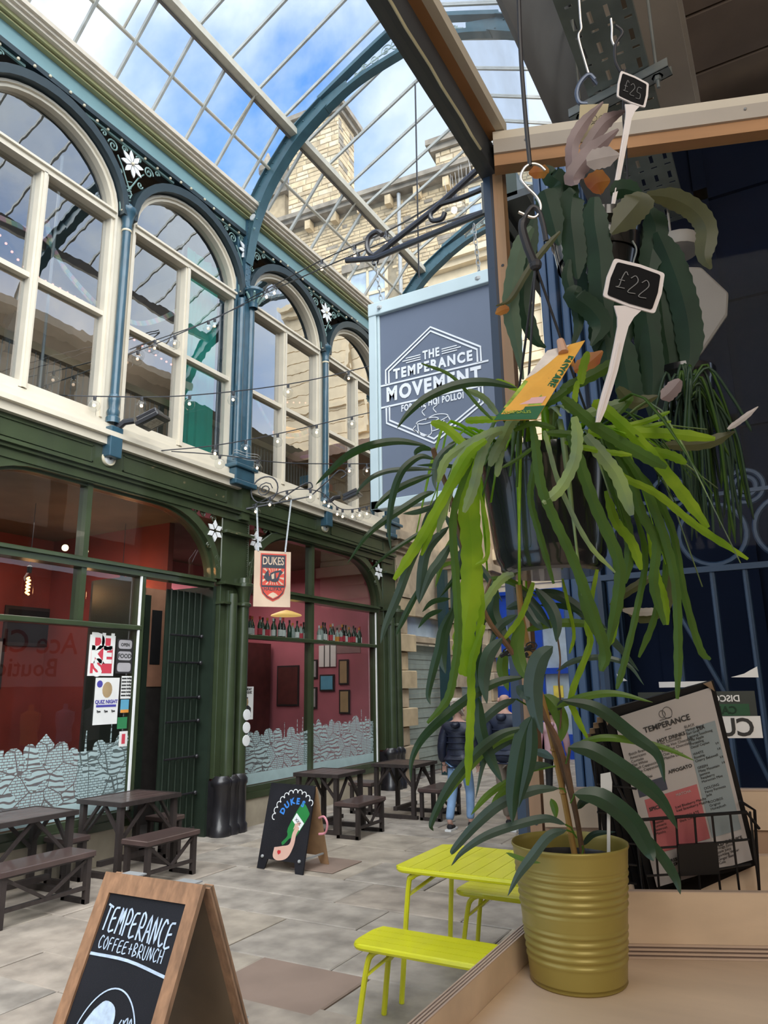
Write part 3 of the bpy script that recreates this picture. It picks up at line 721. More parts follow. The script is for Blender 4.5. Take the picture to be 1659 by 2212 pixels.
brickwork('stone', BP(1.5, 12.2, -.1), U, 15, 6.6, .42, .145, bld, 190, ['sandstone', 'sandstone_b', 'sandstone_c', 'sandstone_dark'], skip=lambda x, z: skipw(x, z), seed=5)
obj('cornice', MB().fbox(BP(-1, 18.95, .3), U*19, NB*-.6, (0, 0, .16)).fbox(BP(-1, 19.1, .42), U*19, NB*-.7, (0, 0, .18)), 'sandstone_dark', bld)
for q in range(16): obj('eaves_bracket', MB().fbox(BP(.4+q*1.1, 18.55, .25), U*.22, NB*-.3, (0, 0, .36)), 'sandstone', bld)
obj('down_pipe', MB().tube([BP(8.6, 8, .12), BP(8.6, 18.9, .12)], .07, 8), 'lead', bld)
def chimney(s, w, z0, z1, d, seed, lim):
    ch = obj('chimney', MB().fbox(BP(s, z0, -.4), U*w, NB*-d, (0, 0, z1-z0)), 'mortar', bld)
    brickwork('stone', BP(s, z0, -.4), U, w, z1-z0, .5, .22, ch, lim, ['sandstone', 'sandstone_c', 'sandstone_b'], seed=seed)
    brickwork('stone', BP(s+w, z0, -.4), -NB, d, z1-z0, .5, .22, ch, 40 if lim > 60 else 0, ['sandstone_b', 'sandstone_dark', 'sandstone'], seed=seed+1, depthdir=U)
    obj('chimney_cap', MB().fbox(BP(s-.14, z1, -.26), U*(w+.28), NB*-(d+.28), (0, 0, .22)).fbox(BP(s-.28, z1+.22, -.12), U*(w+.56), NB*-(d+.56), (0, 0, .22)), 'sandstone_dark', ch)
chimney(3.65, 2.25, 18.6, 23.8, 1.3, 11, 110); chimney(9.85, 1.0, 18.9, 20.5, 1.3, 21, 30)
ch2 = obj('chimney', MB().fbox(BP(1.0, 18.0, -1.6), U*1.7, NB*-1.4, (0, 0, 4.0)), 'sandstone_b', bld)
obj('chimney_cap', MB().fbox(BP(.8, 22.0, -1.4), U*2.1, NB*-1.8, (0, 0, .3)).fbox(BP(1.05, 22.3, -1.6), U*1.6, NB*-1.3, (0, 0, .5)), 'sandstone_dark', ch2)
for q in range(2): obj('chimney_pot', MB().lathe([(.32, 22.8), (.24, 23.1), (.24, 23.6), (.38, 23.75), (.40, 24.0), (.30, 24.1), (.22, 24.3), (.05, 24.8)], BP(1.45+q*.8, 0, -2.1), 10), 'sandstone_dark', ch2)
obj('spire_rods', MB().tube([BP(.7, 22.3, -1.5), BP(.35, 22.6, -1.5)], .04).tube([BP(.7, 21.7, -1.5), BP(.2, 22.0, -1.5)], .04).tube([BP(.7, 21.2, -1.5), BP(.3, 21.4, -1.5)], .04), mat('terracotta', (.5, .2, .12), .7), ch2)
# sash window in the stone wall
def sash(s, z, w, h, name='window', par=bld, f=BP, u=U, nb=NB):
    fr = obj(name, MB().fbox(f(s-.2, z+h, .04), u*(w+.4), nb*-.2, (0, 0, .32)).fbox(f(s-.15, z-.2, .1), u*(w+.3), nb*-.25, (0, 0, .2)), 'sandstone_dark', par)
    m_ = MB()
    for (a, b, c, d) in ((0, .12, 0, h), (w-.12, w, 0, h), (0, w, 0, .12), (0, w, h-.12, h), (0, w, h*.5-.06, h*.5+.06), (w/2-.04, w/2+.04, 0, h)):
        m_.fbox(f(s+a, z+c, -.02), u*(b-a), nb*-.06, (0, 0, d-c))
    obj('window_sash', m_, 'cream_stone', fr)
    obj('pane', MB().fbox(f(s, z, -.06), u*w, nb*-.01, (0, 0, h)), mat('far_pane', (.42, .50, .58), .08, var=.2, scale=2), fr)
sash(6.45, 14.35, 1.6, 2.05)
sash(11.0, 17.0, 1.2, 1.5)
# pale ashlar building with the blue shop
cb = empty('ashlar_building', (-5, 19.2, 0), 'pale ashlar building with an arched window and blue shop front across the street', 'building')
obj('ashlar_wall', MB().box(-8.9, .5, 19.2, 19.5, 4.3, 14.6), 'cream_stone', cb)
m_ = MB()
for z in [4.5 + .42*i for i in range(24)]: m_.box(-8.93, .5, 19.17, 19.2, z, z+.39)
obj('ashlar_courses', m_, 'cream_stone', cb, kind='stuff')
for (a, b, z0, z1, d) in ((-9.1, .6, 14.6, 14.8, .25), (-9.2, .6, 14.8, 15.0, .4), (-9.0, .6, 10.9, 11.05, .12), (-9.0, .6, 9.3, 9.5, .2), (-9.0, .6, 5.2, 5.5, .3)): obj('string_course', MB().box(a, b, 19.2-d, 19.3, z0, z1), 'cream_stone', cb)
for r0, r1, d in ((1.35, 1.6, .16), (1.1, 1.3, .1), (.95, 1.05, .06)):
    obj('arch_moulding', MB().band([(-6.9 + r0*math.cos(a), 19.2-d, 12.6 + r0*math.sin(a)) for a in [PI*i/16 for i in range(17)]], [(-6.9 + r1*math.cos(a), 19.2-d, 12.6 + r1*math.sin(a)) for a in [PI*i/16 for i in range(17)]], (0, d, 0)), 'cream_stone', cb)
obj('arch_window', MB().prism([(-6.9 + .95*math.cos(a), 19.15, 12.6 + .95*math.sin(a)) for a in [PI*i/16 for i in range(17)]] + [(-7.85, 19.15, 11.2), (-5.95, 19.15, 11.2)], (0, .02, 0)), 'far_pane', cb)
for x in (-5.3, -4.1, -2.9): 
    obj('panel_moulding', MB().band([(x, 19.05, 9.8), (x+.8, 19.05, 9.8), (x+.8, 19.05, 14.0), (x, 19.05, 14.0)], [(x+.12, 19.05, 9.92), (x+.68, 19.05, 9.92), (x+.68, 19.05, 13.88), (x+.12, 19.05, 13.88)], (0, .12, 0), closed=True), 'cream_stone', cb)
bs = empty('blue_shop_front', (-5.9, 19.1, 0), parent=cb)
mat('shop_blue', (.01, .06, .42), .4, var=.1)
obj('shop_fascia', MB().box(-7.2, -4.5, 19.0, 19.2, 3.5, 4.3).box(-7.2, -4.5, 18.9, 19.2, 4.2, 4.3), 'shop_blue', bs)
obj('shop_panels', MB().box(-7.2, -6.9, 19.0, 19.2, 0, 3.5).box(-6.1, -5.9, 19.0, 19.2, 0, 3.5).box(-6.9, -4.5, 19.0, 19.2, 0, .6).box(-6.9, -4.5, 19.0, 19.2, 2.1, 2.25).box(-5.0, -4.5, 19, 19.2, 0, 3.5), 'shop_blue', bs)
obj('shop_door', MB().box(-6.9, -6.1, 19.1, 19.18, 0, 2.1), 'shop_blue', bs)
obj('shop_glass', MB().box(-5.9, -5.0, 19.1, 19.12, .6, 3.5).box(-6.9, -6.1, 19.1, 19.12, 2.25, 3.5), 'far_pane', bs)
obj('arched_sign', MB().prism([(-6.55 + .35*math.cos(a), 18.98, 3.0 + .4*math.sin(a)) for a in [PI*i/10 for i in range(11)]] + [(-6.9, 18.98, 2.6), (-6.2, 18.98, 2.6)], (0, .02, 0)), 'pier_stone', bs)
obj('yellow_notice', MB().box(-6.5, -6.3, 19.05, 19.08, 1.5, 1.75).box(-5.7, -5.45, 19.05, 19.08, 1.5, 1.8), mat('notice_yellow', (.8, .62, .1), .6), bs)
obj('white_fascia', MB().box(-9.2, -7.3, 19.0, 19.2, 0, 4.3), 'cream_stone', bs)
obj('shop_doorway', MB().box(-8.6, -7.8, 18.98, 19.0, 0, 2.6), 'far_pane', bs)
obj('street_awning', MB().box(-4.5, .5, 17.4, 19.2, 8.6, 8.9), mat('awning_brown', (.2, .12, .08), .7), cb)

# stone piers and shuttered shops that carry the row on beyond the ironwork
pz = empty('wall_stone_row', (-7, 15, 0), kind='structure')
obj('row_wall', MB().box(-8.2, -7.12, 12.78, 19, 4.9, 8.9), 'pier_stone', pz)
def pier(y0, y1, seed):
    p = empty('stone_pier', (-6.95, (y0+y1)/2, 0), parent=pz); rnd = random.Random(seed)
    obj('pier_core', MB().box(-7.4, -6.98, y0+.04, y1-.04, 0, 4.6), 'pier_stone', p)
    z = 0; i = 0
    while z < 3.5:
        h = .36; wide = i % 2
        obj('block', MB().chbox(-7.3, -6.86 if wide else -6.93, y0 - (.0 if wide else -.06), y1 + (.12 if wide else -.12), z+.01, z+h-.01, .015), rnd.choice(['pier_stone', 'sandstone_b', 'pier_stone']), p)
        z += h; i += 1
    for (a, b, d) in ((3.6, 3.68, .06), (3.68, 4.5, .0), (4.5, 4.6, .05), (4.6, 4.72, .12), (4.72, 4.9, .22)):
        obj('pier_capital', MB().box(-7.4, -6.9+d, y0-.02-d, y1+.02+d, a, b), 'pier_stone', p)
pier(12.86, 13.45, 1); pier(15.6, 16.1, 2); pier(17.9, 18.4, 3)
for y0, y1 in ((13.5, 15.5), (16.2, 17.8)):
    sh = empty('shutter', (-7.1, (y0+y1)/2, 0), parent=pz)
    obj('shutter_housing', MB().box(-7.3, -7.05, y0, y1, 3.3, 3.5).box(-7.3, -7.0, y0, y1, 2.75, 2.85), 'pier_stone', sh)
    m_ = MB()
    for q in range(26): m_.box(-7.2, -7.16 + (.012 if q % 2 else 0), y0+.1, y1-.1, .1+q*.1, .195+q*.1)
    obj('shutter_slats', m_, mat('shutter_grey', (.33, .37, .33), .5, var=.1), sh, kind='stuff')
    obj('fanlight', MB().box(-7.2, -7.18, y0+.1, y1-.1, 2.9, 3.3), 'far_pane', sh)
    obj('upper_wall', MB().box(-7.3, -7.08, y0, y1, 3.5, 4.9), 'pier_stone', sh)
obj('teal_post', MB().box(-7.0, -6.8, 14.95, 15.12, 0, 4.4).box(-7.02, -6.78, 14.93, 15.14, 0, .3), mat('post_teal', (.015, .045, .05), .4), pz)
obj('teal_post', MB().box(-7.0, -6.85, 16.75, 16.95, 0, 4.4), 'post_teal', pz)

# ================================================================ WALL FITTINGS
def floodlight(y, z, n):
    f = empty('floodlight', (-6.8, y, z), 'black floodlight on the sill band above the %s oval medallion' % n, 'floodlight', 'floodlights over the medallions')
    c = Vector((-6.52, y+.20, z+.02))
    ax = Vector((.55, .55, -.25)).normalized(); sd = Vector((-.7, .7, 0)).normalized(); up = ax.cross(sd).normalized()
    if up.z < 0: up = -up
    ax2 = (Vector((.85, .25, .35))).normalized(); sd2 = Vector((-.25, .9, .1)); sd2 = (sd2 - ax2*sd2.dot(ax2)).normalized(); nn = ax2.cross(sd2).normalized()
    if nn.z > 0: nn = -nn            # lamp face looks down
    q = c - ax2*.14 - sd2*.16
    obj('housing', MB().fbox(q, ax2*.32, sd2*.32, nn*.06).prism([q - nn*0 + ax2*.02 + sd2*.04, q + ax2*.3 + sd2*.04, q + ax2*.28 + sd2*.28, q + ax2*.05 + sd2*.28], nn*-.07), 'black_iron', f, bevel=.015)
    obj('lens', MB().fbox(q + ax2*.07 + sd2*.06 + nn*.058, ax2*.18, sd2*.2, nn*.008), mat('lens', (.45, .40, .34), .2, var=.3, scale=20), f)
    obj('bracket', MB().tube([(-6.84, y, z-.08), (-6.76, y+.02, z-.02), (-6.66, y+.08, z)], .04, 8), 'black_iron', f, smooth=1)
floodlight(5.72, 5.02, 'nearer'); floodlight(10.32, 5.08, 'farther')

def string_light(pts, bulbs, label, sag=.0, lit=False, grp='string lights across the arcade'):
    r = empty('string_light', pts[0], label, 'string light', grp)
    a = spline(pts, 10); obj('wire', MB().tube(a, .0075, 5), 'iron_thin', r)
    for b in bulbs:
        b = Vector(b); k = min(range(len(a)), key=lambda i: (a[i]-b).length); b = a[k]
        bu = obj('bulb', MB().lathe([(.014, -.045), (.044, -.062), (.066, -.09), (.073, -.122), (.061, -.165), (.03, -.19), (.002, -.195)], b, 12), 'bulb_glass', r, smooth=1)
        obj('socket', MB().lathe([(.018, 0), (.02, -.02), (.018, -.05), (.005, -.05)], b, 8), 'iron_thin', bu)
        obj('filament', MB().ball(b + Vector((0, 0, -.115)), .02, 6, 4), 'bulb_warm' if lit else 'bulb_dim', bu)
m = glass_mat('bulb_glass', (.95, .96, .96), 1.5, boost=1.2)
mat('bulb_warm', (1, .66, .38), .5, var=0, emit=4); mat('bulb_dim', (.9, .6, .42), .5, var=0, emit=1.2)
def PXS(l): return [at(*p) for p in l]
string_light(PXS([(1044, 378, 3.6), (835, 500, 6.6), (695, 562, 8.6), (530, 650, 10.3)]), PXS([(995, 395, 4.2), (765, 541, 7.6), (826, 505, 6.7), (695, 562, 8.6), (607, 622, 9.6), (582, 628, 9.9)]), 'wire of clear bulbs from the iron sign bracket to the nearest big column capital', lit=True)
string_light(PXS([(1044, 455, 3.6), (820, 527, 6.6), (610, 617, 9.4), (530, 655, 10.3)]), PXS([(760, 550, 7.2)]), 'second wire from the sign bracket, running just under the first to the column capital')
string_light(PXS([(528, 655, 10.3), (455, 692, 10.0), (335, 735, 9.6), (220, 775, 9.2), (90, 808, 8.8), (-40, 832, 8.4)]), PXS([(463, 688, 10.0), (335, 735, 9.6), (215, 772, 9.2), (117, 802, 8.9), (22, 824, 8.6)]), 'wire of clear bulbs sagging from the column capital across the first two upper windows')
string_light(PXS([(528, 658, 10.3), (378, 725, 9.7), (298, 758, 9.4), (160, 812, 8.9), (50, 848, 8.6), (-40, 880, 8.4)]), PXS([(455, 690, 10.), (378, 725, 9.7), (298, 758, 9.4), (225, 790, 9.1), (160, 812, 8.9), (98, 832, 8.75), (48, 849, 8.6)]), 'lower of the two wires sagging across the first two upper windows')
string_light(PXS([(-30, 846, 8.2), (205, 856, 8.6), (410, 854, 9.2), (645, 826, 10.2), (850, 778, 11.6)]), PXS([(115, 855, 8.4), (205, 857, 8.6), (305, 857, 8.9), (410, 854, 9.2), (512, 843, 9.6), (633, 828, 10.1), (752, 803, 10.9)]), 'nearly level wire of bulbs crossing all the upper windows below the middle rail', lit=True)
string_light(PXS([(330, 975, 9.3), (465, 962, 9.6), (600, 937, 10.2), (760, 900, 11.), (850, 880, 11.6)]), PXS([(465, 962, 9.6), (530, 950, 9.9), (598, 938, 10.2), (675, 920, 10.6), (758, 900, 11.)]), 'wire of bulbs rising past the lower panes of the third and fourth upper windows', lit=True)
string_light(PXS([(370, 975, 9.6), (475, 983, 9.9), (620, 1000, 10.4), (810, 1002, 11.4)]), PXS([(475, 984, 9.9), (555, 992, 10.1), (762, 1000, 11.1), (788, 1001, 11.3)]), 'lowest level wire of bulbs, just above the sill band past the great column', lit=True)
string_light(PXS([(545, 1092, 10.4), (620, 1060, 10.6), (690, 1062, 10.8), (740, 1100, 11.0), (815, 1090, 11.5)]), PXS([(555, 1088, 10.4), (583, 1076, 10.5), (622, 1061, 10.6), (672, 1062, 10.75), (697, 1068, 10.85), (702, 1078, 10.9), (725, 1095, 10.95), (742, 1100, 11.), (760, 1098, 11.1), (778, 1092, 11.2), (795, 1090, 11.3)]), 'short string of lit bulbs along the sill band by the farther floodlight', lit=True)

# indoor garlands behind the upper windows
def garland(pts, label, cat, fn):
    r = empty('paper_garland' if cat == 'garland' else 'fairy_lights', pts[0], label, cat)
    fn(spline(pts, 9), r)
cols = [mat('g_pink', (.70, .38, .42), .7), mat('g_yel', (.62, .60, .34), .7), mat('g_grn', (.30, .52, .40), .7), mat('g_blu', (.36, .52, .58), .7)]
def chain(a, r):
    for i in range(len(a)-1):
        obj('paper_link', MB().bar(a[i], a[i+1], .07, .012, (1, 0, .2)), cols[i % 4], r)
def fairy(a, r):
    obj('wire', MB().tube(a, .004, 4), 'iron_thin', r)
    m_ = MB()
    for p in a[::2]: m_.ball(p + Vector((0, 0, -.02)), .016, 6, 3)
    obj('lights', m_, mat('fairy', (1, .32, .22), .5, var=0, emit=3), r, kind='stuff')
def G(l, x=-7.35): 
    o_ = []
    for (px, py) in l:
        d = at(px, py, 1) - CAMP; o_.append(CAMP + d*(x/d.x))
    return o_
garland(G([(0, 470), (100, 520), (145, 590), (200, 655)]), 'pastel paper chain behind the first upper window, sagging towards the far jamb', 'garland', chain)
garland(G([(100, 475), (118, 545), (165, 610), (212, 660)]), 'pastel paper chain hanging steeply behind the far light of the first upper window', 'garland', chain)
garland(G([(255, 685), (300, 699), (345, 690), (385, 670)]), 'short pastel paper chain sagging below the middle rail of the second upper window', 'garland', chain)
garland(G([(528, 810), (550, 855), (590, 925), (640, 940), (680, 925)]), 'pastel paper chain sagging behind the third upper window', 'garland', chain)
garland(G([(0, 505), (60, 580), (130, 620), (200, 660)]), 'pink fairy lights strung behind the first upper window', 'fairy lights', fairy)
garland(G([(255, 705), (330, 760), (380, 790), (420, 810)]), 'pink fairy lights strung behind the second upper window', 'fairy lights', fairy)
garland(G([(530, 850), (600, 865), (660, 868)]), 'pink fairy lights strung behind the third upper window', 'fairy lights', fairy)
dd = G([(620, 935)], -8.0)[0]
obj('pendant_lamp', MB().lathe([(.02, .12), (.06, .1), (.24, .03), (.28, 0), (.27, -.02), (.02, .0)], dd, 20), mat('orange_shade', (.85, .36, .06), .5, var=0, emit=.9), label='orange dish pendant lamp glowing behind the third upper window', cat='pendant lamp', smooth=1)
# shelves with small goods behind the fourth window
for zz, n in ((5.45, 9), (5.95, 9), (6.4, 8)):
    s_ = obj('display_shelf', MB().box(-7.75, -7.35, 10.5, 12.2, zz-.03, zz), 'wood_rail', label='upstairs display shelf behind the fourth upper window, %s' % {5.45: 'lowest of three', 5.95: 'middle of three', 6.4: 'topmost of three'}[zz], cat='shelf')
    for q in range(n):
        y = 10.6 + q*1.5/n
        mm = R_.choice([mat('toy_red', (.6, .05, .05), .5), mat('toy_orange', (.75, .3, .05), .5), mat('toy_blue', (.1, .3, .5), .5), mat('toy_white', (.6, .6, .58), .5), mat('toy_purple', (.3, .1, .35), .5)])
        hh_ = R_.uniform(.1, .22)
        obj('boxed_toy', MB().chbox(-7.68, -7.48, y, y+.13, zz, zz+hh_, .02), mm, label='small %s box on the %s shelf behind the fourth upper window' % (mm.name.split('_')[1], {5.45: 'lowest', 5.95: 'middle', 6.4: 'topmost'}[zz]), cat='box', group='%s boxes on the %s upstairs shelf' % (mm.name.split('_')[1], {5.45: 'lowest', 5.95: 'middle', 6.4: 'topmost'}[zz]))
# ================================================================ STREET FURNITURE
def dark_table(x0, x1, y0, y1, h, label):
    t = empty('outdoor_table', ((x0+x1)/2, (y0+y1)/2, 0), label, 'table', 'dark outdoor tables')
    top = MB(); nb = 5; w = (y1-y0)/nb
    obj('tabletop_rim', MB().box(x0, x1, y0, y0+.03, h-.045, h).box(x0, x1, y1-.03, y1, h-.045, h).box(x0, x0+.03, y0+.03, y1-.03, h-.045, h).box(x1-.03, x1, y0+.03, y1-.03, h-.045, h), 'dark_timber', t)
    for q in range(4):
        a = x0+.03+(x1-x0-.06)/4*q; b = a+(x1-x0-.06)/4
        obj('top_board', MB().chbox(a+.002, b-.002, y0+.031, y1-.031, h-.03, h-.004, .003), 'dark_top', t)
    for y in (y0+.05, y1-.05):
        for x in (x0+.06, x1-.06): obj('leg', MB().box(x-.028, x+.028, y-.028, y+.028, .03, h-.04), 'dark_timber', t)
        obj('foot_rail', MB().box(x0+.0, x1-.0, y-.03, y+.03, 0, .05), 'dark_timber', t)
        obj('brace', MB().bar((x0+.08, y, h-.30), (x0+.30, y, h-.05), .03, .03).bar((x1-.08, y, h-.30), (x1-.30, y, h-.05), .03, .03), 'dark_timber', t)
    for x in (x0+.06, x1-.06): obj('brace', MB().bar((x, y0+.07, h-.38), (x, (y0+y1)/2-.02, h-.05), .03, .03).bar((x, y1-.07, h-.38), (x, (y0+y1)/2+.02, h-.05), .03, .03), 'dark_timber', t)
    obj('stretcher', MB().box((x0+x1)/2-.03, (x0+x1)/2+.03, y0+.05, y1-.05, .10, .15), 'dark_timber', t)
    return t
def dark_bench(x0, x1, y0, y1, h, label, cat='bench', name='outdoor_bench', grp='dark outdoor benches'):
    t = empty(name, ((x0+x1)/2, (y0+y1)/2, 0), label, cat, grp)
    obj('seat', MB().chbox(x0, x1, y0, y1, h-.045, h, .006), 'dark_top', t)
    obj('seat_frame', MB().box(x0+.01, x1-.01, y0+.01, y1-.01, h-.06, h-.045), 'dark_timber', t)
    for y in (y0+.05, y1-.05):
        for x in (x0+.04, x1-.04): obj('leg', MB().box(x-.024, x+.024, y-.024, y+.024, 0, h-.06), 'dark_timber', t)
        obj('foot_rail', MB().box(x0+.02, x1-.02, y-.024, y+.024, .0, .04), 'dark_timber', t)
    if y1-y0 > .5:
        c = (y0+y1)/2; x = (x0+x1)/2
        obj('brace', MB().bar((x1-.04, y0+.07, h-.07), (x1-.04, c, .14), .025, .025).bar((x1-.04, y1-.07, h-.07), (x1-.04, c, .14), .025, .025), 'dark_timber', t)
        obj('stretcher', MB().box(x1-.06, x1-.02, y0+.05, y1-.05, .12, .15), 'dark_timber', t)
    return t
mat('dark_timber', (.035, .026, .024), .5, var=.25, stretch=(4, 4, 1)); mat('dark_top', (.085, .055, .05), .35, var=.2, scale=4, coat=.15)
T1, T2, T3, T4 = ('nearest, partly cut off', 'second', 'third', 'farthest')
dark_table(-6.92, -6.28, 4.25, 5.12, .74, 'dark outdoor table nearest the camera, its near end cut off, by the frosted window')
dark_table(-6.90, -6.22, 5.58, 6.42, .74, 'dark outdoor table in front of the shop doorway, second nearest')
dark_table(-6.18, -5.46, 8.45, 9.15, .74, 'dark outdoor table just behind the bottle sandwich board')
dark_table(-5.78, -5.05, 9.85, 10.6, .74, 'farthest dark outdoor table, in front of the stone piers')
dark_bench(-6.2, -5.84, 4.05, 4.98, .44, 'dark bench on the street side of the nearest dark table')
dark_bench(-6.08, -5.72, 5.48, 6.2, .43, 'dark bench on the street side of the table by the shop doorway')
dark_bench(-5.42, -5.06, 8.3, 9.0, .43, 'dark bench just behind the bottle sandwich board, street side of its table')
dark_bench(-5.02, -4.66, 9.85, 10.6, .43, 'farthest dark bench, street side of the table by the stone piers')
dark_bench(-6.9, -6.55, 5.22, 5.5, .43, 'dark stool under the frosted window between the two nearest tables', 'stool', 'outdoor_stool', 'dark outdoor stools')
dark_bench(-6.9, -6.55, 6.55, 6.83, .43, 'dark stool by the frosted window beyond the table at the doorway', 'stool', 'outdoor_stool', 'dark outdoor stools')
dark_bench(-6.5, -6.22, 8.5, 8.85, .45, 'dark stool behind the bottle sandwich board, on the wall side', 'stool', 'outdoor_stool', 'dark outdoor stools')
dark_bench(-6.25, -5.85, 9.95, 10.3, .45, 'dark stool on the wall side of the farthest table', 'stool', 'outdoor_stool', 'dark outdoor stools')

mat('yellow_metal', (.74, .72, .015), .38, var=.05, coat=.3); mat('yellow_groove', (.40, .38, .01), .5, var=.05)
def rrect(x0, x1, y0, y1, r, n=6):
    pts = []
    for (cx_, cy_, a0) in ((x1-r, y1-r, 0), (x0+r, y1-r, PI/2), (x0+r, y0+r, PI), (x1-r, y0+r, 1.5*PI)):
        for i in range(n+1): a = a0 + PI/2*i/n; pts.append((cx_ + r*math.cos(a), cy_ + r*math.sin(a)))
    return pts
def yellow(x0, x1, y0, y1, h, along, label, cat, n):
    name = 'yellow_table' if cat == 'table' else 'yellow_bench'
    t = empty(name, ((x0+x1)/2, (y0+y1)/2, 0), label, cat)
    r = .09
    rim = [Vector((a, b, h-.018)) for a, b in rrect(x0+.018, x1-.018, y0+.018, y1-.018, r-.018)]
    obj('rim', MB().tube(rim, .018, 8, closed=True), 'yellow_metal', t, smooth=1)
    obj('under_plate', MB().prism([(a, b, h-.014) for a, b in rrect(x0+.02, x1-.02, y0+.02, y1-.02, r-.02)], (0, 0, .006)), 'yellow_groove', t)
    lo, hi = (x0, x1) if along == 'y' else (y0, y1); w = (hi-lo-.03)/n
    for q in range(n):
        a, b = lo+.015+q*w+.002, lo+.015+(q+1)*w-.002
        def inset(v):
            for e in (v-lo, hi-v):
                if e < r: return r - math.sqrt(max(0, r*r-(r-e)**2))
            return 0
        i0, i1 = max(inset(a), .012), max(inset(b), .012)
        if along == 'y': p = [(a, y0+i0), (b, y0+i1), (b, y1-i1), (a, y1-i0)]
        else: p = [(x0+i0, a), (x1-i0, a), (x1-i1, b), (x0+i1, b)]
        obj('slat', MB().prism([(u, v, h-.008) for u, v in p], (0, 0, .008)), 'yellow_metal', t)
    for sx, x in ((1, x0), (-1, x1)):
        for sy, y in ((1, y0), (-1, y1)):
            obj('leg', MB().tube(spline([(x+sx*.18, y+sy*.07, h-.03), (x+sx*.12, y+sy*.06, h-.06), (x+sx*.09, y+sy*.05, h-.14), (x+sx*.04, y+sy*.03, 0)], 5), .0165, 8), 'yellow_metal', t, smooth=1)
        obj('leg_brace', MB().bar((x+sx*.085, y0+.05, h-.17), (x+sx*.25, (y0+y1)/2, h-.03), .03, .008).bar((x+sx*.085, y1-.05, h-.17), (x+sx*.25, (y0+y1)/2, h-.03), .03, .008), 'yellow_metal', t)
yellow(-2.40, -1.15, 4.32, 5.08, .76, 'y', 'bright yellow slatted metal cafe table', 'table', 12)
yellow(-2.42, -1.2, 3.84, 4.20, .46, 'x', 'bright yellow slatted metal bench in front of the yellow table', 'bench', 4)
yellow(-2.34, -1.2, 5.08, 5.42, .46, 'x', 'bright yellow slatted metal bench behind the yellow table', 'bench', 4)

# ---------------------------------------------------------------- sandwich boards
def frame_xf(o, u, v):          # map a 2D drawing onto a board: u to the right, v up
    o, u, v = Vector(o), Vector(u), Vector(v); return lambda a, b, d=0: o + u*a + v*b + u.cross(v)*d
def stroke(mb, P, pts, w, d=.004, smooth_n=4, closed=False):
    p = [Vector((a, b, 0)) for a, b in pts]
    if smooth_n and len(p) > 2: p = spline(p + ([p[0]] if closed else []), smooth_n)
    L_, Rr = [], []
    for i, q in enumerate(p):
        t = (p[min(i+1, len(p)-1)] - p[max(i-1, 0)])
        if t.length < 1e-9: t = Vector((1, 0, 0))
        t.normalize(); nn = Vector((-t.y, t.x, 0))*w/2
        L_.append(P(*(q+nn).xy, d*.2)); Rr.append(P(*(q-nn).xy, d*.2))
    up = P(0, 0, d) - P(0, 0, 0)
    mb.band(L_, Rr, up)
mat('oak', (.36, .19, .10), .5, var=.25, scale=3, stretch=(12, 12, 1.5)); mat('slate', (.014, .014, .018), .6, var=.25, scale=3, spec=.25)
mat('chalk', (.55, .66, .80), .8, var=.15, scale=40); mat('oak_back', (.22, .15, .09), .6, var=.2, scale=3)
tb = empty('sandwich_board', (-2.75, 2.66, 0), 'oak framed chalkboard sandwich board with a chalk drawing in an oval', 'sandwich board')
H1 = 1.0; Yt = 2.68; xl, xr = -3.04, -2.44
vb = Vector((0, Yt-2.26, H1)); vlen = vb.length; vb.normalize(); ub = Vector((1, .03, 0)).normalized()
Pf = frame_xf((xl, 2.26, 0), ub, vb); W1 = .60
def slab(a0, a1, b0, b1, d0, d1, P): return MB().fbox(P(a0, b0, d0), P(a1, b0, d0)-P(a0, b0, d0), P(a0, b1, d0)-P(a0, b0, d0), P(a0, b0, d1)-P(a0, b0, d0))
obj('front_frame', MB().fbox(Pf(0, .02, -.0), ub*.065, vb*(vlen-.02), ub.cross(vb)*.025).fbox(Pf(W1-.065, .02, 0), ub*.065, vb*(vlen-.02), ub.cross(vb)*.025).fbox(Pf(.065, vlen-.085, 0), ub*(W1-.13), vb*.085, ub.cross(vb)*.025).fbox(Pf(.065, .12, 0), ub*(W1-.13), vb*.08, ub.cross(vb)*.025), 'oak', tb)
cbp = obj('chalkboard', slab(.06, W1-.06, .18, vlen-.08, .004, .014, Pf), 'slate', tb)
vb2 = Vector((0, -(3.10-Yt), H1)); l2 = vb2.length; vb2.normalize()
Pb = frame_xf((xl+.012, 3.10+.012, 0), ub, vb2)
obj('back_panel', slab(.0, W1, .1, l2-.01, -.012, .0, Pb), 'oak_back', tb)
obj('back_frame', MB().fbox(Pb(0, 0, -.02), ub*.05, vb2*(l2-.01), ub.cross(vb2)*.03).fbox(Pb(W1-.05, 0, -.02), ub*.05, vb2*(l2-.01), ub.cross(vb2)*.03), 'oak', tb)
for a in (.10, .44):
    obj('hinge', MB().fbox(Pf(a, vlen-.004, .02), ub*.11, Vector((0, .05, 0)), Vector((0, 0, .006))), 'lead', tb)
ch_ = MB(); ca, cb2 = Vector((xr-.01, 2.33, .38)), Vector((xr-.01, 3.02, .38))
for i in range(24):
    t = (i+.5)/24; c = ca.lerp(cb2, t) + Vector((0, 0, -.10*math.sin(PI*t)))
    u_, v_ = Vector((0, 1, 0)), (Vector((1, 0, 0)) if i % 2 else Vector((0, 0, 1)))
    ch_.tube([c + u_*.018*math.cos(a) + v_*.009*math.sin(a) for a in [2*PI*k/8 for k in range(8)]], .0022, 4, closed=True)
obj('chain', ch_, 'lead', tb, kind='stuff')
mk = MB(); D0 = .016
Pc = lambda a, b, d=0: Pf(a, b, D0 + d)
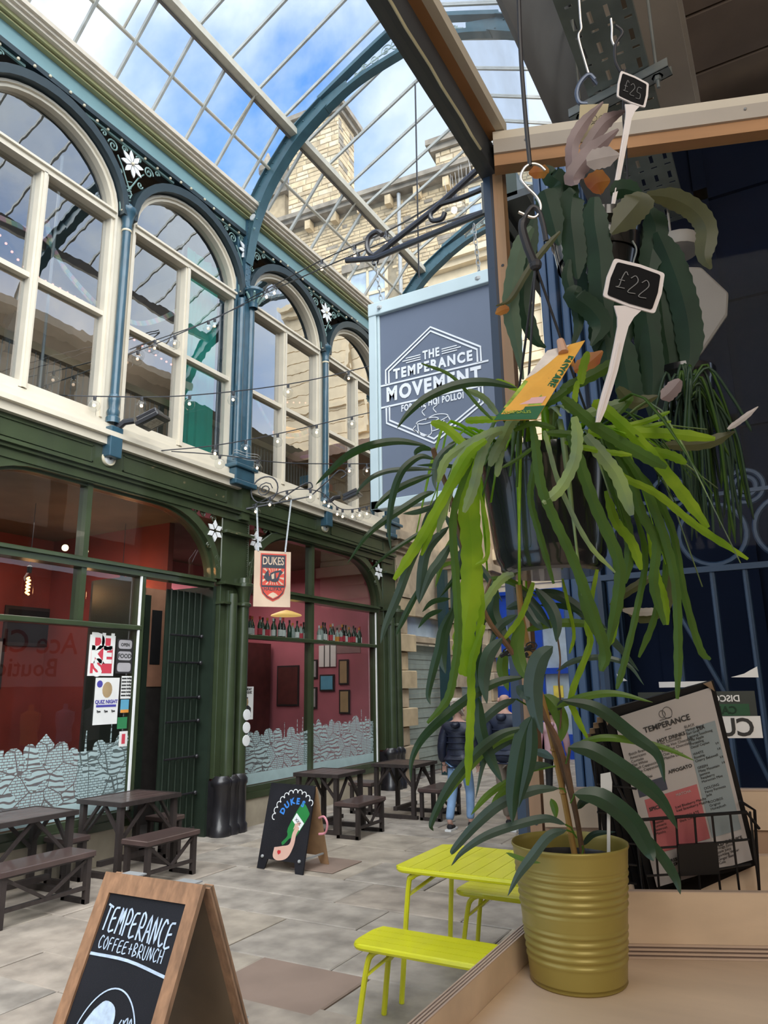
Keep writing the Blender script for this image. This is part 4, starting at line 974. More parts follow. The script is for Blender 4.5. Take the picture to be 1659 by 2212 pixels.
# hand lettering: strokes in a unit box per letter
LET = {'T': [[(0, 1), (1, .9)], [(.5, .95), (.35, 0)]], 'E': [[(.9, .95), (.15, .85), (.05, .05), (.9, .1)], [(.1, .5), (.75, .55)]], 'M': [[(0, 0), (.25, 1), (.5, .4), (.8, 1), (1, 0)]],
       'P': [[(.15, 0), (.2, 1), (.9, .85), (.8, .5), (.2, .45)]], 'R': [[(.1, 0), (.2, 1), (.85, .85), (.75, .5), (.2, .45), (.95, 0)]], 'A': [[(0, 0), (.5, 1), (.95, 0)], [(.2, .38), (.8, .42)]],
       'N': [[(0, 0), (.15, 1), (.8, .05), (.95, 1)]], 'C': [[(.95, .85), (.5, 1), (.08, .5), (.4, .03), (.95, .15)]], 'O': [[(.5, 1), (.05, .5), (.5, 0), (.95, .5), (.5, 1)]],
       'F': [[(.9, .98), (.15, .9), (.1, 0)], [(.12, .5), (.7, .55)]], 'B': [[(.1, 0), (.15, 1), (.8, .8), (.25, .52), (.9, .25), (.1, 0)]], 'U': [[(.05, 1), (.15, .1), (.7, .05), (.9, 1)]],
       'H': [[(.1, 1), (.05, 0)], [(.9, 1), (.85, 0)], [(.1, .5), (.88, .52)]], '+': [[(.5, .9), (.5, .1)], [(.1, .5), (.9, .5)]], '2': [[(.1, .8), (.5, 1), (.85, .7), (.15, .05), (.95, .05)]],
       'L': [[(.9, .85), (.6, 1), (.4, .6), (.35, .15), (.05, .05), (.95, .1)], [(.15, .48), (.75, .5)]], '5': [[(.9, 1), (.3, .97), (.2, .55), (.8, .5), (.8, .1), (.1, .02)]]}
def hand(mb, P, s, a, b, w, h, th, step, slope=0):
    for i, c in enumerate(s):
        if c in LET:
            for st in LET[c]: stroke(mb, P, [(a + i*step + x*w, b + i*slope + y*h) for x, y in st], th, .0015, 3)
hand(mk, Pc, 'TEMPERANCE', .085, vlen-.235, .034, .105, .0085, .0435, -.003)
hand(mk, Pc, 'COFFEE+BRUNCH', .10, vlen-.305, .024, .05, .005, .0305, -.001)
stroke(mk, Pc, [(.07, vlen-.33), (.3, vlen-.33), (.53, vlen-.36)], .012, .0015)
oc = (.30, .38)
stroke(mk, Pc, [(oc[0] + .185*math.cos(a), oc[1] + .27*math.sin(a)) for a in [2*PI*i/20 for i in range(20)]], .006, .0015, 3, True)
obj('chalk_lettering', mk, 'chalk', cbp)
mk = MB()
hair = [(.20, .56), (.25, .60), (.31, .585), (.33, .53), (.30, .48), (.27, .43), (.25, .38), (.22, .30), (.17, .29), (.14, .34), (.15, .42), (.165, .50)]
mk.prism([Pc(a, b) for a, b in [tuple(v.xy) for v in spline([(x, y, 0) for x, y in hair + [hair[0]]], 4)][:-1]], ub.cross(vb)*.0015)
for ln in ([(.31, .53), (.335, .48), (.325, .46), (.335, .435), (.33, .40), (.29, .37), (.285, .34)], [(.29, .475), (.31, .47)], [(.27, .39), (.26, .30), (.22, .25), (.15, .18), (.12, .12)], [(.285, .34), (.33, .30), (.37, .33), (.39, .40), (.40, .46)],
           [(.35, .38), (.37, .45), (.38, .52), (.40, .56), (.41, .52), (.42, .56), (.435, .51), (.43, .46), (.44, .36), (.40, .26), (.33, .23)], [(.37, .55), (.35, .50), (.33, .44)], [(.38, .55), (.405, .50)], [(.24, .24), (.27, .20), (.32, .22), (.34, .17), (.36, .12)], [(.28, .14), (.33, .15), (.33, .11)]):
    stroke(mk, Pc, ln, .0055, .0015, 4)
obj('chalk_drawing', mk, 'chalk', cbp)

db = empty('sandwich_board', (-5.0, 6.8, 0), 'black sandwich board painted with a green bottle and blue lettering', 'sandwich board')
vd = Vector((0, .22, .83)); ld = vd.length; vd.normalize(); ud = Vector((1, -.08, 0)).normalized()
Pd = frame_xf((-5.33, 6.66, 0), ud, vd)
nrm = ud.cross(vd)
obj('front_panel', MB().prism([Pd(0, 0), Pd(.10, 0), Pd(.13, .10), Pd(.50, .10), Pd(.53, 0), Pd(.63, 0), Pd(.63, ld), Pd(0, ld)], nrm*-.018), 'slate', db)
vd2 = Vector((0, -.24, .83)); Pd2 = frame_xf((-5.33+.01, 7.12, 0), ud, vd2.normalized())
obj('rear_panel', MB().prism([Pd2(0, 0), Pd2(.10, 0), Pd2(.13, .10), Pd2(.50, .10), Pd2(.53, 0), Pd2(.63, 0), Pd2(.63, ld-.01), Pd2(0, ld-.01)], Vector((0, .018, 0))), mat('ply_brown', (.42, .25, .13), .6, var=.2), db)
obj('spreader', MB().bar(Pd(.60, .14, -.02), Pd2(.60, .14, .02), .02, .015), 'lead', db)
obj('bolt', MB().ball(Pd(.06, .12, .01), .018), 'lead', db); obj('bolt', MB().ball(Pd(.57, .12, .01), .018), 'lead', db)
def shape(name, pts, m, d, n=4):
    p = [tuple(v.xy) for v in spline([(x, y, 0) for x, y in pts + [pts[0]]], n)][:-1] if n else pts
    return obj(name, MB().prism([Pd(a, b, .0005*d) for a, b in p], nrm*.002), m, db)
shape('painted_bottle', [(.285, .275), (.355, .345), (.345, .42), (.47, .655), (.52, .675), (.595, .60), (.60, .55), (.47, .345), (.40, .325), (.375, .31), (.31, .25)], mat('p_green', (.02, .22, .05), .5, var=.1), 1, 3)
shape('painted_label', [(.39, .50), (.435, .575), (.555, .48), (.505, .405)], 'white_paint', 2, 0)
text('label_marks', 'XXX', .045, Pd(.47, .49, .004), ud*.8+vd*-.55, vd*.8+ud*.55, 'slate', db, .001)
shape('painted_arm', [(.20, .22), (.30, .24), (.40, .27), (.42, .38), (.46, .44), (.50, .43), (.47, .36), (.46, .26), (.40, .14), (.28, .10), (.20, .13)], mat('p_pink', (.72, .45, .36), .5, var=.04), 3)
for q in range(4): shape('painted_finger', [(.42+q*.02, .41+q*.012), (.435+q*.02, .42+q*.012), (.455+q*.018, .47+q*.006), (.44+q*.018, .475+q*.006)], 'p_pink', 4, 0)
shape('painted_heart', [(.27, .155), (.30, .175), (.29, .20), (.275, .195), (.262, .20), (.25, .18)], 'sticker_red', 6, 2)
bm_ = MB()
for q in range(11):
    a = PI*(.98 - q*.075); c = (.40 + .27*math.cos(a), .50 + .28*math.sin(a))
    stroke(bm_, lambda a_, b_, d=0: Pd(a_, b_, .001+d), [(c[0] + .03*math.cos(a + 1.9 - k*.62), c[1] + .03*math.sin(a + 1.9 - k*.62)) for k in range(7)], .009, .002, 2)
obj('painted_foam', bm_, 'white_paint', db)
for i, c in enumerate('DUKES'):
    a = PI*(.86 - i*.13); P_ = Pd(.40 + .19*math.cos(a) + .01, .50 + .19*math.sin(a), .002); rot = a - PI/2 + .1
    text('lettering', c, .085, P_, ud*math.cos(rot) + vd*math.sin(rot), vd*math.cos(rot) - ud*math.sin(rot), mat('p_blue', (.05, .25, .75), .5, var=.05), db, .001, .004)
tg = obj('pink_ribbon', MB().tube(spline([(-4.70, 6.90, .50), (-4.62, 6.88, .52), (-4.58, 6.88, .45), (-4.62, 6.9, .36), (-4.70, 6.9, .34)], 5), .012, 6), mat('ribbon', (.75, .3, .35), .6), db)

# ---------------------------------------------------------------- hanging shield sign and bracket
br = empty('sign_bracket', (-6.85, 8.0, 4.5), 'wrought iron scroll bracket on the green pilaster, carrying the shield sign', 'bracket')
bp = at(508, 1105, 10.7); tip = at(672, 1072, 10.9)
bx = Vector((-6.86, 8.12, 4.42)); dirb = (tip - bx)
obj('arm', MB().tube([bx, tip], [.020, .010], 6), 'iron_thin', br)
obj('wall_plate', MB().box(-6.94, -6.84, 8.02, 8.2, 4.25, 4.75), 'green_paint', br)
un = dirb.normalized(); zz = Vector((0, 0, 1))
sc_ = MB()
sc_.tube([bx + un*.28 + zz*.24 + (un*math.cos(a) + zz*math.sin(a))*.20 for a in [2*PI*i/20 for i in range(20)]], .012, 5, closed=True)
sc_.tube(spline([bx + un*.5 + zz*.02, bx + un*.75 + zz*.16, bx + un*.95 + zz*.22, bx + un*1.0 + zz*.14, bx + un*.93 + zz*.12], 5), .011, 5)
sc_.tube(spline([bx + un*1.0 + zz*.02, bx + un*1.25 + zz*.2, bx + un*1.42 + zz*.32, bx + un*1.52 + zz*.24, bx + un*1.44 + zz*.19], 5), .011, 5)
sc_.tube(spiral(bx + un*.28 + zz*.24, un, zz, .12, 2), .009, 5)
obj('scrollwork', sc_, 'iron_thin', br, smooth=1)
hs = empty('hanging_sign', at(588, 1245, 10.0), 'pale wooden hanging sign with a red shield emblem and dark lettering', 'sign')
TL, TR, BL, BR_ = at(552, 1187, 9.95), at(631, 1180, 10.15), at(547, 1310, 9.95), at(626, 1306, 10.15)
us = (TR - TL); ws = us.length; us.normalize(); vs_ = Vector((0, 0, 1)); us = Vector((us.x, us.y, 0)).normalized(); hs_h = .80
Ps = frame_xf(BL, us, vs_); hs_h = (TL-BL).length
# sign faces the camera side
ns = us.cross(vs_)
obj('board', MB().fbox(BL, us*ws, vs_*hs_h, -ns*.025), mat('ply_pale', (.62, .46, .33), .6, var=.12, scale=3), hs)
def sh2(name, pts, m, d): return obj(name, MB().prism([Ps(a*ws, b*hs_h, .001*d) for a, b in pts], ns*.003), m, hs)
def shield(k): 
    return [(.18+k, .94-k), (.86-k, .94-k), (.86-k, .38), (.80-k*.8, .24+k*.3), (.68-k*.4, .16+k*.6), (.52, .11+k), (.36+k*.4, .16+k*.6), (.24+k*.8, .24+k*.3), (.18+k, .38)]
sh2('shield_edge', shield(-.015), mat('s_red', (.62, .06, .035), .5, var=.05), 1); sh2('shield', shield(.01), mat('s_navy', (.03, .035, .05), .5, var=.05), 3)
sh2('ray_field', [(.22, .69), (.82, .69), (.82, .38), (.22, .38)], 's_red', 5)
for q in range(16):
    a = 2*PI*(q+.5)/16; cx0, cy0 = .52, .54
    rr = min(.30/abs(math.cos(a)+1e-6), .15/abs(math.sin(a)+1e-6)) 
    rr2 = min(.30/abs(math.cos(a+.15)+1e-6), .15/abs(math.sin(a+.15)+1e-6))
    sh2('ray', [(cx0 + .1*math.cos(a), cy0 + .06*math.sin(a)), (cx0 + rr*math.cos(a)*.97, cy0 + rr*math.sin(a)*.97), (cx0 + rr2*math.cos(a+.15)*.97, cy0 + rr2*math.sin(a+.15)*.97)], 'ply_pale', 8)
sh2('emblem_head', [(.40, .48), (.44, .60), (.56, .64), (.72, .66), (.78, .62), (.70, .56), (.66, .47), (.58, .44), (.48, .45)], 's_navy', 11)
sh2('emblem_wing', [(.30, .60), (.38, .66), (.40, .56), (.44, .50), (.40, .44), (.32, .47), (.26, .52)], 's_navy', 12)
sh2('emblem_face', [(.58, .60), (.68, .62), (.64, .54), (.60, .50)], 's_red', 14); sh2('emblem_face', [(.46, .57), (.54, .60), (.54, .50), (.48, .49)], 'ply_pale', 14)
sh2('lower_field', [(.22, .345), (.82, .345), (.77, .26), (.66, .18), (.52, .13), (.38, .18), (.27, .26)], 's_red', 5)
sh2('emblem_cloud', [(.38, .20), (.44, .235), (.52, .26), (.60, .235), (.66, .20), (.52, .15)], 'ply_pale', 8)
text('lettering', 'DUKES', .155, Ps(.52*ws, .815*hs_h, .006), us, vs_, 'ply_pale', hs, .001, .0025, fit=.58*ws)
text('lettering', 'HALIFAX', .072, Ps(.52*ws, .315*hs_h, .010), us, vs_, 's_navy', hs, .001, .001, fit=.5*ws, space=1.1)
for (a, px, py) in ((.10, 555, 1100), (.84, 634, 1088)):
    p0 = Ps(a*ws, hs_h-.01, 0); k = ((at(px, py, 10.3) - bx).dot(un)); p1 = bx + un*k
    obj('chain', MB().tube([p0, p1], .013, 5), mat('rope', (.42, .45, .47), .7, var=.3, scale=60), hs)

# ---------------------------------------------------------------- cafe's own hanging sign
mat('sign_slate', (.125, .15, .205), .35, var=.05, scale=2); mat('sign_white', (.78, .80, .82), .5, var=.03); mat('sign_frame', (.50, .60, .62), .5, var=.06)
SY = 3.0; SX0, SX1, SZ0, SZ1 = -1.73, -.99, 2.68, 3.775
cs = empty('hanging_sign', (-1.39, SY, 2.68), 'slate blue framed sign with white hexagon emblem hung by chains from iron bars', 'sign')
obj('panel', MB().box(SX0+.05, SX1-.05, SY-.012, SY+.012, SZ0+.05, SZ1-.06), 'sign_slate', cs)
obj('frame', MB().box(SX0, SX0+.045, SY-.03, SY+.03, SZ0, SZ1-.0).box(SX1-.045, SX1, SY-.03, SY+.03, SZ0, SZ1).box(SX0, SX1, SY-.035, SY+.035, SZ1-.07, SZ1).box(SX0, SX1, SY-.03, SY+.03, SZ0, SZ0+.045)
    .box(SX0+.045, SX0+.06, SY-.02, SY+.02, SZ0+.045, SZ1-.07), 'sign_frame', cs, bevel=.004)
Pc2 = lambda a, b, d=0: Vector((SX0 + a, SY-.013-d, SZ0 + b))
lm = MB(); cxs = .344
hexo = [(cxs, .885), (cxs+.255, .715), (cxs+.255, .435), (cxs, .285), (cxs-.255, .435), (cxs-.255, .715)]
def hexl(k):
    pts = [(cxs + (x-cxs)*k, .582 + (y-.582)*k) for x, y in hexo]
    T = lambda i: pts[i]
    stroke(lm, Pc2, [(T(5)[0], .638), T(5), T(0), T(1), (T(1)[0], .638)], .009, .002, 0)
    stroke(lm, Pc2, [(T(4)[0], .518), T(4), T(3), T(2), (T(2)[0], .518)], .009, .002, 0)
hexl(1.0); hexl(.93)
stroke(lm, Pc2, [(.06, .636), (.635, .636)], .009, .002, 0); stroke(lm, Pc2, [(.06, .520), (.635, .520)], .009, .002, 0)
for i, (a, b, c) in enumerate([(.205, .285, .752), (.185, .285, .740), (.205, .285, .728)]): stroke(lm, Pc2, [(a, c), (b, c)], .005, .002, 0)
for a, b, c in ((.40, .48, .728), (.40, .50, .74), (.40, .48, .752)): stroke(lm, Pc2, [(a, c), (b, c)], .005, .002, 0)
# cup of coffee
for ln in ([(0.260, 0.400), (0.265, 0.355), (0.290, 0.330), (0.330, 0.335), (0.330, 0.385)], [(0.250, 0.400), (0.300, 0.390), (0.370, 0.400), (0.340, 0.415), (0.270, 0.410), (0.250, 0.400)], [(0.300, 0.410), (0.350, 0.425), (0.400, 0.420), (0.420, 0.405), (0.380, 0.390)], [(0.420, 0.405), (0.430, 0.380), (0.410, 0.370)], [(0.250, 0.390), (0.235, 0.375), (0.255, 0.355)],
           [(0.300, 0.430), (0.285, 0.455), (0.305, 0.470), (0.295, 0.490)], [(0.360, 0.435), (0.345, 0.460), (0.365, 0.475), (0.360, 0.500)], [(0.330, 0.345), (0.380, 0.355), (0.400, 0.390)]): stroke(lm, Pc2, ln, .004, .002, 4)
obj('emblem', lm, 'sign_white', cs)
sl = 0.; ux_ = Vector((math.cos(sl), 0, math.sin(sl)))
def st_(s, size, a, b, xs=1., bold=.002, sp_=1.15): return text('lettering', s, size, Pc2(a, b, .001), ux_, (-math.sin(sl), 0, math.cos(sl)), 'sign_white', cs, .001, bold, fit=xs, space=sp_)
st_('THE', .062, .342, .742, .09, .0022, 1.2); st_('TEMPERANCE', .072, .344, .680, .425, .003, 1.25); st_('MOVEMENT', .100, .344, .579, .505, .0045, 1.22); st_('FOR THE HOI POLLOI', .046, .338, .492, .33, .0015, 1.15)
def chainv(a, b, parent, r=.012, name='chain'):
    a, b = Vector(a), Vector(b); n = int((b-a).length/.028); m_ = MB(); d = (b-a)/n; dn = d.normalized(); s1 = dn.orthogonal().normalized(); s2 = dn.cross(s1)
    for i in range(n):
        c = a + d*(i+.5); s_ = s1 if i % 2 else s2
        m_.tube([c + dn*.019*math.cos(t) + s_*r*.8*math.sin(t) for t in [2*PI*k/8 for k in range(8)]], .0028, 4, closed=True)
    return obj(name, m_, 'lead', parent, kind='stuff')
chainv((-1.70, SY, 4.03), (-1.66, SY, 3.74), cs); chainv((-1.14, SY, 4.06), (-1.12, SY, 3.74), cs)
obj('shackle', MB().ball((-1.66, SY-.02, 3.74), .022).tube([(-1.66, SY-.05, 3.735), (-1.66, SY+.05, 3.735)], .008, 6), 'lead', cs); obj('shackle', MB().ball((-1.12, SY-.02, 3.74), .022), 'lead', cs)
wb = empty('wrought_bracket', (-1.05, SY, 4.1), 'pair of black wrought iron bars with curled ends carrying the slate blue sign', 'bracket')
obj('bar', MB().tube([(-1.88, SY, 4.10), (-1.70, SY, 4.055), (-1.03, SY, 4.11), (-.99, SY, 4.115)], .016, 8).tube([(-1.70, SY, 4.07), (-1.35, SY, 4.22), (-.99, SY, 4.42)], .016, 8), 'black_iron', wb, smooth=1)
obj('curl', MB().tube(spline([(-1.62, SY, 4.10), (-1.70, SY, 4.07), (-1.745, SY, 4.12), (-1.74, SY, 4.19), (-1.69, SY, 4.21), (-1.655, SY, 4.18)], 6), .014, 8).tube(spline([(-1.03, SY, 4.24), (-1.2, SY, 4.23), (-1.32, SY, 4.235), (-1.37, SY, 4.20), (-1.36, SY, 4.16), (-1.31, SY, 4.15), (-1.29, SY, 4.18)], 6), .013, 8), 'black_iron', wb, smooth=1)
obj('wall_bar', MB().box(-1.005, -.98, SY-.012, SY+.012, 4.02, 4.45), 'black_iron', wb)
obj('eye_bolt', MB().tube([Vector((-1.70, SY, 4.035)) + Vector((.018*math.cos(a), 0, .018*math.sin(a))) for a in [2*PI*i/10 for i in range(10)]], .005, 5, closed=True), 'black_iron', wb)
sp2 = MB()
for q in range(14): x = -1.27 + .017*q; sp2.tube([(x, SY, 4.25 + q*.009), (x + R_.uniform(-.02, .02), SY + R_.uniform(-.03, .03), 4.36 + q*.009)], .0012, 3)
obj('bird_spikes', sp2, 'lead', wb, kind='stuff')
obj('hanging_wire', MB().tube([at(897, 180, 5.2), at(905, 600, 5.4)], .006, 5), 'iron_thin', label='thin dark chain hanging from the roof glass behind the cafe sign', cat='chain')

# ---------------------------------------------------------------- things in the shop windows
m = bpy.data.materials.new('frost'); m.use_nodes = True; t = m.node_tree; b = t.nodes['Principled BSDF']; n = t.nodes.new; l = t.links.new
b.inputs['Base Color'].default_value = (.42, .54, .55, 1); b.inputs['Roughness'].default_value = .7
o_ = [x for x in t.nodes if x.type == 'OUTPUT_MATERIAL'][0]
tcn = n('ShaderNodeTexCoord'); mpn = n('ShaderNodeMapping'); mpn.inputs['Rotation'].default_value = (0, PI/2, 0); l(tcn.outputs['Object'], mpn.inputs['Vector'])
sx = n('ShaderNodeSeparateXYZ'); l(tcn.outputs['Object'], sx.inputs[0]); cmb = n('ShaderNodeCombineXYZ'); l(sx.outputs['Y'], cmb.inputs['X']); l(sx.outputs['Z'], cmb.inputs['Y'])
bk = n('ShaderNodeTexBrick'); bk.inputs['Scale'].default_value = 9; bk.inputs['Mortar Size'].default_value = .035; bk.inputs['Color1'].default_value = (1, 1, 1, 1); bk.inputs['Color2'].default_value = (.9, .9, .9, 1); bk.inputs['Mortar'].default_value = (0, 0, 0, 1)
bk.offset = .37; l(cmb.outputs[0], bk.inputs['Vector'])
vo = n('ShaderNodeTexVoronoi'); vo.feature = 'DISTANCE_TO_EDGE'; vo.inputs['Scale'].default_value = 4.2; l(cmb.outputs[0], vo.inputs['Vector'])
wv = n('ShaderNodeTexWave'); wv.wave_type = 'RINGS'; wv.inputs['Scale'].default_value = 5; wv.inputs['Distortion'].default_value = 6; wv.inputs['Detail'].default_value = 1; l(cmb.outputs[0], wv.inputs['Vector'])
g1 = n('ShaderNodeMath'); g1.operation = 'GREATER_THAN'; g1.inputs[1].default_value = .022; l(vo.outputs['Distance'], g1.inputs[0])
g2 = n('ShaderNodeMath'); g2.operation = 'GREATER_THAN'; g2.inputs[1].default_value = .3; l(wv.outputs['Fac'], g2.inputs[0])
nz = n('ShaderNodeTexNoise'); nz.inputs['Scale'].default_value = 3; l(cmb.outputs[0], nz.inputs['Vector']); g3 = n('ShaderNodeMath'); g3.operation = 'GREATER_THAN'; g3.inputs[1].default_value = .5; l(nz.outputs['Fac'], g3.inputs[0])
ma = n('ShaderNodeMix'); ma.data_type = 'FLOAT'; l(g3.outputs[0], ma.inputs[0]); l(bk.outputs['Color'], ma.inputs[2]); l(g2.outputs[0], ma.inputs[3])
mm = n('ShaderNodeMath'); mm.operation = 'MULTIPLY'; l(ma.outputs[0], mm.inputs[0]); l(g1.outputs[0], mm.inputs[1])
mr_ = n('ShaderNodeMapRange'); mr_.inputs['To Min'].default_value = .12; mr_.inputs['To Max'].default_value = .9; l(mm.outputs[0], mr_.inputs['Value'])
tr = n('ShaderNodeBsdfTransparent'); ms = n('ShaderNodeMixShader'); l(mr_.outputs['Result'], ms.inputs[0]); l(tr.outputs[0], ms.inputs[1]); l(b.outputs[0], ms.inputs[2]); l(ms.outputs[0], o_.inputs[0])
MATS['frost'] = m
mat('frost_plain', (.40, .53, .54), .7, var=.06)
def frosting(lo, hi, top, label):
    rnd = random.Random(int(lo*10)); pts = []; y = lo
    pts = [(lo, .68)]; y = lo
    while y < hi - .12:
        w = rnd.uniform(.10, .24); k = rnd.random(); b_ = top + rnd.uniform(-.08, .02)
        if k < .55: 
            for i in range(6): a = PI - PI*i/5; pts.append((y + w/2 + w/2*math.cos(a), b_ + w*.45*math.sin(a)))
        elif k < .75: pts += [(y, b_), (y, b_+.05), (y+w/2, b_+.16), (y+w, b_+.05), (y+w, b_)]
        else: pts += [(y, b_), (y+w*.4, b_), (y+w*.45, b_+.22), (y+w*.5, b_+.22), (y+w*.55, b_), (y+w, b_)]
        y += w
    pts += [(hi, top), (hi, .68)]
    r = obj('window_decal', MB().prism(F(-7.036, pts), (.002, 0, 0)), 'frost', label=label, cat='decal')
    obj('plain_band', MB().box(-7.036, -7.034, lo, hi, .53, .68), 'frost_plain', r)
frosting(3.76, 6.34, 1.28, 'pale frosted townscape drawing across the foot of the nearer shop window')
frosting(8.33, 9.99, 1.20, 'pale frosted townscape drawing in the red shop window, pane beside the pilaster'); frosting(10.08, 12.08, 1.24, 'pale frosted townscape drawing in the red shop window, pane beside the stone pier')
def poster(y, z, w, h, base, label, build=None, cat='poster'):
    p = obj('poster', MB().box(-7.034, -7.030, y, y+w, z, z+h), base, label=label, cat=cat)
    if build: build(p, y, z, w, h)
    return p
mat('poster_red', (.60, .05, .08), .6, var=.03); mat('ink', (.03, .03, .03), .6, var=0); mat('ink_blue', (.07, .06, .35), .6, var=0); mat('poster_grey', (.42, .40, .42), .6, var=.1)
def T_(p, s, size, y, z, m='ink', bold=.002, xs=1.): text('lettering', s, size, (-7.028, y, z), (0, 1, 0), (0, 0, 1), m, p, .0008, bold, xs=xs)
def b1(p, y, z, w, h):
    obj('red_field', MB().box(-7.030, -7.028, y+.03, y+w-.03, z+.03, z+h-.03), 'poster_red', p)
    for s, dy, dz in (('D', .3, .82), ('U', .7, .82), ('K', .3, .5), ('E', .7, .5), ('S', .35, .18)): text('lettering', s, .26, (-7.026, y+w*dy, z+h*dz), (0, 1, 0), (0, 0, 1), 'paper', p, .0008, .012)
poster(5.70, 2.02, .36, .46, 'paper', 'red and white poster with big block letters, highest in the doorway end of the window', b1)
def b2(p, y, z, w, h):
    for q in range(3): obj('badge', MB().prism([(-7.030, a, b_) for a, b_ in rrect(y+.02, y+w-.02, z+.02+q*h/3, z+(q+1)*h/3-.01, .03, 3)], (.002, 0, 0)), 'poster_grey', p)
    T_(p, 'FOOD', .07, y+w/2, z+h*.5); T_(p, 'OPEN', .05, y+w/2, z+h*.83)
poster(6.09, 2.05, .24, .40, 'frame_dark', 'dark poster of three grey badges beside the red and white poster', b2)
def b3(p, y, z, w, h):
    obj('blue_disc', MB().prism([(-7.030, y+.06+.04*math.cos(a), z+h-.07+.04*math.sin(a)) for a in [2*PI*i/14 for i in range(14)]], (.002, 0, 0)), 'ink_blue', p)
    obj('picture', MB().prism([(-7.030, y+w*.5+.07*math.cos(a), z+h*.74+.09*math.sin(a)) for a in [2*PI*i/14 for i in range(14)]], (.002, 0, 0)), mat('tan', (.42, .30, .16), .6), p)
    T_(p, 'QUIZ NIGHT', .055, y+w/2, z+h*.48, 'ink_blue', .002); obj('stripe', MB().box(-7.030, -7.028, y+.03, y+w-.03, z+h*.37, z+h*.42), 'ink_blue', p)
    for q in range(3): T_(p, '7pm', .03, y+w*(.2+.3*q), z+h*.28)
poster(5.82, 1.48, .34, .52, 'paper', 'white poster with a tan picture and blue lettering, below the red poster', b3)
def bl(p, y, z, w, h):
    for q in range(6): T_(p, 'menu today', .03, y+w/2, z+h*(.9-q*.15))
poster(6.19, 1.76, .15, .26, 'paper', 'small white notice above the blue and orange card by the door jamb', bl, 'notice')
poster(6.20, 1.60, .12, .15, mat('card_blue', (.12, .38, .55), .6), 'small blue card with an orange foot by the door jamb', lambda p, y, z, w, h: obj('orange_foot', MB().box(-7.03, -7.028, y, y+w, z, z+.035), 'toy_orange', p), 'notice')
poster(6.17, 1.42, .14, .13, mat('card_green', (.03, .22, .08), .6), 'small green card by the door jamb, under the blue card', None, 'notice')
poster(6.21, 1.22, .12, .17, 'paper', 'small white card with a red mark, lowest by the door jamb', lambda p, y, z, w, h: obj('mark', MB().box(-7.03, -7.028, y+.035, y+w-.035, z+.03, z+h-.03), 'poster_red', p), 'notice')
poster(8.18, 2.02, .13, .46, 'paper', 'narrow red and white poster edge beside the great pilaster', lambda p, y, z, w, h: (obj('red_field', MB().box(-7.03, -7.028, y+.02, y+w-.01, z+.03, z+h-.03), 'poster_red', p), text('lettering', 'E\nS', .16, (-7.026, y+.06, z+.24), (0, 1, 0), (0, 0, 1), 'paper', p, .0008, .004)))
poster(8.19, 1.58, .09, .30, 'paper', 'narrow white notice beside the great pilaster, under the red poster edge', None, 'notice')
def b4(p, y, z, w, h):
    T_(p, 'TUESDAY\nPUB QUIZ', .045, y+w/2, z+h*.87); obj('portrait', MB().prism([(-7.03, y+w*.45+a*w*.3, z+h*.08+b_*h*.6) for a, b_ in ((-1, 0), (1.2, 0), (1.2, .45), (.4, .6), (.35, 1), (-.35, 1), (-.4, .6), (-1, .45))], (.002, 0, 0)), 'ink', p)
    obj('face', MB().prism([(-7.028, y+w*.45+.04*math.cos(a), z+h*.53+.055*math.sin(a)) for a in [2*PI*i/12 for i in range(12)]], (.002, 0, 0)), 'tan', p)
poster(8.34, 1.42, .28, .46, 'paper', 'black and white quiz poster with a portrait in the red shop window', b4)
for i, z in enumerate((1.50, 1.33, 1.16)):
    obj('round_badge', MB().lathe([(.002, 0), (.075, 0), (.075, .01), (.002, .012)], (-6.8, 8.2, z), 16, 'x'), 'white_paint', label='round white plaque on the great pilaster, %s of three' % ('topmost', 'middle', 'lowest')[i], cat='plaque', group='round white plaques', org=(-6.8, 8.2, z))
# bottles standing on the rail shelf of the red shop window
obj('bottle_shelf', MB().box(-7.30, -7.09, 8.3, 12.1, 2.58, 2.61), 'green_dark', wall)
def bottle(x, y, z, k):
    gm = ['bottle_dark', 'bottle_green', 'bottle_clear'][k % 3]; h = (.34, .31, .27)[k % 3]
    o = obj('bottle', MB().lathe([(.002, 0), (.038, 0), (.04, .01), (.04, h*.55), (.03, h*.68), (.013, h*.78), (.013, h*.97), (.016, h), (.002, h)], (x, y, z), 10), gm, smooth=1, org=(x, y, z),
        cat='bottle')
    lc, cc_ = ['paper', 'poster_red', 'toy_orange', 'paper', 'paper'][(y_i := int(y*997)) % 5], ['toy_red', 'frame_dark', 'white_paint', 'toy_orange', 'frame_dark'][(y_i // 7) % 5]
    if y_i % 4 != 3: obj('bottle_label', MB().lathe([(.0405, h*.12), (.0405, h*.42)], (x, y, z), 10), lc, o)
    else: lc = None
    obj('bottle_cap', MB().lathe([(.0145, h*.86), (.017, h+.002), (.002, h+.003)], (x, y, z), 8), cc_, o)
    cn = {'toy_red': 'red', 'frame_dark': 'black', 'white_paint': 'white', 'toy_orange': 'orange'}[cc_]; ln = {'paper': 'a white label', 'poster_red': 'a red label', 'toy_orange': 'an orange label', 'card_blue': 'a blue label', None: 'no label'}[lc]
    half = 'near the pilaster' if y < 10.03 else 'near the stone piers'
    o['label'] = '%s bottle with %s and %s cap, red shop window %s' % (['dark', 'green', 'pale'][k % 3], ln, cn, half)
    o['group'] = '%s bottles, %s, %s cap, %s' % (['dark', 'green', 'pale'][k % 3], ln, cn, half)
mat('bottle_dark', (.012, .014, .012), .12, var=.1, coat=.5); mat('bottle_green', (.02, .055, .03), .12, var=.1, coat=.5); mat('bottle_clear', (.35, .40, .38), .12, var=.1)
kb = 0; y = 8.36
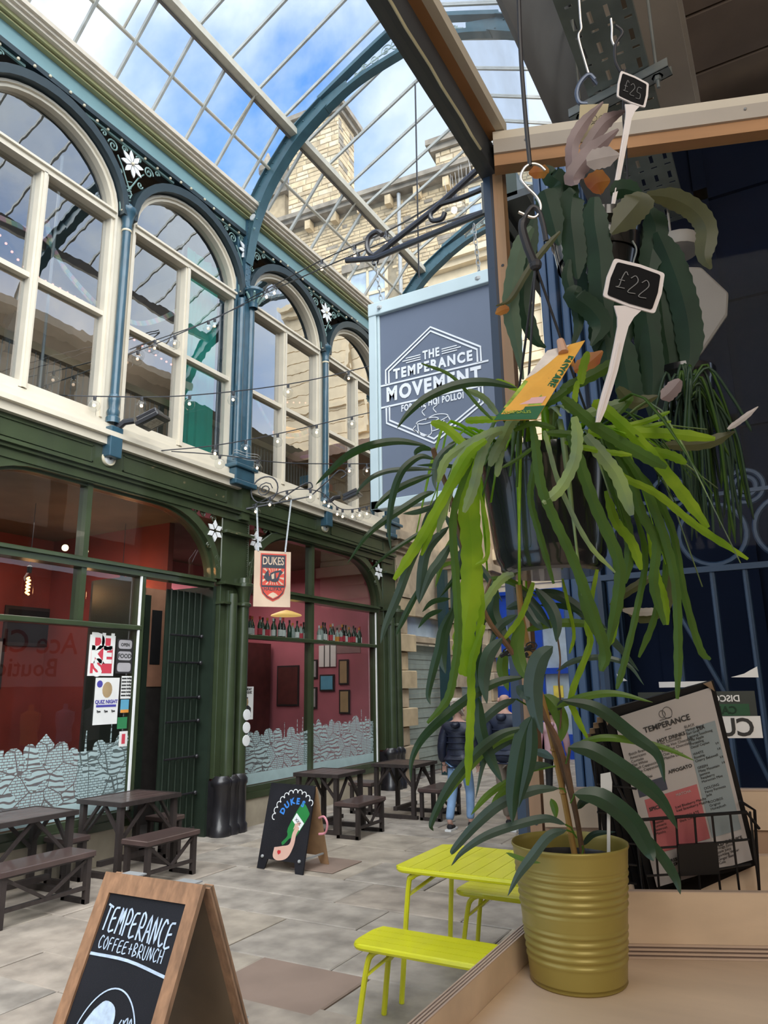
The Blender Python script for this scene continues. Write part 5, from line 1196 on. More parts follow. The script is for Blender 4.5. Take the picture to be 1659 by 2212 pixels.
while y < 12.0:
    if abs(y-10.03) > .05: bottle(-7.2 + R_.uniform(-.05, .05), y, 2.612, R_.choice([0, 1, 0, 1, 2])); kb += 1
    y += R_.uniform(.078, .10)
# pictures, lamps and a chimney breast inside
mat('bar_dark', (.10, .025, .025), .5, var=.2)
for (x0, x1, z0, z1, c, pr_, lb) in [(-8.46, -8.06, 2.25, 2.67, 'paper', None, 'pale gridded mirror high on the pink wall'), (-8.62, -8.50, 2.03, 2.40, 'frame_dark', 'poster_grey', 'narrow framed picture beside the pale mirror'), (-8.44, -8.10, 1.78, 2.10, 'frame_dark', 'card_blue', 'square framed picture under the pale mirror'),
        (-7.99, -7.77, 1.90, 2.38, 'frame_dark', 'tan', 'upright framed picture beside the pale mirror, nearer the window'), (-8.66, -8.51, 1.45, 1.86, 'frame_dark', 'poster_grey', 'lowest narrow framed picture on the pink wall'), (-7.98, -7.74, 1.35, 1.80, 'frame_dark', 'tan', 'low framed picture on the pink wall near the window'), (-9.5, -8.95, 1.5, 2.3, 'frame_dark', 'bar_dark', 'large dark framed picture deep inside the red shop')]:
    p = obj('framed_picture', MB().box(x0, x1, 12.39, 12.415, z0, z1), c, label=lb, cat='picture')
    if pr_: obj('print', MB().box(x0+.03, x1-.03, 12.385, 12.39, z0+.03, z1-.03), pr_, p)
    else:
        for q in range(1, 3): obj('glazing_strip', MB().box(x0+(x1-x0)*q/3-.01, x0+(x1-x0)*q/3+.01, 12.385, 12.39, z0, z1), 'frame_dark', p)
obj('bar_back', MB().box(-10.3, -9.6, 11.2, 12.3, .12, 2.75), mat('bar_dark', (.10, .025, .025), .5, var=.2), label='tall dark red bar cabinet deep inside the red shop', cat='cabinet')
for (y, z, w, h, lb) in ((6.0, 1.9, .95, .75, 'wide framed picture on the red wall'), (4.6, 1.6, .6, .9, 'tall framed picture on the red wall'), (6.9, 2.55, .8, .6, 'blackboard high on the red wall')):
    p = obj('framed_picture', MB().box(-10.48, -10.45, y, y+w, z, z+h), 'frame_dark', label=lb, cat='picture')
    obj('print', MB().box(-10.45, -10.446, y+.05, y+w-.05, z+.05, z+h-.05), 'slate' if 'black' in lb else 'poster_grey', p)
def filament(p, lb):
    r = empty('pendant_bulb', p, lb, 'pendant lamp', 'filament pendants in the red shop')
    p = Vector(p)
    obj('flex', MB().tube([p + Vector((0, 0, .26)), (p.x, p.y, 4.26)], .006, 4), 'iron_thin', r)
    obj('cap', MB().lathe([(.03, .18), (.035, .26), (.01, .28)], p, 10), 'black_iron', r)
    obj('glass_tube', MB().lathe([(.03, .18), (.07, .12), (.07, -.12), (.05, -.15)], p, 12), 'bulb_glass', r, smooth=1)
    obj('coil', MB().tube([p + Vector((.02*math.cos(a*5), .02*math.sin(a*5), -.10 + .22*a/6.28)) for a in [6.28*i/40 for i in range(41)]], .011, 5), mat('coil_hot', (1, .36, .08), .5, var=0, emit=14), r)
    lamp('bulb_light', 'POINT', p, 9, (1, .55, .25), shadow_soft_size=.1)
filament((-8.5, 5.88, 3.16), 'glowing filament pendant over the mirrored lettering, in the nearer shop window'); filament((-8.5, 7.37, 3.24), 'glowing filament pendant nearest the doorway'); filament((-8.5, 6.69, 3.1), 'glowing filament pendant behind the window mullion')
for y in (6.9, 7.25): obj('spot_lamp', MB().ball((-9.2, y, 3.9), .05, 10, 6), mat('spot_hot', (1, .8, .5), .5, var=0, emit=3), label='small glowing ceiling spotlight in the nearer shop window, %s the doorway' % ('farther from' if y < 7 else 'nearer'), cat='spotlight', group='ceiling spotlights', org=(-9.2, y, 3.9))
lamp('shop_light', 'AREA', (-9.2, 10.4, 4.0), 60, (1, .8, .75), shape='RECTANGLE', size=1.5, size_y=2.5)  # added fill without a fitting, brightens the pink room
lamp('shop_light', 'AREA', (-9.2, 5.4, 4.0), 40, (1, .75, .65), shape='RECTANGLE', size=1.5, size_y=2.5)  # same added fill for the red room
lamp('upstairs_light', 'AREA', (-9.2, 6, 8.8), 260, (1, .85, .7), shape='RECTANGLE', size=1.5, size_y=8)  # added fill so the things behind the upper windows show
obj('dish_pendant', MB().lathe([(.02, .1), (.1, .08), (.26, .02), (.27, 0), (.02, .0)], (-7.72, 10.3, 3.07), 20), mat('dish_glow', (.8, .5, .15), .5, var=0, emit=.9), label='wide shallow glowing pendant dish over the bottles in the red shop', cat='pendant lamp', smooth=1)
for y, c in ((4.6, 'toy_orange'), (5.35, 'card_blue'), (6.0, 'poster_grey')):
    t_ = empty('mannequin_torso', (-1.3, y+4.6, .9), 'headless mannequin in %s T-shirt below the boutique board' % {'toy_orange': 'an orange', 'card_blue': 'a blue', 'poster_grey': 'a grey'}[c], 'mannequin', 'boutique mannequins')
    q = Vector((-1.25, y+4.6, 0))
    obj('torso', MB().lathe([(.05, 1.62), (.06, 1.52), (.20, 1.46), (.21, 1.3), (.17, 1.1), (.18, .9), (.02, .88)], q, 14).xf(Matrix.Translation(q) @ Matrix.Diagonal((.6, 1, 1, 1)) @ Matrix.Translation(-q)), c, t_, smooth=1)
    obj('stand', MB().tube([q + Vector((0, 0, 0)), q + Vector((0, 0, .9))], .02, 6).lathe([(.16, 0), (.16, .02), (.01, .03)], q, 14), 'black_iron', t_)
# ================================================================ PEOPLE
def skin_mesh(name, verts, edges, m, parent, sub=2, sx=1.):
    me = bpy.data.meshes.new(name); org = ORG[parent]
    me.from_pydata([tuple(Vector(v[:3]) - org) for v in verts], edges, []); me.update()
    o = bpy.data.objects.new(name, me); COL.objects.link(o); o.parent = parent; ORG[o] = org
    sk = o.modifiers.new('skin', 'SKIN'); sk.use_smooth_shade = True
    for i, v in enumerate(verts):
        d = me.skin_vertices[0].data[i]; d.radius = (v[3], v[4] if len(v) > 4 else v[3]); d.use_root = (i == 0)
    s = o.modifiers.new('sub', 'SUBSURF'); s.levels = sub; s.render_levels = sub
    me.materials.append(MATS[m]); return o
def person(loc, yaw, h, label, jacket, trousers, hairm, shoes, skin='skin_pale', puffy=False, bald=False, stride=.18, bun=False, hood=False, seed=0):
    r = empty('person', loc, label, 'person'); k = h/1.75; cs_, sn = math.cos(yaw), math.sin(yaw); L0 = Vector(loc)
    def V(x, y, z, a, b=None):
        q = L0 + Vector((x*cs_ - y*sn, x*sn + y*cs_, z))*k if False else L0 + Vector(((x*cs_ - y*sn)*k, (x*sn + y*cs_)*k, z*k))
        return (q.x, q.y, q.z, a*k, (b or a)*k)
    s = stride
    # continuous body
    v = [V(0, 0, .95, .13, .10), V(0, 0, 1.12, .12, .09), V(0, 0, 1.30, .13, .10), V(0, 0, 1.43, .08, .07), V(0, .01, 1.50, .05), V(0, .02, 1.57, .055), V(0, .03, 1.64, .078, .09), V(0, .02, 1.71, .06),
         V(.17, 0, 1.40, .055), V(.23, .02, 1.14, .042), V(.24, .10, .92, .030), V(.24, .13, .84, .026), V(-.17, 0, 1.40, .055), V(-.23, -.03, 1.14, .042), V(-.25, .0, .92, .030), V(-.25, .03, .84, .026),
         V(.09, 0, .86, .085), V(.10, s*.7, .50, .055), V(.10, s*.5, .10, .038), V(.10, s*.5+.10, .04, .032), V(-.09, 0, .86, .085), V(-.10, -s*.3, .49, .055), V(-.10, -s*1.2, .12, .038), V(-.10, -s*1.2+.10, .04, .032)]
    e = [(0, 1), (1, 2), (2, 3), (3, 4), (4, 5), (5, 6), (6, 7), (3, 8), (8, 9), (9, 10), (10, 11), (3, 12), (12, 13), (13, 14), (14, 15), (0, 16), (16, 17), (17, 18), (18, 19), (0, 20), (20, 21), (21, 22), (22, 23)]
    skin_mesh('body', v, e, skin, r)
    for sg, (hx, hy) in ((1, (.24, .13)), (-1, (-.25, .03))):
        for q in range(4):
            a = V(hx + (q-1.5)*.016, hy, .84, .009); b = V(hx + (q-1.5)*.018, hy+.01, .79 - (.012 if q in (0, 3) else 0), .008); c = V(hx + (q-1.5)*.016 - sg*.006, hy-.005, .755 - (.014 if q in (0, 3) else 0), .007)
            skin_mesh('finger', [a, b, c], [(0, 1), (1, 2)], skin, r, 1)
        skin_mesh('thumb', [V(hx - sg*.02, hy+.01, .86, .010), V(hx - sg*.045, hy+.03, .82, .009), V(hx - sg*.04, hy+.035, .79, .008)], [(0, 1), (1, 2)], skin, r, 1)
    # face on the far side of the head, ears at the sides
    hc = V(0, .03, 1.635, .1); hcv = Vector(hc[:3]); fw = Vector((-sn, cs_, 0)); rt = Vector((cs_, sn, 0))
    fm = MB()
    for sg in (-1, 1):
        fm.ball(hcv + rt*sg*.085*k, .022*k, 8, 5, 1.5)
    fm.prism([hcv + fw*.085*k + rt*.014*k, hcv + fw*.085*k - rt*.014*k, hcv + fw*.118*k + Vector((0, 0, -.012))*k, hcv + fw*.09*k + Vector((0, 0, .04))*k], rt*.004)
    obj('ears_and_nose', fm, skin, r, smooth=1)
    ey = MB()
    for sg in (-1, 1): ey.ball(hcv + fw*.088*k + rt*sg*.032*k + Vector((0, 0, .015))*k, .011*k, 8, 5)
    ey.fbox(hcv + fw*.085*k - rt*.022*k + Vector((0, 0, -.045))*k, rt*.044*k, fw*.01*k, Vector((0, 0, .008))*k)
    obj('eyes_and_mouth', ey, 'frame_dark', r)
    P = .018 if puffy else .010
    jl = .80 if puffy else .84
    vj = [V(0, 0, 1.10, .165+P, .125+P), V(0, 0, .94, .17+P, .135+P), V(0, 0, jl, .16+P, .13+P), V(0, 0, 1.26, .165+P, .125+P), V(0, 0, 1.38, .14+P, .105+P), V(0, .0, 1.46, .085, .075),
          V(.175, 0, 1.38, .075+P), V(.225, .01, 1.26, .07+P), V(.25, .02, 1.12, .06+P), V(.25, .08, .96, .05+P), V(.245, .11, .88, .045), V(-.175, 0, 1.38, .075+P), V(-.225, -.01, 1.26, .07+P), V(-.25, -.03, 1.12, .06+P), V(-.26, -.01, .96, .05+P), V(-.255, .01, .88, .045)]
    ej = [(0, 1), (1, 2), (0, 3), (3, 4), (4, 5), (4, 6), (6, 7), (7, 8), (8, 9), (9, 10), (4, 11), (11, 12), (12, 13), (13, 14), (14, 15)]
    j = skin_mesh('jacket', vj, ej, jacket, r)
    if puffy or hood:
        skin_mesh('hood', [V(-.07, -.09, 1.44, .05), V(0, -.13, 1.40, .075, .055), V(.07, -.09, 1.44, .05)], [(0, 1), (1, 2)], jacket, j)
    if puffy:
        qm = MB()
        for z in [jl+.03 + .085*i for i in range(7)]:
            for sg in (0,): 
                c = V(0, 0, z, .1); cc = Vector(c[:3]); rr = .178 if z < 1.3 else .150
                qm.tube([cc + rt*(rr*k)*math.cos(a) + fw*(rr*.80*k)*math.sin(a) for a in [2*PI*i/20 for i in range(20)]], .010*k, 6, closed=True)
        obj('quilting', qm, jacket, j, smooth=1)
    vt = [V(0, 0, .93, .135, .115), V(.09, 0, .82, .098), V(.10, s*.4, .64, .082), V(.10, s*.7, .49, .072), V(.10, s*.6, .28, .064), V(.10, s*.5, .11, .062), V(-.09, 0, .82, .098), V(-.10, -s*.15, .64, .082), V(-.10, -s*.3, .48, .072), V(-.10, -s*.8, .28, .064), V(-.10, -s*1.2, .13, .062)]
    skin_mesh('trousers', vt, [(0, 1), (1, 2), (2, 3), (3, 4), (4, 5), (0, 6), (6, 7), (7, 8), (8, 9), (9, 10)], trousers, r)
    for x, y in ((.10, s*.5), (-.10, -s*1.2)):
        sh = skin_mesh('shoe', [V(x, y-.03, .055, .048, .045), V(x, y+.07, .045, .045, .035), V(x, y+.17, .035, .038, .026)], [(0, 1), (1, 2)], shoes, r)
        a = Vector(V(x, y-.07, 0, 1)[:3]); obj('sole', MB().fbox(a - rt*.045*k, rt*.09*k, fw*.28*k, (0, 0, .025*k)), 'white_paint', sh)
    if not bald:
        hr = [V(0, -.03, 1.66, .085, .09), V(0, .0, 1.71, .075, .08), V(0, -.05, 1.58, .06)]
        skin_mesh('hair', [V(0, .005, 1.67, .098, .10), V(0, -.01, 1.72, .07), V(0, -.045, 1.59, .066)], [(0, 1), (0, 2)], hairm, r)
        if bun: obj('hair_bun', MB().ball(Vector(V(0, -.08, 1.74, 1)[:3]), .045*k, 10, 6), hairm, r, smooth=1)
    return r
mat('skin_pale', (.62, .36, .28), .55, var=.06); mat('navy_puffer', (.012, .016, .035), .4, var=.3, scale=12, bump=.3); mat('navy_jacket', (.018, .026, .055), .5, var=.25, scale=10)
mat('pink_fleece', (.72, .45, .50), .8, var=.08); mat('denim', (.22, .36, .58), .7, var=.15, scale=6); mat('khaki', (.28, .23, .18), .7, var=.1); mat('black_cloth', (.012, .012, .015), .7, var=.2); mat('hair_grey', (.50, .44, .38), .7, var=.25, scale=30); mat('hair_dark', (.04, .025, .02), .6, var=.2)
person((-4.22, 9.55, 0), .05, 1.64, 'person walking away in a navy puffer jacket and pale blue jeans, with short grey hair', 'navy_puffer', 'denim', 'hair_grey', 'black_cloth', puffy=True)
person((-3.62, 9.75, 0), -.05, 1.76, 'bald person walking away in a quilted navy jacket and khaki trousers', 'navy_jacket', 'khaki', 'hair_grey', 'black_cloth', puffy=True, bald=True, stride=-.16)
person((-3.66, 12.0, 0), .1, 1.50, 'person in a pink hooded sweatshirt and black trousers, dark hair tied up', 'pink_fleece', 'black_cloth', 'hair_dark', 'black_cloth', hood=True, bun=True, stride=.12)

# ================================================================ CAFE SHELL
def on(px, py, ax, val):
    d = at(px, py, 1) - CAMP; return CAMP + d*((val - CAMP[ax])/d[ax])
mat('pine', (.42, .22, .10), .45, var=.22, scale=3, stretch=(1, 1, 6)); mat('cafe_blue', (.025, .05, .09), .4, var=.12); mat('cafe_grey', (.06, .065, .07), .5, var=.15)
mat('ceil_cream', (.46, .41, .35), .6, var=.06); mat('plaster_in', (.32, .28, .24), .8, var=.06)
mat('birch', (.66, .50, .35), .5, var=.13, scale=2.2, stretch=(1, 5, 5), bump=.05); mat('birch_edge_a', (.56, .42, .32), .5, var=.1); mat('birch_edge_b', (.20, .14, .11), .6, var=.1)
cf = obj('floor_cafe', MB().box(-.55, 4, -4, 1.6, .25, .35), 'birch_edge_b', kind='structure', label='raised cafe floor')
cwl = obj('wall_window_side', MB().box(-.515, -.47, -4, 1.39, 0, 1.38), 'cafe_blue', kind='structure', label='low wall under the cafe window')
obj('pier', MB().box(-.56, -.44, -4, -.75, 1.4, 3.9), 'cafe_blue', cwl)
obj('wall_back', MB().box(-.55, 4, -4.1, -4, 0, 4.6), 'plaster_in', kind='structure'); obj('wall_inner', MB().box(4, 4.1, -4, 3.4, 0, 4.6), 'plaster_in', kind='structure')
# ceiling of the market above the cafe
cc = obj('ceiling_cafe', MB().box(-.28, 4, -4, 6, 4.30, 4.4), 'ceil_cream', kind='structure', label='boarded ceiling above the cafe', org=(1, 0, 4.3))
for q in range(14):
    y = -.2 + q*.30; obj('ceiling_board', MB().box(-.075, 3.0, y+.008, y+.29, 4.25, 4.30), mat('board_brown', (.20, .155, .125), .6, var=.12), cc)
for (x0, x1, z0, z1) in ((-.36, -.335, 3.86, 4.3), (-.335, -.32, 3.95, 4.3), (-.32, -.30, 4.02, 4.3), (-.30, -.235, 4.22, 4.3), (-.235, -.09, 4.16, 4.3), (-.09, -.075, 4.20, 4.3)):
    obj('cove_moulding', MB().box(x0, x1, -4, 6, z0, z1), 'ceil_cream', cc)
cv = MB(); a_, b_ = [], []
for i in range(11):
    t = PI/2*i/10; a_.append((-.47 + .14*(1-math.cos(t)) , -4, 3.56 + .32*math.sin(t))); b_.append((a_[-1][0], 6, a_[-1][2]))
cv.add(a_ + b_, [(i, i+1, 12+i, 11+i) for i in range(10)])
obj('curved_cove', cv, mat('cove_grey', (.26, .28, .30), .35, var=.2, scale=3), cc, smooth=2)
# the window that faces the arcade
w8 = empty('window_8', (-.47, .3, 1.46), kind='structure')
obj('pane', MB().box(-.482, -.478, -.75, 1.38, 1.40, 2.99), 'cafe_glass', w8)
obj('head_beam', MB().box(-.505, -.470, -4, 1.41, 2.987, 3.06), 'cafe_grey', w8)
obj('head_bead', MB().box(-.470, -.448, -4, 1.37, 3.055, 3.085), 'pine', w8)
obj('head_rail', MB().box(-.448, -.430, -4, 1.37, 3.055, 3.085), 'cream_paint', w8)
obj('top_light', MB().box(-.472, -.468, -.9, 1.7, 3.09, 3.6), glass_mat('ripple_glass', (.90, .93, .96), 1.45, rough=.05, wave=.3, dirt=.2, boost=.3), w8)
obj('top_mullion', MB().box(-.48, -.44, -.95, -.9, 3.08, 3.5), 'cream_paint', w8)
obj('sealant', MB().tube([(-.469, .5 + .05*i, 2.982 + .002*(i % 3)) for i in range(17)], .003, 4), mat('foam_yellow', (.6, .55, .35), .8), w8)
pt = obj('trim_1', MB().box(-.502, -.485, 1.395, 1.43, 1.2, 3.0), 'cafe_blue', kind='structure', label='blue outer corner post')
obj('post_bead', MB().box(-.485, -.479, 1.395, 1.425, 1.2, 3.0), 'frame_dark', pt); obj('corner_post', MB().box(-.478, -.455, 1.393, 1.42, 1.2, 3.06), mat('pine_up', (.42, .23, .11), .45, var=.22, scale=3, stretch=(8, 8, .8)), pt)  # dark strip fills the gap between blue post and pine post
for z in (1.60, 1.95, 2.35, 2.75): obj('screw_hole', MB().lathe([(.0003, .0006), (.0035, .0006)], (-.466, 1.3915, z), 8, 'y'), 'frame_dark', pt)
# splayed window
u9 = Vector((.944, .33, 0)).normalized(); n9 = Vector((u9.y, -u9.x, 0)); O9 = Vector((-.455, 1.345, 0))
def W9(a, z, d=0): return O9 + u9*a + Vector((0, 0, z)) + n9*d
w9 = empty('window_9', O9 + Vector((.3, 0, 1.5)), kind='structure')
def wb9(a0, a1, z0, z1, d0, d1): return MB().fbox(W9(a0, z0, d0), u9*(a1-a0), n9*(d1-d0), (0, 0, z1-z0))
obj('pane', wb9(0, 1.4, 1.66, 2.975, -.012, -.008), 'cafe_glass', w9)
obj('head_bead', wb9(.0, 1.4, 2.958, 2.986, -.02, .012), 'pine', w9)
obj('head_rail', wb9(.0, 1.4, 2.986, 3.02, -.02, .018), 'ceil_cream', w9); obj('head_rail', wb9(.0, 1.4, 3.02, 3.052, -.05, .004), 'cream_paint', w9)
for a in (.07, .52): obj('screw', MB().ball(W9(a, 3.008, .02), .003), 'lead', w9)
obj('bottom_board', wb9(.02, 1.4, 1.602, 1.665, -.02, -.004), 'birch', w9); obj('bottom_board', wb9(.02, 1.4, 1.36, 1.602, -.02, -.010), mat('birch_shade', (.40, .26, .17), .5, var=.12), w9); obj('board_edge', wb9(.02, 1.4, 1.665, 1.668, -.02, -.003), 'birch_edge_a', w9)  # dark lower board paints in the recess shadow below the pale strip
obj('frame_stud', wb9(.115, .135, 1.36, 1.66, -.004, .012), 'birch_edge_a', w9)
obj('outer_wall', wb9(0, 1.8, .0, 1.36, -.06, -.02), 'cafe_blue', w9)
# the plywood counter, its upstand and the trough for the rack
ct = obj('window_counter', MB().box(-.410, 1.2, -1.2, 1.16, 1.425, 1.45).prism([(-.41, 1.16, 1.425), (.4, 1.16, 1.425), (.4, 1.6, 1.425), (-.41, 1.30, 1.425)], (0, 0, .0249)), 'birch', label='pale birch plywood counter along the cafe window', cat='counter', org=(0, 0, 1.425))
up_ = empty('counter_upstand', (-.42, .2, 1.40), 'birch plywood upstand strip with a layered edge along the window', 'upstand')
obj('strip', MB().box(-.4265, -.4105, -1.2, 1.22, 1.40, 1.4905), 'birch', up_)
for q in range(7): obj('ply_layer', MB().box(-.4265 + q*.0023, -.4265 + (q+1)*.0023, -1.2, .985, 1.4905, 1.4922 - (.0006 if q % 2 else 0)), 'birch_edge_b' if q % 2 else 'birch_edge_a', up_)
for q in range(7): obj('ply_layer', MB().box(-.4265 + q*.0023, -.4265 + (q+1)*.0023, .987, 1.22, 1.4905, 1.4922 - (.0006 if q % 2 else 0)), 'birch_edge_b' if q % 2 else 'birch_edge_a', up_)
uq = Vector((.188, .082, 0)).normalized(); nq = Vector((uq.y, -uq.x, 0)); Oq = Vector((-.34, 1.209, 0))
def Wq(a, z, d=0): return Oq + uq*a + Vector((0, 0, z)) + nq*d
def wbq(a0, a1, z0, z1, d0, d1): return MB().fbox(Wq(a0, z0, d0), uq*(a1-a0), nq*(d1-d0), (0, 0, z1-z0))
tr_ = empty('plywood_trough', Oq + Vector((.3, .1, 1.45)), 'birch plywood trough with a layered foot along the splayed window', 'trough')
obj('front_board', wbq(.0, 1.0, 1.470, 1.540, -.012, .0), 'birch', tr_); obj('board_edge', wbq(.0, 1.0, 1.540, 1.5415, -.012, .0), 'birch_edge_a', tr_)
for q in range(7): obj('ply_layer', wbq(.0, 1.0, 1.4502 + q*.0028, 1.4502 + (q+1)*.0028, -.03, .001 if q % 2 else .003), 'birch_edge_b' if q % 2 else 'birch_edge_a', tr_)
obj('back_board', wbq(.05, 1.0, 1.45, 1.572, -.105, -.092), 'birch', tr_); obj('board_edge', wbq(.05, 1.0, 1.572, 1.574, -.105, -.092), 'birch_edge_a', tr_)

# signs stuck on the splayed glass, seen from behind
def sticker(a0, a1, z0, z1, m, label, name='window_sticker', cat='sticker', **k): return obj(name, wb9(a0, a1, z0, z1, -.0075, -.0065), m, label=label, cat=cat, **k)
s9 = sticker(.20, .398, 1.752, 1.832, mat('vinyl_dark', (.045, .055, .05), .4), 'dark and white festival sticker on the splayed glass, its lettering reversed')
obj('green_band', wb9(.20, .386, 1.79, 1.81, -.0065, -.0058), mat('vinyl_green', (.02, .10, .045), .4), s9); obj('white_band', wb9(.20, .402, 1.752, 1.789, -.0065, -.0058), 'white_paint', s9)
def T9(s, size, a, z, m, p, bold=.0004): text('lettering', s, size, W9(a, z, -.005), -u9, (0, 0, 1), m, p, .0002, bold, 'LEFT')
T9('DISCOVER MORE', .0155, .372, 1.819, 'white_paint', s9); T9('CALDERDALE', .0185, .365, 1.799, mat('ink_green', (.0, .03, .01), .4, var=0), s9); T9('CULTURE', .042, .390, 1.769, 'ink', s9, .001)
sticker(.238, .321, 1.840, 1.850, 'white_paint', 'long white strip sticker on the splayed glass above the menus')
obj('torn_sticker', MB().prism([W9(.362, 1.856, -.008), W9(.408, 1.855, -.008), W9(.408, 1.874, -.008), W9(.396, 1.868, -.008), W9(.385, 1.862, -.008)], n9*.001), 'white_paint', label='torn white sticker remnant on the splayed glass, above the reversed lettering', cat='sticker')
obj('torn_sticker', MB().prism([W9(.166, 1.866, -.008), W9(.168, 1.852, -.008), W9(.184, 1.853, -.008)], n9*.001), 'white_paint', label='small torn white sticker remnant left of the white strip'.replace('left of', 'beside'), cat='sticker')

# ================================================================ BLUE GATES BEYOND THE SPLAYED WINDOW
mat('gate_blue', (.035, .075, .15), .4, var=.2, scale=3); mat('gate_navy', (.004, .008, .022), .8, var=.3, scale=2, spec=.12); mat('gate_iron', (.03, .055, .10), .4, var=.15)
gx0 = on(1226, 1500, 1, 2.75).x; gx1 = on(1352, 1500, 1, 2.75).x
gp = empty('gate_pier', ((gx0+gx1)/2, 2.8, 0), 'blue painted fluted pier beside the dark gates, behind the foliage', 'pier')
obj('pier_core', MB().box(gx0, gx1, 2.80, 2.98, 0, 4.08), 'gate_blue', gp)
for q in range(5):
    a = gx0 + (gx1-gx0)*q/5; obj('flute', MB().chbox(a+.004, a+(gx1-gx0)/5-.006, 2.76 - (.02 if q % 2 else 0), 2.80, 0, 4.08, .0) if False else MB().box(a+.004, a+(gx1-gx0)/5-.006, 2.76 - (.025 if q % 2 else 0), 2.80, 0, 4.08), 'gate_blue', gp, bevel=.006)
gn = obj('gate_backing', MB().box(gx1, 2.2, 2.85, 2.9, 0, 4.09), 'gate_navy', label='very dark navy boarded screen behind the iron gate', cat='screen')  # its panel lines also stand in for the ceiling reflected in the glass
for x in (gx1+.12, gx1+.42, gx1+.75, gx1+1.1): obj('screen_batten', MB().box(x, x+.05, 2.83, 2.85, .4, 4.05), 'gate_navy', gn)
for z in (2.75, 3.25, 3.7): obj('screen_rail', MB().box(gx1, 2.2, 2.83, 2.85, z, z+.05), 'gate_navy', gn)
gg = empty('iron_gate', (0, 2.4, 1), 'blue iron gate with scroll rings above a rail, behind the hanging plants', 'gate')
for z, h in ((2.17, .018), (2.40, .012), (1.30, .02)): obj('gate_rail', MB().box(gx1-.02, 1.5, 2.385, 2.41, z, z+h), 'gate_iron', gg)
for i, x in enumerate([gx1 + .015, -.32, -.205, -.115, .0, .12, .24, .36]): obj('gate_bar', MB().tube([(x, 2.4, .1), (x, 2.4, 2.18)], .009 if i else .02, 8), 'gate_iron', gg, smooth=1)
obj('gate_brace', MB().tube([(-.36, 2.38, 2.17), (-.20, 2.38, 1.80)], .007, 6).tube([(-.20, 2.38, 1.80), (-.02, 2.38, 1.3)], .007, 6), 'gate_iron', gg)
for x, z, r in ((-.40, 2.29, .088), (-.19, 2.285, .094), (.02, 2.285, .094), (-.085, 2.42, .05), (-.085, 2.42, .030), (.13, 2.42, .05), (-.30, 2.43, .05), (.23, 2.285, .094)):
    obj('gate_ring', MB().tube([(x + r*math.cos(a), 2.395, z + r*math.sin(a)) for a in [2*PI*i/28 for i in range(28)]], .0085, 6, closed=True), 'gate_iron', gg, smooth=1)
# pendant lamps mirrored in the glass, built as solid shapes beyond it
mat('shade_cream', (.42, .38, .34), .6, var=.05)
for i, (px, py, dd, hw, hh, rose) in enumerate([(1470, 685, 2.55, 95, 105, (1462, 545)), (1512, 835, 2.9, 72, 70, None)]):
    c = at(px, py, dd); r = empty('pendant_lamp', c, ['large cream hexagonal pendant lamp under a round ceiling rose', 'smaller cream hexagonal pendant lamp hanging below the large one'][i], 'pendant lamp')
    s_ = dd/FPX; rx = Vector((RX[0], RY[0], RZ[0])); rx.z = 0; rx.normalize()
    pts = [(-1, .25), (-.45, 1), (.45, .95), (1, .35), (.9, -.15), (.2, -1), (-.5, -1), (-1, -.4)] if i == 0 else [(-.8, .5), (-.2, 1), (.55, 1), (1, .2), (.5, -1), (-.4, -1), (-1, -.3)]
    fwv = Vector((-rx.y, rx.x, 0))
    P_ = lambda a, b, d: c + rx*a*hw*s_ + Vector((0, 0, b*hh*s_)) + fwv*d
    obj('shade', MB().prism([P_(a, b, -.06) for a, b in pts], fwv*.12), 'shade_cream', r, bevel=.012)
    obj('cord', MB().tube([P_(0, 1, 0), (P_(0, 1, 0).x, P_(0, 1, 0).y, 4.0)], .004, 5), 'shade_cream', r)
    obj('ceiling_rose', MB().lathe([(.002, .0), (.075, .0), (.085, .02), (.08, .045), (.002, .05)], at(1462, 547, 2.62) if i == 0 else Vector((P_(0, 1, 0).x, P_(0, 1, 0).y, 4.03)), 20), 'shade_cream', r, smooth=1)

# ================================================================ CABLE TRAY
mat('galv', (.22, .25, .23), .4, metal=.5, var=.2, scale=8); mat('galv_light', (.42, .46, .45), .35, metal=.7, var=.2)
ty = empty('cable_tray', (-.24, 1.8, 3.5), 'perforated galvanised cable tray hung from the ceiling on threaded rods', 'cable tray')
tz = 3.5; X0, X1 = -.330, -.163
hl = []; m_ = MB()
ncol = 4; cw_ = (X1-X0)/ncol
ys = [1.25 + .052*i for i in range(26)]
for j, y in enumerate(ys):          # webs around the slots: strips along and cross pieces
    for i in range(ncol):
        x = X0 + i*cw_
        m_.box(x, x+.013, y, y+.052, tz, tz+.0015)
        if j % 2 == 0: m_.box(x+.013, x+cw_, y, y+.014, tz, tz+.0015).box(x+.013, x+.019, y+.014, y+.052, tz, tz+.0015).box(x+.030, x+cw_, y+.014, y+.052, tz, tz+.0015)
        else: m_.box(x+.013, x+cw_, y, y+.022, tz, tz+.0015).box(x+.013, x+.017, y+.022, y+.030, tz, tz+.0015).box(x+.036, x+cw_, y+.022, y+.030, tz, tz+.0015).box(x+.013, x+cw_, y+.030, y+.052, tz, tz+.0015)
m_.box(X0-.002, X0, ys[0], ys[-1]+.052, tz, tz+.03).box(X1, X1+.002, ys[0], ys[-1]+.052, tz, tz+.03)
obj('tray_floor', m_, 'galv', ty, kind='stuff')
sa, sb_ = on(1235, 262, 2, 3.47), on(1448, 152, 2, 3.47); du = (sb_-sa).normalized(); sidev = Vector((-du.y, du.x, 0))
obj('strut_channel', MB().fbox(sa - sidev*.02, sb_-sa, sidev*.04, (0, 0, .003)).fbox(sa - sidev*.02, sb_-sa, sidev*.003, (0, 0, .028)).fbox(sa + sidev*.017, sb_-sa, sidev*.003, (0, 0, .028)), 'galv_light', ty)
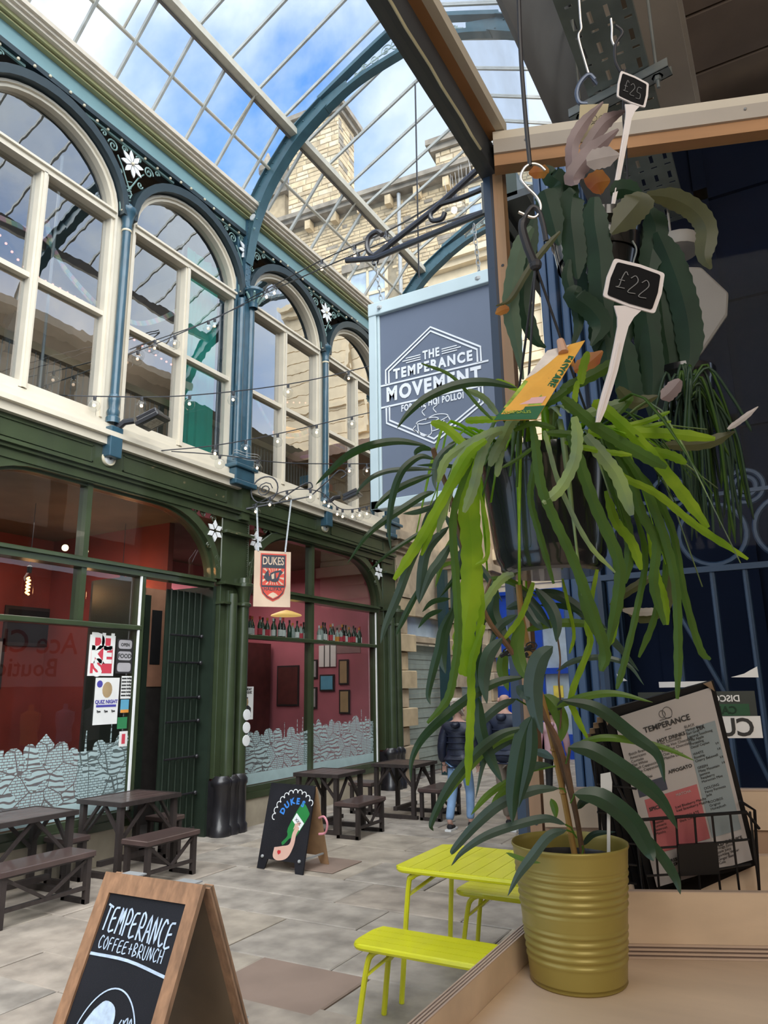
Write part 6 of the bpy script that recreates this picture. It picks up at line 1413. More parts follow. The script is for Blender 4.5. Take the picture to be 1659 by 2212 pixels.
for p in (sa + du*.03, sb_ - du*.035):
    obj('threaded_rod', MB().tube([p + Vector((0, 0, -.035)), p + Vector((0, 0, .82))], .0045, 8), 'galv_light', ty)
    obj('nut', MB().lathe([(.002, -.012), (.010, -.012), (.010, 0), (.016, 0), (.016, .002), (.002, .002)], p, 6), 'galv_light', ty)
# ================================================================ PLANTS
def leaf_mat(name, top, trans, fac=.35, rough=.35, var=.15, spec=.5, tip=None):
    m = bpy.data.materials.new(name); m.use_nodes = True; t = m.node_tree; b = t.nodes['Principled BSDF']; n = t.nodes.new; l = t.links.new
    o = [x for x in t.nodes if x.type == 'OUTPUT_MATERIAL'][0]
    tcn = n('ShaderNodeTexCoord'); nz = n('ShaderNodeTexNoise'); nz.inputs['Scale'].default_value = 22; l(tcn.outputs['Object'], nz.inputs['Vector'])
    rp = n('ShaderNodeValToRGB'); rp.color_ramp.elements[0].color = tuple(x*(1-var) for x in top) + (1,); rp.color_ramp.elements[1].color = tuple(min(1, x*(1+var)) for x in (tip or top)) + (1,)
    rp.color_ramp.elements[0].position = .35; rp.color_ramp.elements[1].position = .65
    l(nz.outputs['Fac'], rp.inputs['Fac']); l(rp.outputs['Color'], b.inputs['Base Color'])
    b.inputs['Roughness'].default_value = rough; b.inputs['Specular IOR Level'].default_value = spec
    tr = n('ShaderNodeBsdfTranslucent'); tr.inputs['Color'].default_value = tuple(trans) + (1,)
    ms = n('ShaderNodeMixShader'); ms.inputs[0].default_value = fac; l(b.outputs[0], ms.inputs[1]); l(tr.outputs[0], ms.inputs[2]); l(ms.outputs[0], o.inputs[0])
    MATS[name] = m
leaf_mat('ficus_d', (.020, .050, .028), (.10, .25, .03), .22, .36)
leaf_mat('ficus_g', (.050, .085, .068), (.12, .22, .08), .20, .34)
leaf_mat('ficus_l', (.10, .20, .03), (.30, .50, .06), .45, .4)
leaf_mat('rh_l', (.20, .36, .02), (.50, .85, .03), .55, .45, tip=(.34, .48, .03))
leaf_mat('rh_g', (.20, .28, .17), (.30, .45, .12), .25, .5, tip=(.26, .36, .12))
leaf_mat('rh_d', (.06, .13, .02), (.22, .40, .03), .35, .45)
leaf_mat('ep_d', (.013, .038, .019), (.06, .15, .03), .15, .48, spec=.35)
leaf_mat('ep_o', (.075, .08, .035), (.22, .22, .04), .25, .45)
leaf_mat('ep_p', (.26, .19, .19), (.3, .2, .15), .2, .45)
leaf_mat('ep_r', (.42, .10, .05), (.8, .25, .06), .45, .5, tip=(.5, .25, .05))
leaf_mat('ep_w', (.55, .50, .48), (.6, .5, .45), .3, .5)
leaf_mat('ep_t', (.07, .12, .07), (.2, .3, .12), .2, .5)
mat('stem_brown', (.16, .09, .05), .6, var=.25, scale=30); mat('cane', (.42, .24, .07), .45, var=.2, scale=10, stretch=(1, 1, .3)); mat('twine', (.03, .03, .035), .5)
def clampd(px, py, d):
    v = at(px, py, 1) - CAMP
    if v.x < 0: d = min(d, .452/abs(v.x))
    # keep this side of the splayed glass
    k = v.dot(n9)
    if k < 0:
        lim = (W9(0, 0, .03) - Vector((0, 0, 0)) - CAMP); dn = lim.x*n9.x + lim.y*n9.y
        t = dn/(v.x*n9.x + v.y*n9.y)
        if t > 0: d = min(d, t)
    return d
def path3(pts, d0, dd=0.):
    out_ = []
    for i, p in enumerate(pts):
        d = p[2] if len(p) > 2 else d0 + dd*i/(len(pts)-1)
        out_.append(at(p[0], p[1], clampd(p[0], p[1], d)))
    return out_
def leaf(parent, pts, w, d0, m, dd=0., fold=.28, twist=0., prof=None, wavy=0., name='leaf', n=5):
    """a lance-shaped blade: two halves folded along the midrib, w is its greatest width in pixels"""
    c = spline(path3(pts, d0, dd), n); k = len(c); vs = []; fs = []
    for i, p in enumerate(c):
        t = i/(k-1)
        s = prof(t) if prof else min(1., (math.sin(PI*min(t*1.0, 1)**.75))**.8 + .06 if t < .98 else .04)
        tg = (c[min(i+1, k-1)] - c[max(i-1, 0)]).normalized()
        vw = (p - CAMP).normalized(); sd = tg.cross(vw)
        if sd.length < .15: sd = tg.cross(Vector((0, 0, 1)))
        sd.normalize(); nn = sd.cross(tg).normalized()
        if twist: q = Quaternion(tg, twist*t); sd = q @ sd; nn = q @ nn
        hw = w/2*((p - CAMP).length)/FPX*s
        if wavy: hw *= 1 + wavy*(.5 if i % 2 else -.5)
        up_ = nn*hw*fold
        vs += [p + sd*hw + up_, p, p, p - sd*hw + up_]
    for i in range(k-1):
        a = i*4; fs += [(a, a+1, a+5, a+4), (a+2, a+3, a+7, a+6)]
    return obj(name, MB().add(vs, fs), m, parent, smooth=2)
strapf = lambda t: (.55 + .45*min(1, t*5)) * (1 if t < .86 else max(.25, 1-(t-.86)*4.5))
broadf = lambda t: min(1, .35 + t*3.2) * (1 if t < .72 else max(.08, 1-(t-.72)*3.1))

# ---- gold pot with the tall fig
pc = Vector((-.328, 1.122, 1.45))
fig = empty('potted_fig', pc, 'tall narrow-leaved fig tied to a bamboo cane in a ribbed brass coloured pot', 'potted plant')
prof = [(.002, .0), (.064, .0), (.0665, .003), (.0655, .006)]; z = .006
H = .178
while z < H-.008:
    r = .0655 + (.0815-.0655)*z/H
    rb = 0
    if .03 < z < .075 or .092 < z < .150: rb = .0012*math.sin((z-.03)/.0098*2*PI)
    prof.append((r + rb, z)); z += .0019
prof += [(.0812, H-.006), (.0828, H-.003), (.0822, H), (.0808, H-.001), (.0800, H-.008), (.078, H-.03), (.0785, H-.034), (.0768, H-.04), (.0775, H-.045), (.074, H-.06)]
obj('pot', MB().lathe(prof, pc, 56), mat('brass_paint', (.34, .27, .065), .38, metal=.25, var=.05, scale=4), fig, smooth=2)
obj('inner_pot', MB().lathe([(.0735, H-.065), (.073, H-.025), (.071, H-.022), (.069, H-.03), (.069, H-.05)], pc, 32), 'black_iron', fig, smooth=1)
obj('soil', MB().lathe([(.0695, H-.042), (.03, H-.036), (.001, H-.036)], pc, 24), mat('soil', (.03, .02, .015), .9, var=.4, scale=60, bump=.8), fig)
obj('cane', MB().tube(spline(path3([(1246, 1872), (1215, 1705), (1180, 1545), (1150, 1435), (1128, 1340), (1120, 1262)], 1.075, .02), 6), .0047, 8), 'cane', fig, smooth=1)
for p in ((1232, 1800), (1216, 1712), (1196, 1620), (1165, 1490)): obj('cane_node', MB().ball(at(p[0], p[1], 1.078), .0058, 8, 5, .5), 'cane', fig)
for st_pts, r in (([(1264, 1874), (1243, 1760), (1222, 1680), (1190, 1580), (1150, 1480), (1105, 1395), (1060, 1330)], .0032), ([(1262, 1872), (1250, 1790), (1232, 1700), (1205, 1600), (1170, 1540), (1140, 1470), (1100, 1400), (1050, 1330), (1005, 1200), (975, 1080), (945, 1000), (935, 968)], .0040),
                  ([(1205, 1610), (1212, 1540), (1207, 1470), (1210, 1420), (1200, 1350)], .0014), ([(1240, 1740), (1236, 1700), (1228, 1650), (1232, 1615)], .0018), ([(1050, 1330), (1048, 1290), (1060, 1250)], .0022)):
    obj('stem', MB().tube(spline(path3(st_pts, 1.07, -.07 if r > .0035 else 0), 5), r, 6), 'stem_brown', fig, smooth=1)
for p in ((1098, 1408), (1140, 1412), (1148, 1395)):
    q = at(p[0], p[1], 1.05); obj('plant_clip', MB().tube([q + Vector((.008*math.cos(a), 0, .005*math.sin(a))) for a in [2*PI*i/10 for i in range(10)]], .0012, 5, closed=True).tube([q, q + Vector((-.012, 0, -.006))], .003, 5), 'twine', fig)
obj('price_stake', MB().prism([at(x, y, 1.02) for x, y in ((1297, 1672), (1318, 1668), (1322, 1690), (1321, 1730), (1308, 1735), (1298, 1722))], Vector((.0, .002, 0))).prism([at(x, y, 1.02) for x, y in ((1311, 1732), (1318, 1732), (1318, 1862), (1311, 1862))], Vector((0, .002, 0))), mat('plastic_clear', (.62, .64, .64), .35, var=.03), fig)
FIG = [
 ([(1117,838),(1050,825),(985,832),(920,860),(880,895),(858,925)],19,'d',.98),([(920,962),(860,953),(800,962),(750,985),(710,1020),(682,1047)],17,'d',.95),
 ([(935,972),(915,968),(900,975),(896,985)],12,'d',1.0),([(938,992),(908,986),(878,1006),(862,1030),(850,1065),(842,1110),(840,1150),(845,1190)],16,'d',.93),
 ([(940,1014),(890,1013),(840,1017),(805,1030),(780,1052),(768,1070)],11,'g',.95),([(935,1025),(905,1035),(870,1050),(840,1068),(818,1088),(809,1100)],15,'d',.96),
 ([(939,1062),(915,1070),(880,1092),(830,1125),(790,1160),(750,1218)],16,'d',.93),([(940,1130),(885,1165),(840,1195),(795,1235)],9,'d',.95),
 ([(985,957),(960,975),(943,1000),(938,1035),(942,1060)],15,'g',.98),([(930,1137),(892,1202),(858,1290),(833,1350),(822,1390)],19,'g',.95),
 ([(970,1137),(922,1188),(908,1270),(905,1303)],22,'g',.98),([(973,1175),(950,1212),(929,1242),(905,1305)],21,'g',.97),
 ([(983,1212),(950,1225),(922,1248)],9,'l',1.),([(973,1293),(935,1300),(912,1322)],11,'d',1.02),([(956,1317),(925,1330),(903,1357)],11,'d',1.02),
 ([(915,1255),(885,1310),(868,1345),(855,1373)],13,'d',.97),([(980,1310),(956,1358),(948,1400),(935,1450),(925,1500),(930,1522)],18,'d',.99),([(983,1310),(958,1370),(955,1420),(962,1455)],24,'g',1.03),
 ([(1050,1290),(1030,1370),(1028,1440),(1040,1505)],27,'d',1.05),([(1085,1378),(1055,1415),(1045,1470),(1052,1520)],28,'g',1.02),([(1072,1265),(1065,1320),(1085,1370),(1095,1400)],27,'d',1.07),
 ([(1132,1463),(1085,1470),(1035,1493),(970,1540),(915,1592),(890,1640),(887,1688)],19,'d',1.02),([(1115,1510),(1078,1527),(1038,1565),(1020,1610)],17,'g',1.05),
 ([(1135,1571),(1085,1585),(1038,1618),(990,1670),(956,1724),(932,1778),(936,1795)],20,'d',1.0),([(1139,1580),(1068,1608),(997,1680),(960,1734)],12,'l',1.02),([(1145,1578),(1100,1600),(1060,1625),(1044,1650),(1027,1727)],14,'g',1.03),
 ([(1148,1547),(1125,1608),(1109,1710),(1107,1778)],36,'d',1.0),([(1150,1550),(1146,1640),(1120,1745)],24,'d',.995),([(1034,1507),(1038,1575),(1061,1642),(1085,1690)],26,'d',1.02),
 ([(1207,1703),(1153,1707),(1085,1734),(1034,1775),(983,1832),(975,1846)],21,'g',1.02),([(1221,1781),(1180,1768),(1119,1781),(1051,1805),(1000,1839),(975,1870)],17,'g',1.0),
 ([(1224,1793),(1187,1805),(1150,1850),(1120,1890),(1097,1935)],19,'g',.965),([(1105,1680),(1051,1720),(1017,1761)],13,'l',1.04),([(1112,1690),(1078,1720),(1058,1750)],14,'l',1.04),
 ([(1229,1614),(1280,1621),(1352,1665),(1424,1723),(1464,1791)],34,'d',1.03),([(1240,1715),(1298,1723),(1363,1773),(1400,1835),(1412,1860)],38,'d',1.02),([(1340,1755),(1417,1835),(1457,1893),(1470,1932)],19,'d',1.015),
 ([(1236,1611),(1298,1594),(1370,1600),(1442,1618),(1500,1643)],14,'l',1.05),([(1215,1513),(1290,1530),(1370,1590),(1420,1630),(1436,1690)],25,'d',1.04),([(1200,1529),(1258,1506),(1329,1498),(1410,1517)],15,'l',1.05),
 ([(1202,1450),(1240,1428),(1297,1420),(1356,1436),(1391,1480)],12,'g',1.07),([(1117,1328),(1080,1352),(1056,1397)],17,'g',1.05),([(1112,1270),(1154,1313),(1191,1358)],27,'g',1.1),
 ([(1157,1270),(1191,1313),(1203,1350),(1202,1387)],25,'d',1.07),([(1093,1315),(1128,1308),(1157,1344),(1173,1360)],20,'g',1.1),([(1133,1363),(1191,1347),(1260,1347),(1310,1360)],18,'l',1.1),
 ([(1152,1278),(1205,1286),(1260,1323),(1330,1390),(1380,1450)],22,'g',1.12),([(1165,1307),(1218,1310),(1260,1328)],12,'d',1.12),([(1194,1396),(1165,1425),(1152,1480),(1158,1540),(1172,1585)],40,'g',1.02),
 ([(1130,1339),(1117,1392),(1128,1445),(1149,1474)],28,'l',1.04),([(1090,1405),(1085,1445),(1098,1493)],24,'l',1.08),([(1175,1500),(1199,1525),(1215,1565),(1210,1605)],30,'l',1.09),
 ([(1115,1482),(1130,1495),(1140,1512)],24,'g',1.03),([(1205,1535),(1215,1518),(1245,1510)],12,'g',1.07),([(1190,1725),(1198,1745),(1201,1768)],14,'l',1.05),([(1153,1623),(1175,1628),(1197,1640)],16,'g',1.07),
 ([(1258,1827),(1283,1802),(1330,1797)],11,'g',1.08),([(1247,1748),(1262,1730),(1290,1725)],14,'g',1.08),([(1300,1718),(1340,1735),(1360,1768)],13,'d',1.08),([(1195,1655),(1150,1655),(1115,1675)],15,'g',1.06),
 ([(1093,1842),(1135,1858),(1168,1864)],9,'l',1.0),([(960,1110),(1000,1180),(1010,1250)],18,'d',1.1),([(985,1190),(1040,1230),(1085,1300)],16,'d',1.12),([(1000,1130),(960,1200),(940,1270)],14,'l',1.1),
 ([(1050,1250),(1100,1255),(1160,1290)],14,'l',1.13),([(1010,1160),(985,1240),(975,1330)],18,'g',1.08),([(1060,1330),(1010,1370),(985,1440)],16,'g',1.09),([(960,1060),(925,1110),(905,1160)],10,'d',1.02),
 ([(945,1090),(905,1105),(870,1110)],12,'g',1.0),([(1000,1010),(950,1005),(900,1005)],9,'d',1.02),([(1025,1240),(985,1250),(950,1290)],12,'d',1.08)]
for pts, w, k, d in FIG: leaf(fig, pts, w, d, 'ficus_' + k, dd=-.03, fold=.34)
for (a, b) in (((1207, 1703), (1222, 1712)), ((1221, 1781), (1240, 1800)), ((1224, 1793), (1246, 1810)), ((1240, 1715), (1232, 1735)), ((1229, 1614), (1222, 1650)), ((1132, 1463), (1160, 1500)), ((1115, 1510), (1160, 1545)), ((1258, 1827), (1256, 1850)), ((1105, 1680), (1200, 1655))):
    obj('leaf_stalk', MB().tube(path3([a, ((a[0]+b[0])/2+3, (a[1]+b[1])/2-3), b], 1.05), .0013, 5), 'ficus_l', fig)

# ---- hanging pots
def hanging_pot(px, py, dd, rt, rb, h, parent, m='pot_black', tilt=0.):
    c = at(px, py, dd); 
    prof = [(.002, 0), (rb*.86, 0), (rb*.90, .004), (rb*.90, .010), (rb*.97, .020), (rb, .034), (rt*.985, h*.86), (rt, h*.87), (rt*1.01, h), (rt*.985, h), (rt*.97, h*.9), (rt*.90, h*.5)]
    obj('pot', MB().lathe(prof, c, 48), m, parent, smooth=1)
    obj('soil', MB().lathe([(rt*.96, h*.90), (rt*.5, h*.94), (.001, h*.95)], c, 24), 'soil', parent)
    return c
mat('pot_black', (.010, .011, .014), .22, var=.1, coat=.6)
rh = empty('hanging_plant', at(1188, 1240, 1.09), 'large hanging cactus with long lime green strap stems in a black pot', 'potted plant')
c1 = hanging_pot(1192, 1236, 1.09, .098, .083, .175, rh)
obj('saucer', MB().lathe([(.002, -.004), (.066, -.004), (.070, .0), (.070, .006), (.064, .004), (.002, .001)], c1, 40), mat('saucer_grey', (.10, .10, .11), .2, var=.1, coat=.5), rh, smooth=1)
for a in (.5, 2.6, 4.7):
    top = at(1157, 573, 1.03); b_ = c1 + Vector((.094*math.cos(a), .094*math.sin(a), .165))
    obj('hanger_wire', MB().tube([top, top.lerp(b_, .5) + Vector((0, 0, -.004)), b_], .0019, 6), 'twine', rh)
obj('hanger_hook', MB().tube(spline(path3([(1137, 462), (1150, 447), (1163, 455), (1172, 480), (1180, 520)], 1.03), 5), .0036, 8).tube(spline(path3([(1137, 462), (1128, 490), (1138, 530), (1150, 560), (1158, 578)], 1.03), 5), [.0036]*3 + [.0062]*18, 8), 'twine', rh, smooth=1)
obj('hanger_knot', MB().ball(at(1157, 572, 1.03), .009, 10, 6), 'twine', rh)
RH = [
 ([(1040,985),(1010,966),(963,924),(931,912)],19,'l',.98),([(1080,905),(1035,907),(1005,909)],15,'l',1.),([(1064,907),(1034,877),(975,812),(910,785)],7,'d',.98),([(1075,895),(1046,860),(1010,842)],13,'g',1.0),([(1117,842),(1093,830),(1070,821)],12,'l',1.0),
 ([(1130,895),(1105,912),(1087,948),(1070,977),(1058,1007)],22,'g',.95),([(1090,940),(1080,990),(1073,1030)],15,'g',.955),([(1090,925),(1058,936),(999,966),(963,995),(946,1042)],19,'g',.96),([(1070,935),(1034,954),(993,995),(963,1084),(946,1150)],19,'g',.94),
 ([(1085,930),(1058,942),(1040,983),(1022,1054),(1002,1107)],22,'g',.94),([(1050,950),(1010,983),(963,1066),(904,1172),(851,1252)],22,'l',.93),([(1020,990),(975,1054),(940,1125),(910,1200)],15,'l',.95),
 ([(1030,970),(1010,1060),(1019,1180),(1016,1286),(1003,1366),(1003,1432),(1016,1458)],46,'l',.98),([(1020,990),(980,1110),(985,1250),(990,1366),(982,1445),(966,1511),(923,1562)],17,'d',.955),
 ([(1040,980),(1028,1125),(1034,1231),(1040,1320),(1030,1400),(1018,1432)],15,'l',1.0),([(1034,1050),(1052,1140),(1052,1202),(1028,1220)],9,'l',.97),([(1110,1240),(1087,1249),(1058,1284),(1022,1349),(1012,1390)],18,'g',1.02),
 ([(1152,1258),(1142,1290),(1122,1337),(1087,1383)],12,'l',1.03),([(1165,950),(1152,1019),(1146,1078),(1164,1149),(1196,1261)],14,'d',.955),([(1240,900),(1247,942),(1241,995),(1211,1054),(1173,1087)],24,'g',.92),
 ([(1150,920),(1158,972),(1170,1054),(1199,1125),(1247,1231),(1306,1400),(1300,1450)],21,'d',.92),([(1175,930),(1182,954),(1211,1054),(1270,1172),(1329,1237)],10,'g',.94),([(1230,940),(1247,983),(1282,1084),(1335,1208),(1335,1290),(1312,1400)],24,'d',.945),
 ([(1265,940),(1300,983),(1335,1031),(1365,1113)],28,'g',.95),([(1280,870),(1306,883),(1388,960),(1465,1054),(1530,1140)],24,'l',.97),([(1310,990),(1347,1031),(1418,1066),(1506,1137),(1616,1208)],15,'l',.97),
 ([(1215,860),(1235,877),(1300,930),(1388,983),(1440,1010)],24,'d',.95),([(1270,930),(1323,924),(1388,912),(1447,889)],12,'l',1.0),([(1280,940),(1323,930),(1388,924),(1450,910)],10,'l',1.),([(1270,935),(1329,936),(1435,936),(1545,948)],22,'l',.98),
 ([(1220,955),(1258,966),(1318,977),(1365,983)],12,'l',.95),([(1330,960),(1388,971),(1447,983),(1483,1001)],19,'l',.98),([(1310,950),(1353,1013),(1388,1113),(1418,1172),(1412,1261),(1436,1350)],19,'d',1.),
 ([(1330,960),(1382,1031),(1430,1143),(1459,1261),(1465,1400),(1463,1510)],17,'d',.99),([(1340,980),(1406,1054),(1453,1149),(1477,1278),(1512,1400),(1535,1425)],14,'d',1.01),([(1310,1060),(1329,1125),(1365,1172),(1385,1231)],19,'l',1.02),
 ([(1320,1000),(1335,1042),(1330,1085)],14,'l',1.04),([(1255,830),(1258,800),(1270,759)],17,'l',1.0),([(1215,850),(1229,836),(1290,805),(1340,775)],24,'d',1.03),([(1240,880),(1243,850),(1248,822)],12,'l',1.),
 ([(1290,1230),(1269,1345),(1274,1393),(1235,1499),(1245,1547),(1269,1595)],13,'l',1.05),([(1250,1240),(1269,1325),(1303,1393),(1298,1450)],19,'d',1.03),([(1320,1150),(1340,1240),(1327,1359),(1312,1398)],13,'l',1.05),
 ([(1370,1100),(1394,1200),(1375,1320),(1346,1441),(1332,1489)],13,'d',1.04),([(1400,1080),(1440,1200),(1415,1330),(1380,1420)],13,'d',1.06),([(1400,1140),(1418,1239),(1435,1290),(1442,1350)],14,'l',1.04),([(1215,1250),(1226,1300),(1240,1369),(1230,1412)],7,'l',1.08),
 ([(1045,1350),(1020,1430),(1018,1513),(1014,1600),(1010,1697)],17,'l',.97),([(1150,905),(1120,880),(1105,865)],14,'d',1.),([(1330,900),(1355,870),(1365,855)],14,'d',1.02),([(1290,960),(1240,940),(1180,935)],16,'d',.96),
 ([(1160,960),(1120,990),(1085,1010)],8,'d',.96),([(1160,880),(1200,860),(1225,842)],20,'d',1.02),([(1250,900),(1310,880),(1350,868)],20,'g',1.02),([(1110,930),(1150,915),(1200,925)],12,'d',.96),([(1350,1020),(1375,1080),(1392,1130)],16,'d',1.02),
 ([(1300,1000),(1345,1100),(1360,1180),(1350,1260)],20,'d',1.03)]
for pts, w, k, d in RH: leaf(rh, pts, w, d, 'rh_' + k, fold=.22, prof=strapf, wavy=.16, name='strap_stem', n=6)
rr_ = random.Random(12)
for i in range(74):
    a = rr_.uniform(0, 2*PI); b0 = c1 + Vector((.05*math.cos(a), .05*math.sin(a), .165)); L1 = rr_.uniform(.07, .17 if i < 46 else .20)
    e = b0 + Vector((math.cos(a)*L1*.7, math.sin(a)*L1*.7, rr_.uniform(.0, .06))); e2 = e + Vector((math.cos(a)*L1*.4, math.sin(a)*L1*.4, -rr_.uniform(.02, .12 if i < 46 else .26)))
    e2.x = max(e2.x, -.45); e.x = max(e.x, -.44)
    c = spline([b0, b0.lerp(e, .6) + Vector((0, 0, .02)), e, e2], 3)
    obj('strap_stem', MB().tube(c, [.0045 if j < len(c)-2 else .002 for j in range(len(c))], 5, flat=.35), rr_.choice(['rh_d', 'rh_d', 'rh_g', 'rh_l']), rh, smooth=2)

def prism_px(pts, d, th, dd=None):
    ps = [at(p[0], p[1], p[2] if len(p) > 2 else d) for p in pts]; n_ = (ps[1]-ps[0]).cross(ps[2]-ps[0]).normalized()
    if n_.dot(ps[0]-CAMP) < 0: n_ = -n_
    return MB().prism(ps, n_*th), n_
mat('plastic_white', (.78, .72, .70), .4, var=.03); mat('marker_black', (.003, .003, .004), .6, var=.1, spec=.15)
def rr_px(c4, k=.22, n=4, bulge=.03):     # rounded, slightly barrelled quadrilateral
    out_ = []; m = len(c4); cx_ = sum(p[0] for p in c4)/m; cy_ = sum(p[1] for p in c4)/m
    for i in range(m):
        a, b, c = c4[i-1], c4[i], c4[(i+1) % m]
        p0 = (b[0]+(a[0]-b[0])*k*.35, b[1]+(a[1]-b[1])*k*.35); p2 = (b[0]+(c[0]-b[0])*k*.35, b[1]+(c[1]-b[1])*k*.35)
        for j in range(n+1):
            t = j/n; out_.append(((1-t)**2*p0[0]+2*t*(1-t)*b[0]+t*t*p2[0], (1-t)**2*p0[1]+2*t*(1-t)*b[1]+t*t*p2[1]))
        mid = ((b[0]+c[0])/2, (b[1]+c[1])/2); out_.append((mid[0]+(mid[0]-cx_)*bulge*2, mid[1]+(mid[1]-cy_)*bulge*2))
    return out_
def marker(c4, stake, neck, d, label, txt, name='price_marker'):
    r = empty(name, at(stake[-1][0], stake[-1][1], d), label, 'price marker')
    o1 = rr_px(c4); b, n_ = prism_px(o1, d, .003); obj('head_frame', b, 'plastic_white', r)
    cx_ = sum(p[0] for p in c4)/4; cy_ = sum(p[1] for p in c4)/4
    i1 = [(cx_+(x-cx_)*.86, cy_+(y-cy_)*.86) for x, y in o1]; b, n2_ = prism_px(i1, d-.0012, .001); obj('chalk_face', b, 'marker_black', r)
    Lf = [p[0] for p in stake]; 
    outl = [(x - w/2, y) for x, y, w in stake] + [(x + w/2, y) for x, y, w in reversed(stake)]
    b, _ = prism_px(outl, d+.001, .003); obj('stake', b, 'plastic_white', r)
    b, _ = prism_px([(x - w*.18, y) for x, y, w in stake[3:]] + [(x + w*.05, y) for x, y, w in reversed(stake[3:])], d-.0006, .0015); obj('stake_rib', b, 'plastic_white', r)
    u = (at(c4[1][0], c4[1][1], d) - at(c4[0][0], c4[0][1], d)); v = (at(c4[0][0], c4[0][1], d) - at(c4[3][0], c4[3][1], d)); o = at(c4[3][0], c4[3][1], d-.002)
    P = lambda a, b_, dd=0: o + u*a + v*b_ + u.cross(v).normalized()*dd
    m_ = MB()
    for i, ch in enumerate(txt):
        for st in LET[ch]: stroke(m_, P, [(.17 + i*.22 + x*.19, .30 + y*.45 - i*.03) for x, y in st], .018, .0004, 4)
    obj('chalk_price', m_, mat('chalk_faint', (.20, .20, .20), .8, var=.1), r)
marker([(1327, 557), (1437, 590), (1415, 678), (1302, 640)], [(1362, 660, 70), (1352, 685, 36), (1346, 705, 24), (1338, 740, 21), (1325, 800, 20), (1310, 850, 20), (1300, 885, 18), (1292, 912, 10)], None, .93, 'white framed black price marker reading 22 pounds in the lower hanging pot', 'L22')
marker([(1341, 152), (1402, 180), (1394, 233), (1332, 208)], [(1368, 225, 36), (1362, 240, 20), (1358, 255, 14), (1352, 290, 13), (1343, 340, 12), (1332, 400, 11), (1325, 440, 8)], None, 1.22, 'white framed black price marker reading 25 pounds in the upper hanging pot', 'L25')
# printed plant tag, clipped by a little peg
tgq = [(1183, 757, .99), (1264, 735, .99), (1159, 906, .90), (1067, 908, .90)]
b, n_ = prism_px(tgq, 1, .0008); tag = obj('plant_tag', b, mat('tag_orange', (.80, .42, .07), .5, var=.08, scale=30), label='orange and green printed care tag clipped to the lower hanging plant', cat='plant tag')
tp = [at(*p) for p in tgq]; TU, TV, TO = tp[2]-tp[3], tp[0]-tp[3], tp[3]
def TP(a, b_, d=.0006): return TO + TU*a*(1-b_) + (tp[1]-tp[0])*a*b_ + TV*b_ - n_*d
obj('tag_foot', MB().prism([TP(0, 0), TP(1, 0), TP(1, .16), TP(0, .16)], n_*.0003), mat('tag_green', (.02, .12, .05), .5, var=.1), tag)
obj('tag_leaf_print', MB().prism([TP(0, .17), TP(.9, .17), TP(.75, .30), TP(.55, .42), TP(.3, .38), TP(.2, .5), TP(0, .55)], n_*.0003), mat('tag_leaf', (.30, .42, .06), .5, var=.5, scale=70), tag)
obj('tag_white_print', MB().prism([TP(0, .56), TP(.25, .66), TP(.45, .85), TP(.6, .99), TP(.0, .99)], n_*.0003), mat('tag_white', (.78, .70, .62), .5, var=.12, scale=50), tag)
obj('tag_logo', MB().prism([TP(.35, .19, .001), TP(.9, .19, .001), TP(.9, .27, .001), TP(.35, .27, .001)], n_*.0003), mat('tag_pink', (.75, .45, .45), .5), tag)
tu = (TP(.8, .3)-TP(.8, .9)).normalized(); tv = -n_.cross(tu); 
if tv.dot(TU) < 0: tv = -tv
def tagtext(s, size, a, b_, ux, m, bold=.0004):
    ux = ux.normalized(); uz = -n_; uy = uz.cross(ux).normalized()
    text('lettering', s, size, TP(a, b_, .0012), ux, uy, m, tag, .0001, bold)
tagtext('EASYCARE', .0145, .83, .60, TP(.83, .3)-TP(.83, .9), 'tag_green', .0006); tagtext('collection', .008, .60, .56, TP(.6, .3)-TP(.6, .9), 'tag_green', .0)
tagtext('RHIPSALIS', .008, .42, .09, TU, 'tag_leaf', .0001)
obj('peg', MB().tube([at(1210, 735, .985), at(1217, 762, .975)], [.005, .007], 8), mat('peg_wood', (.55, .33, .22), .6, var=.1), tag)

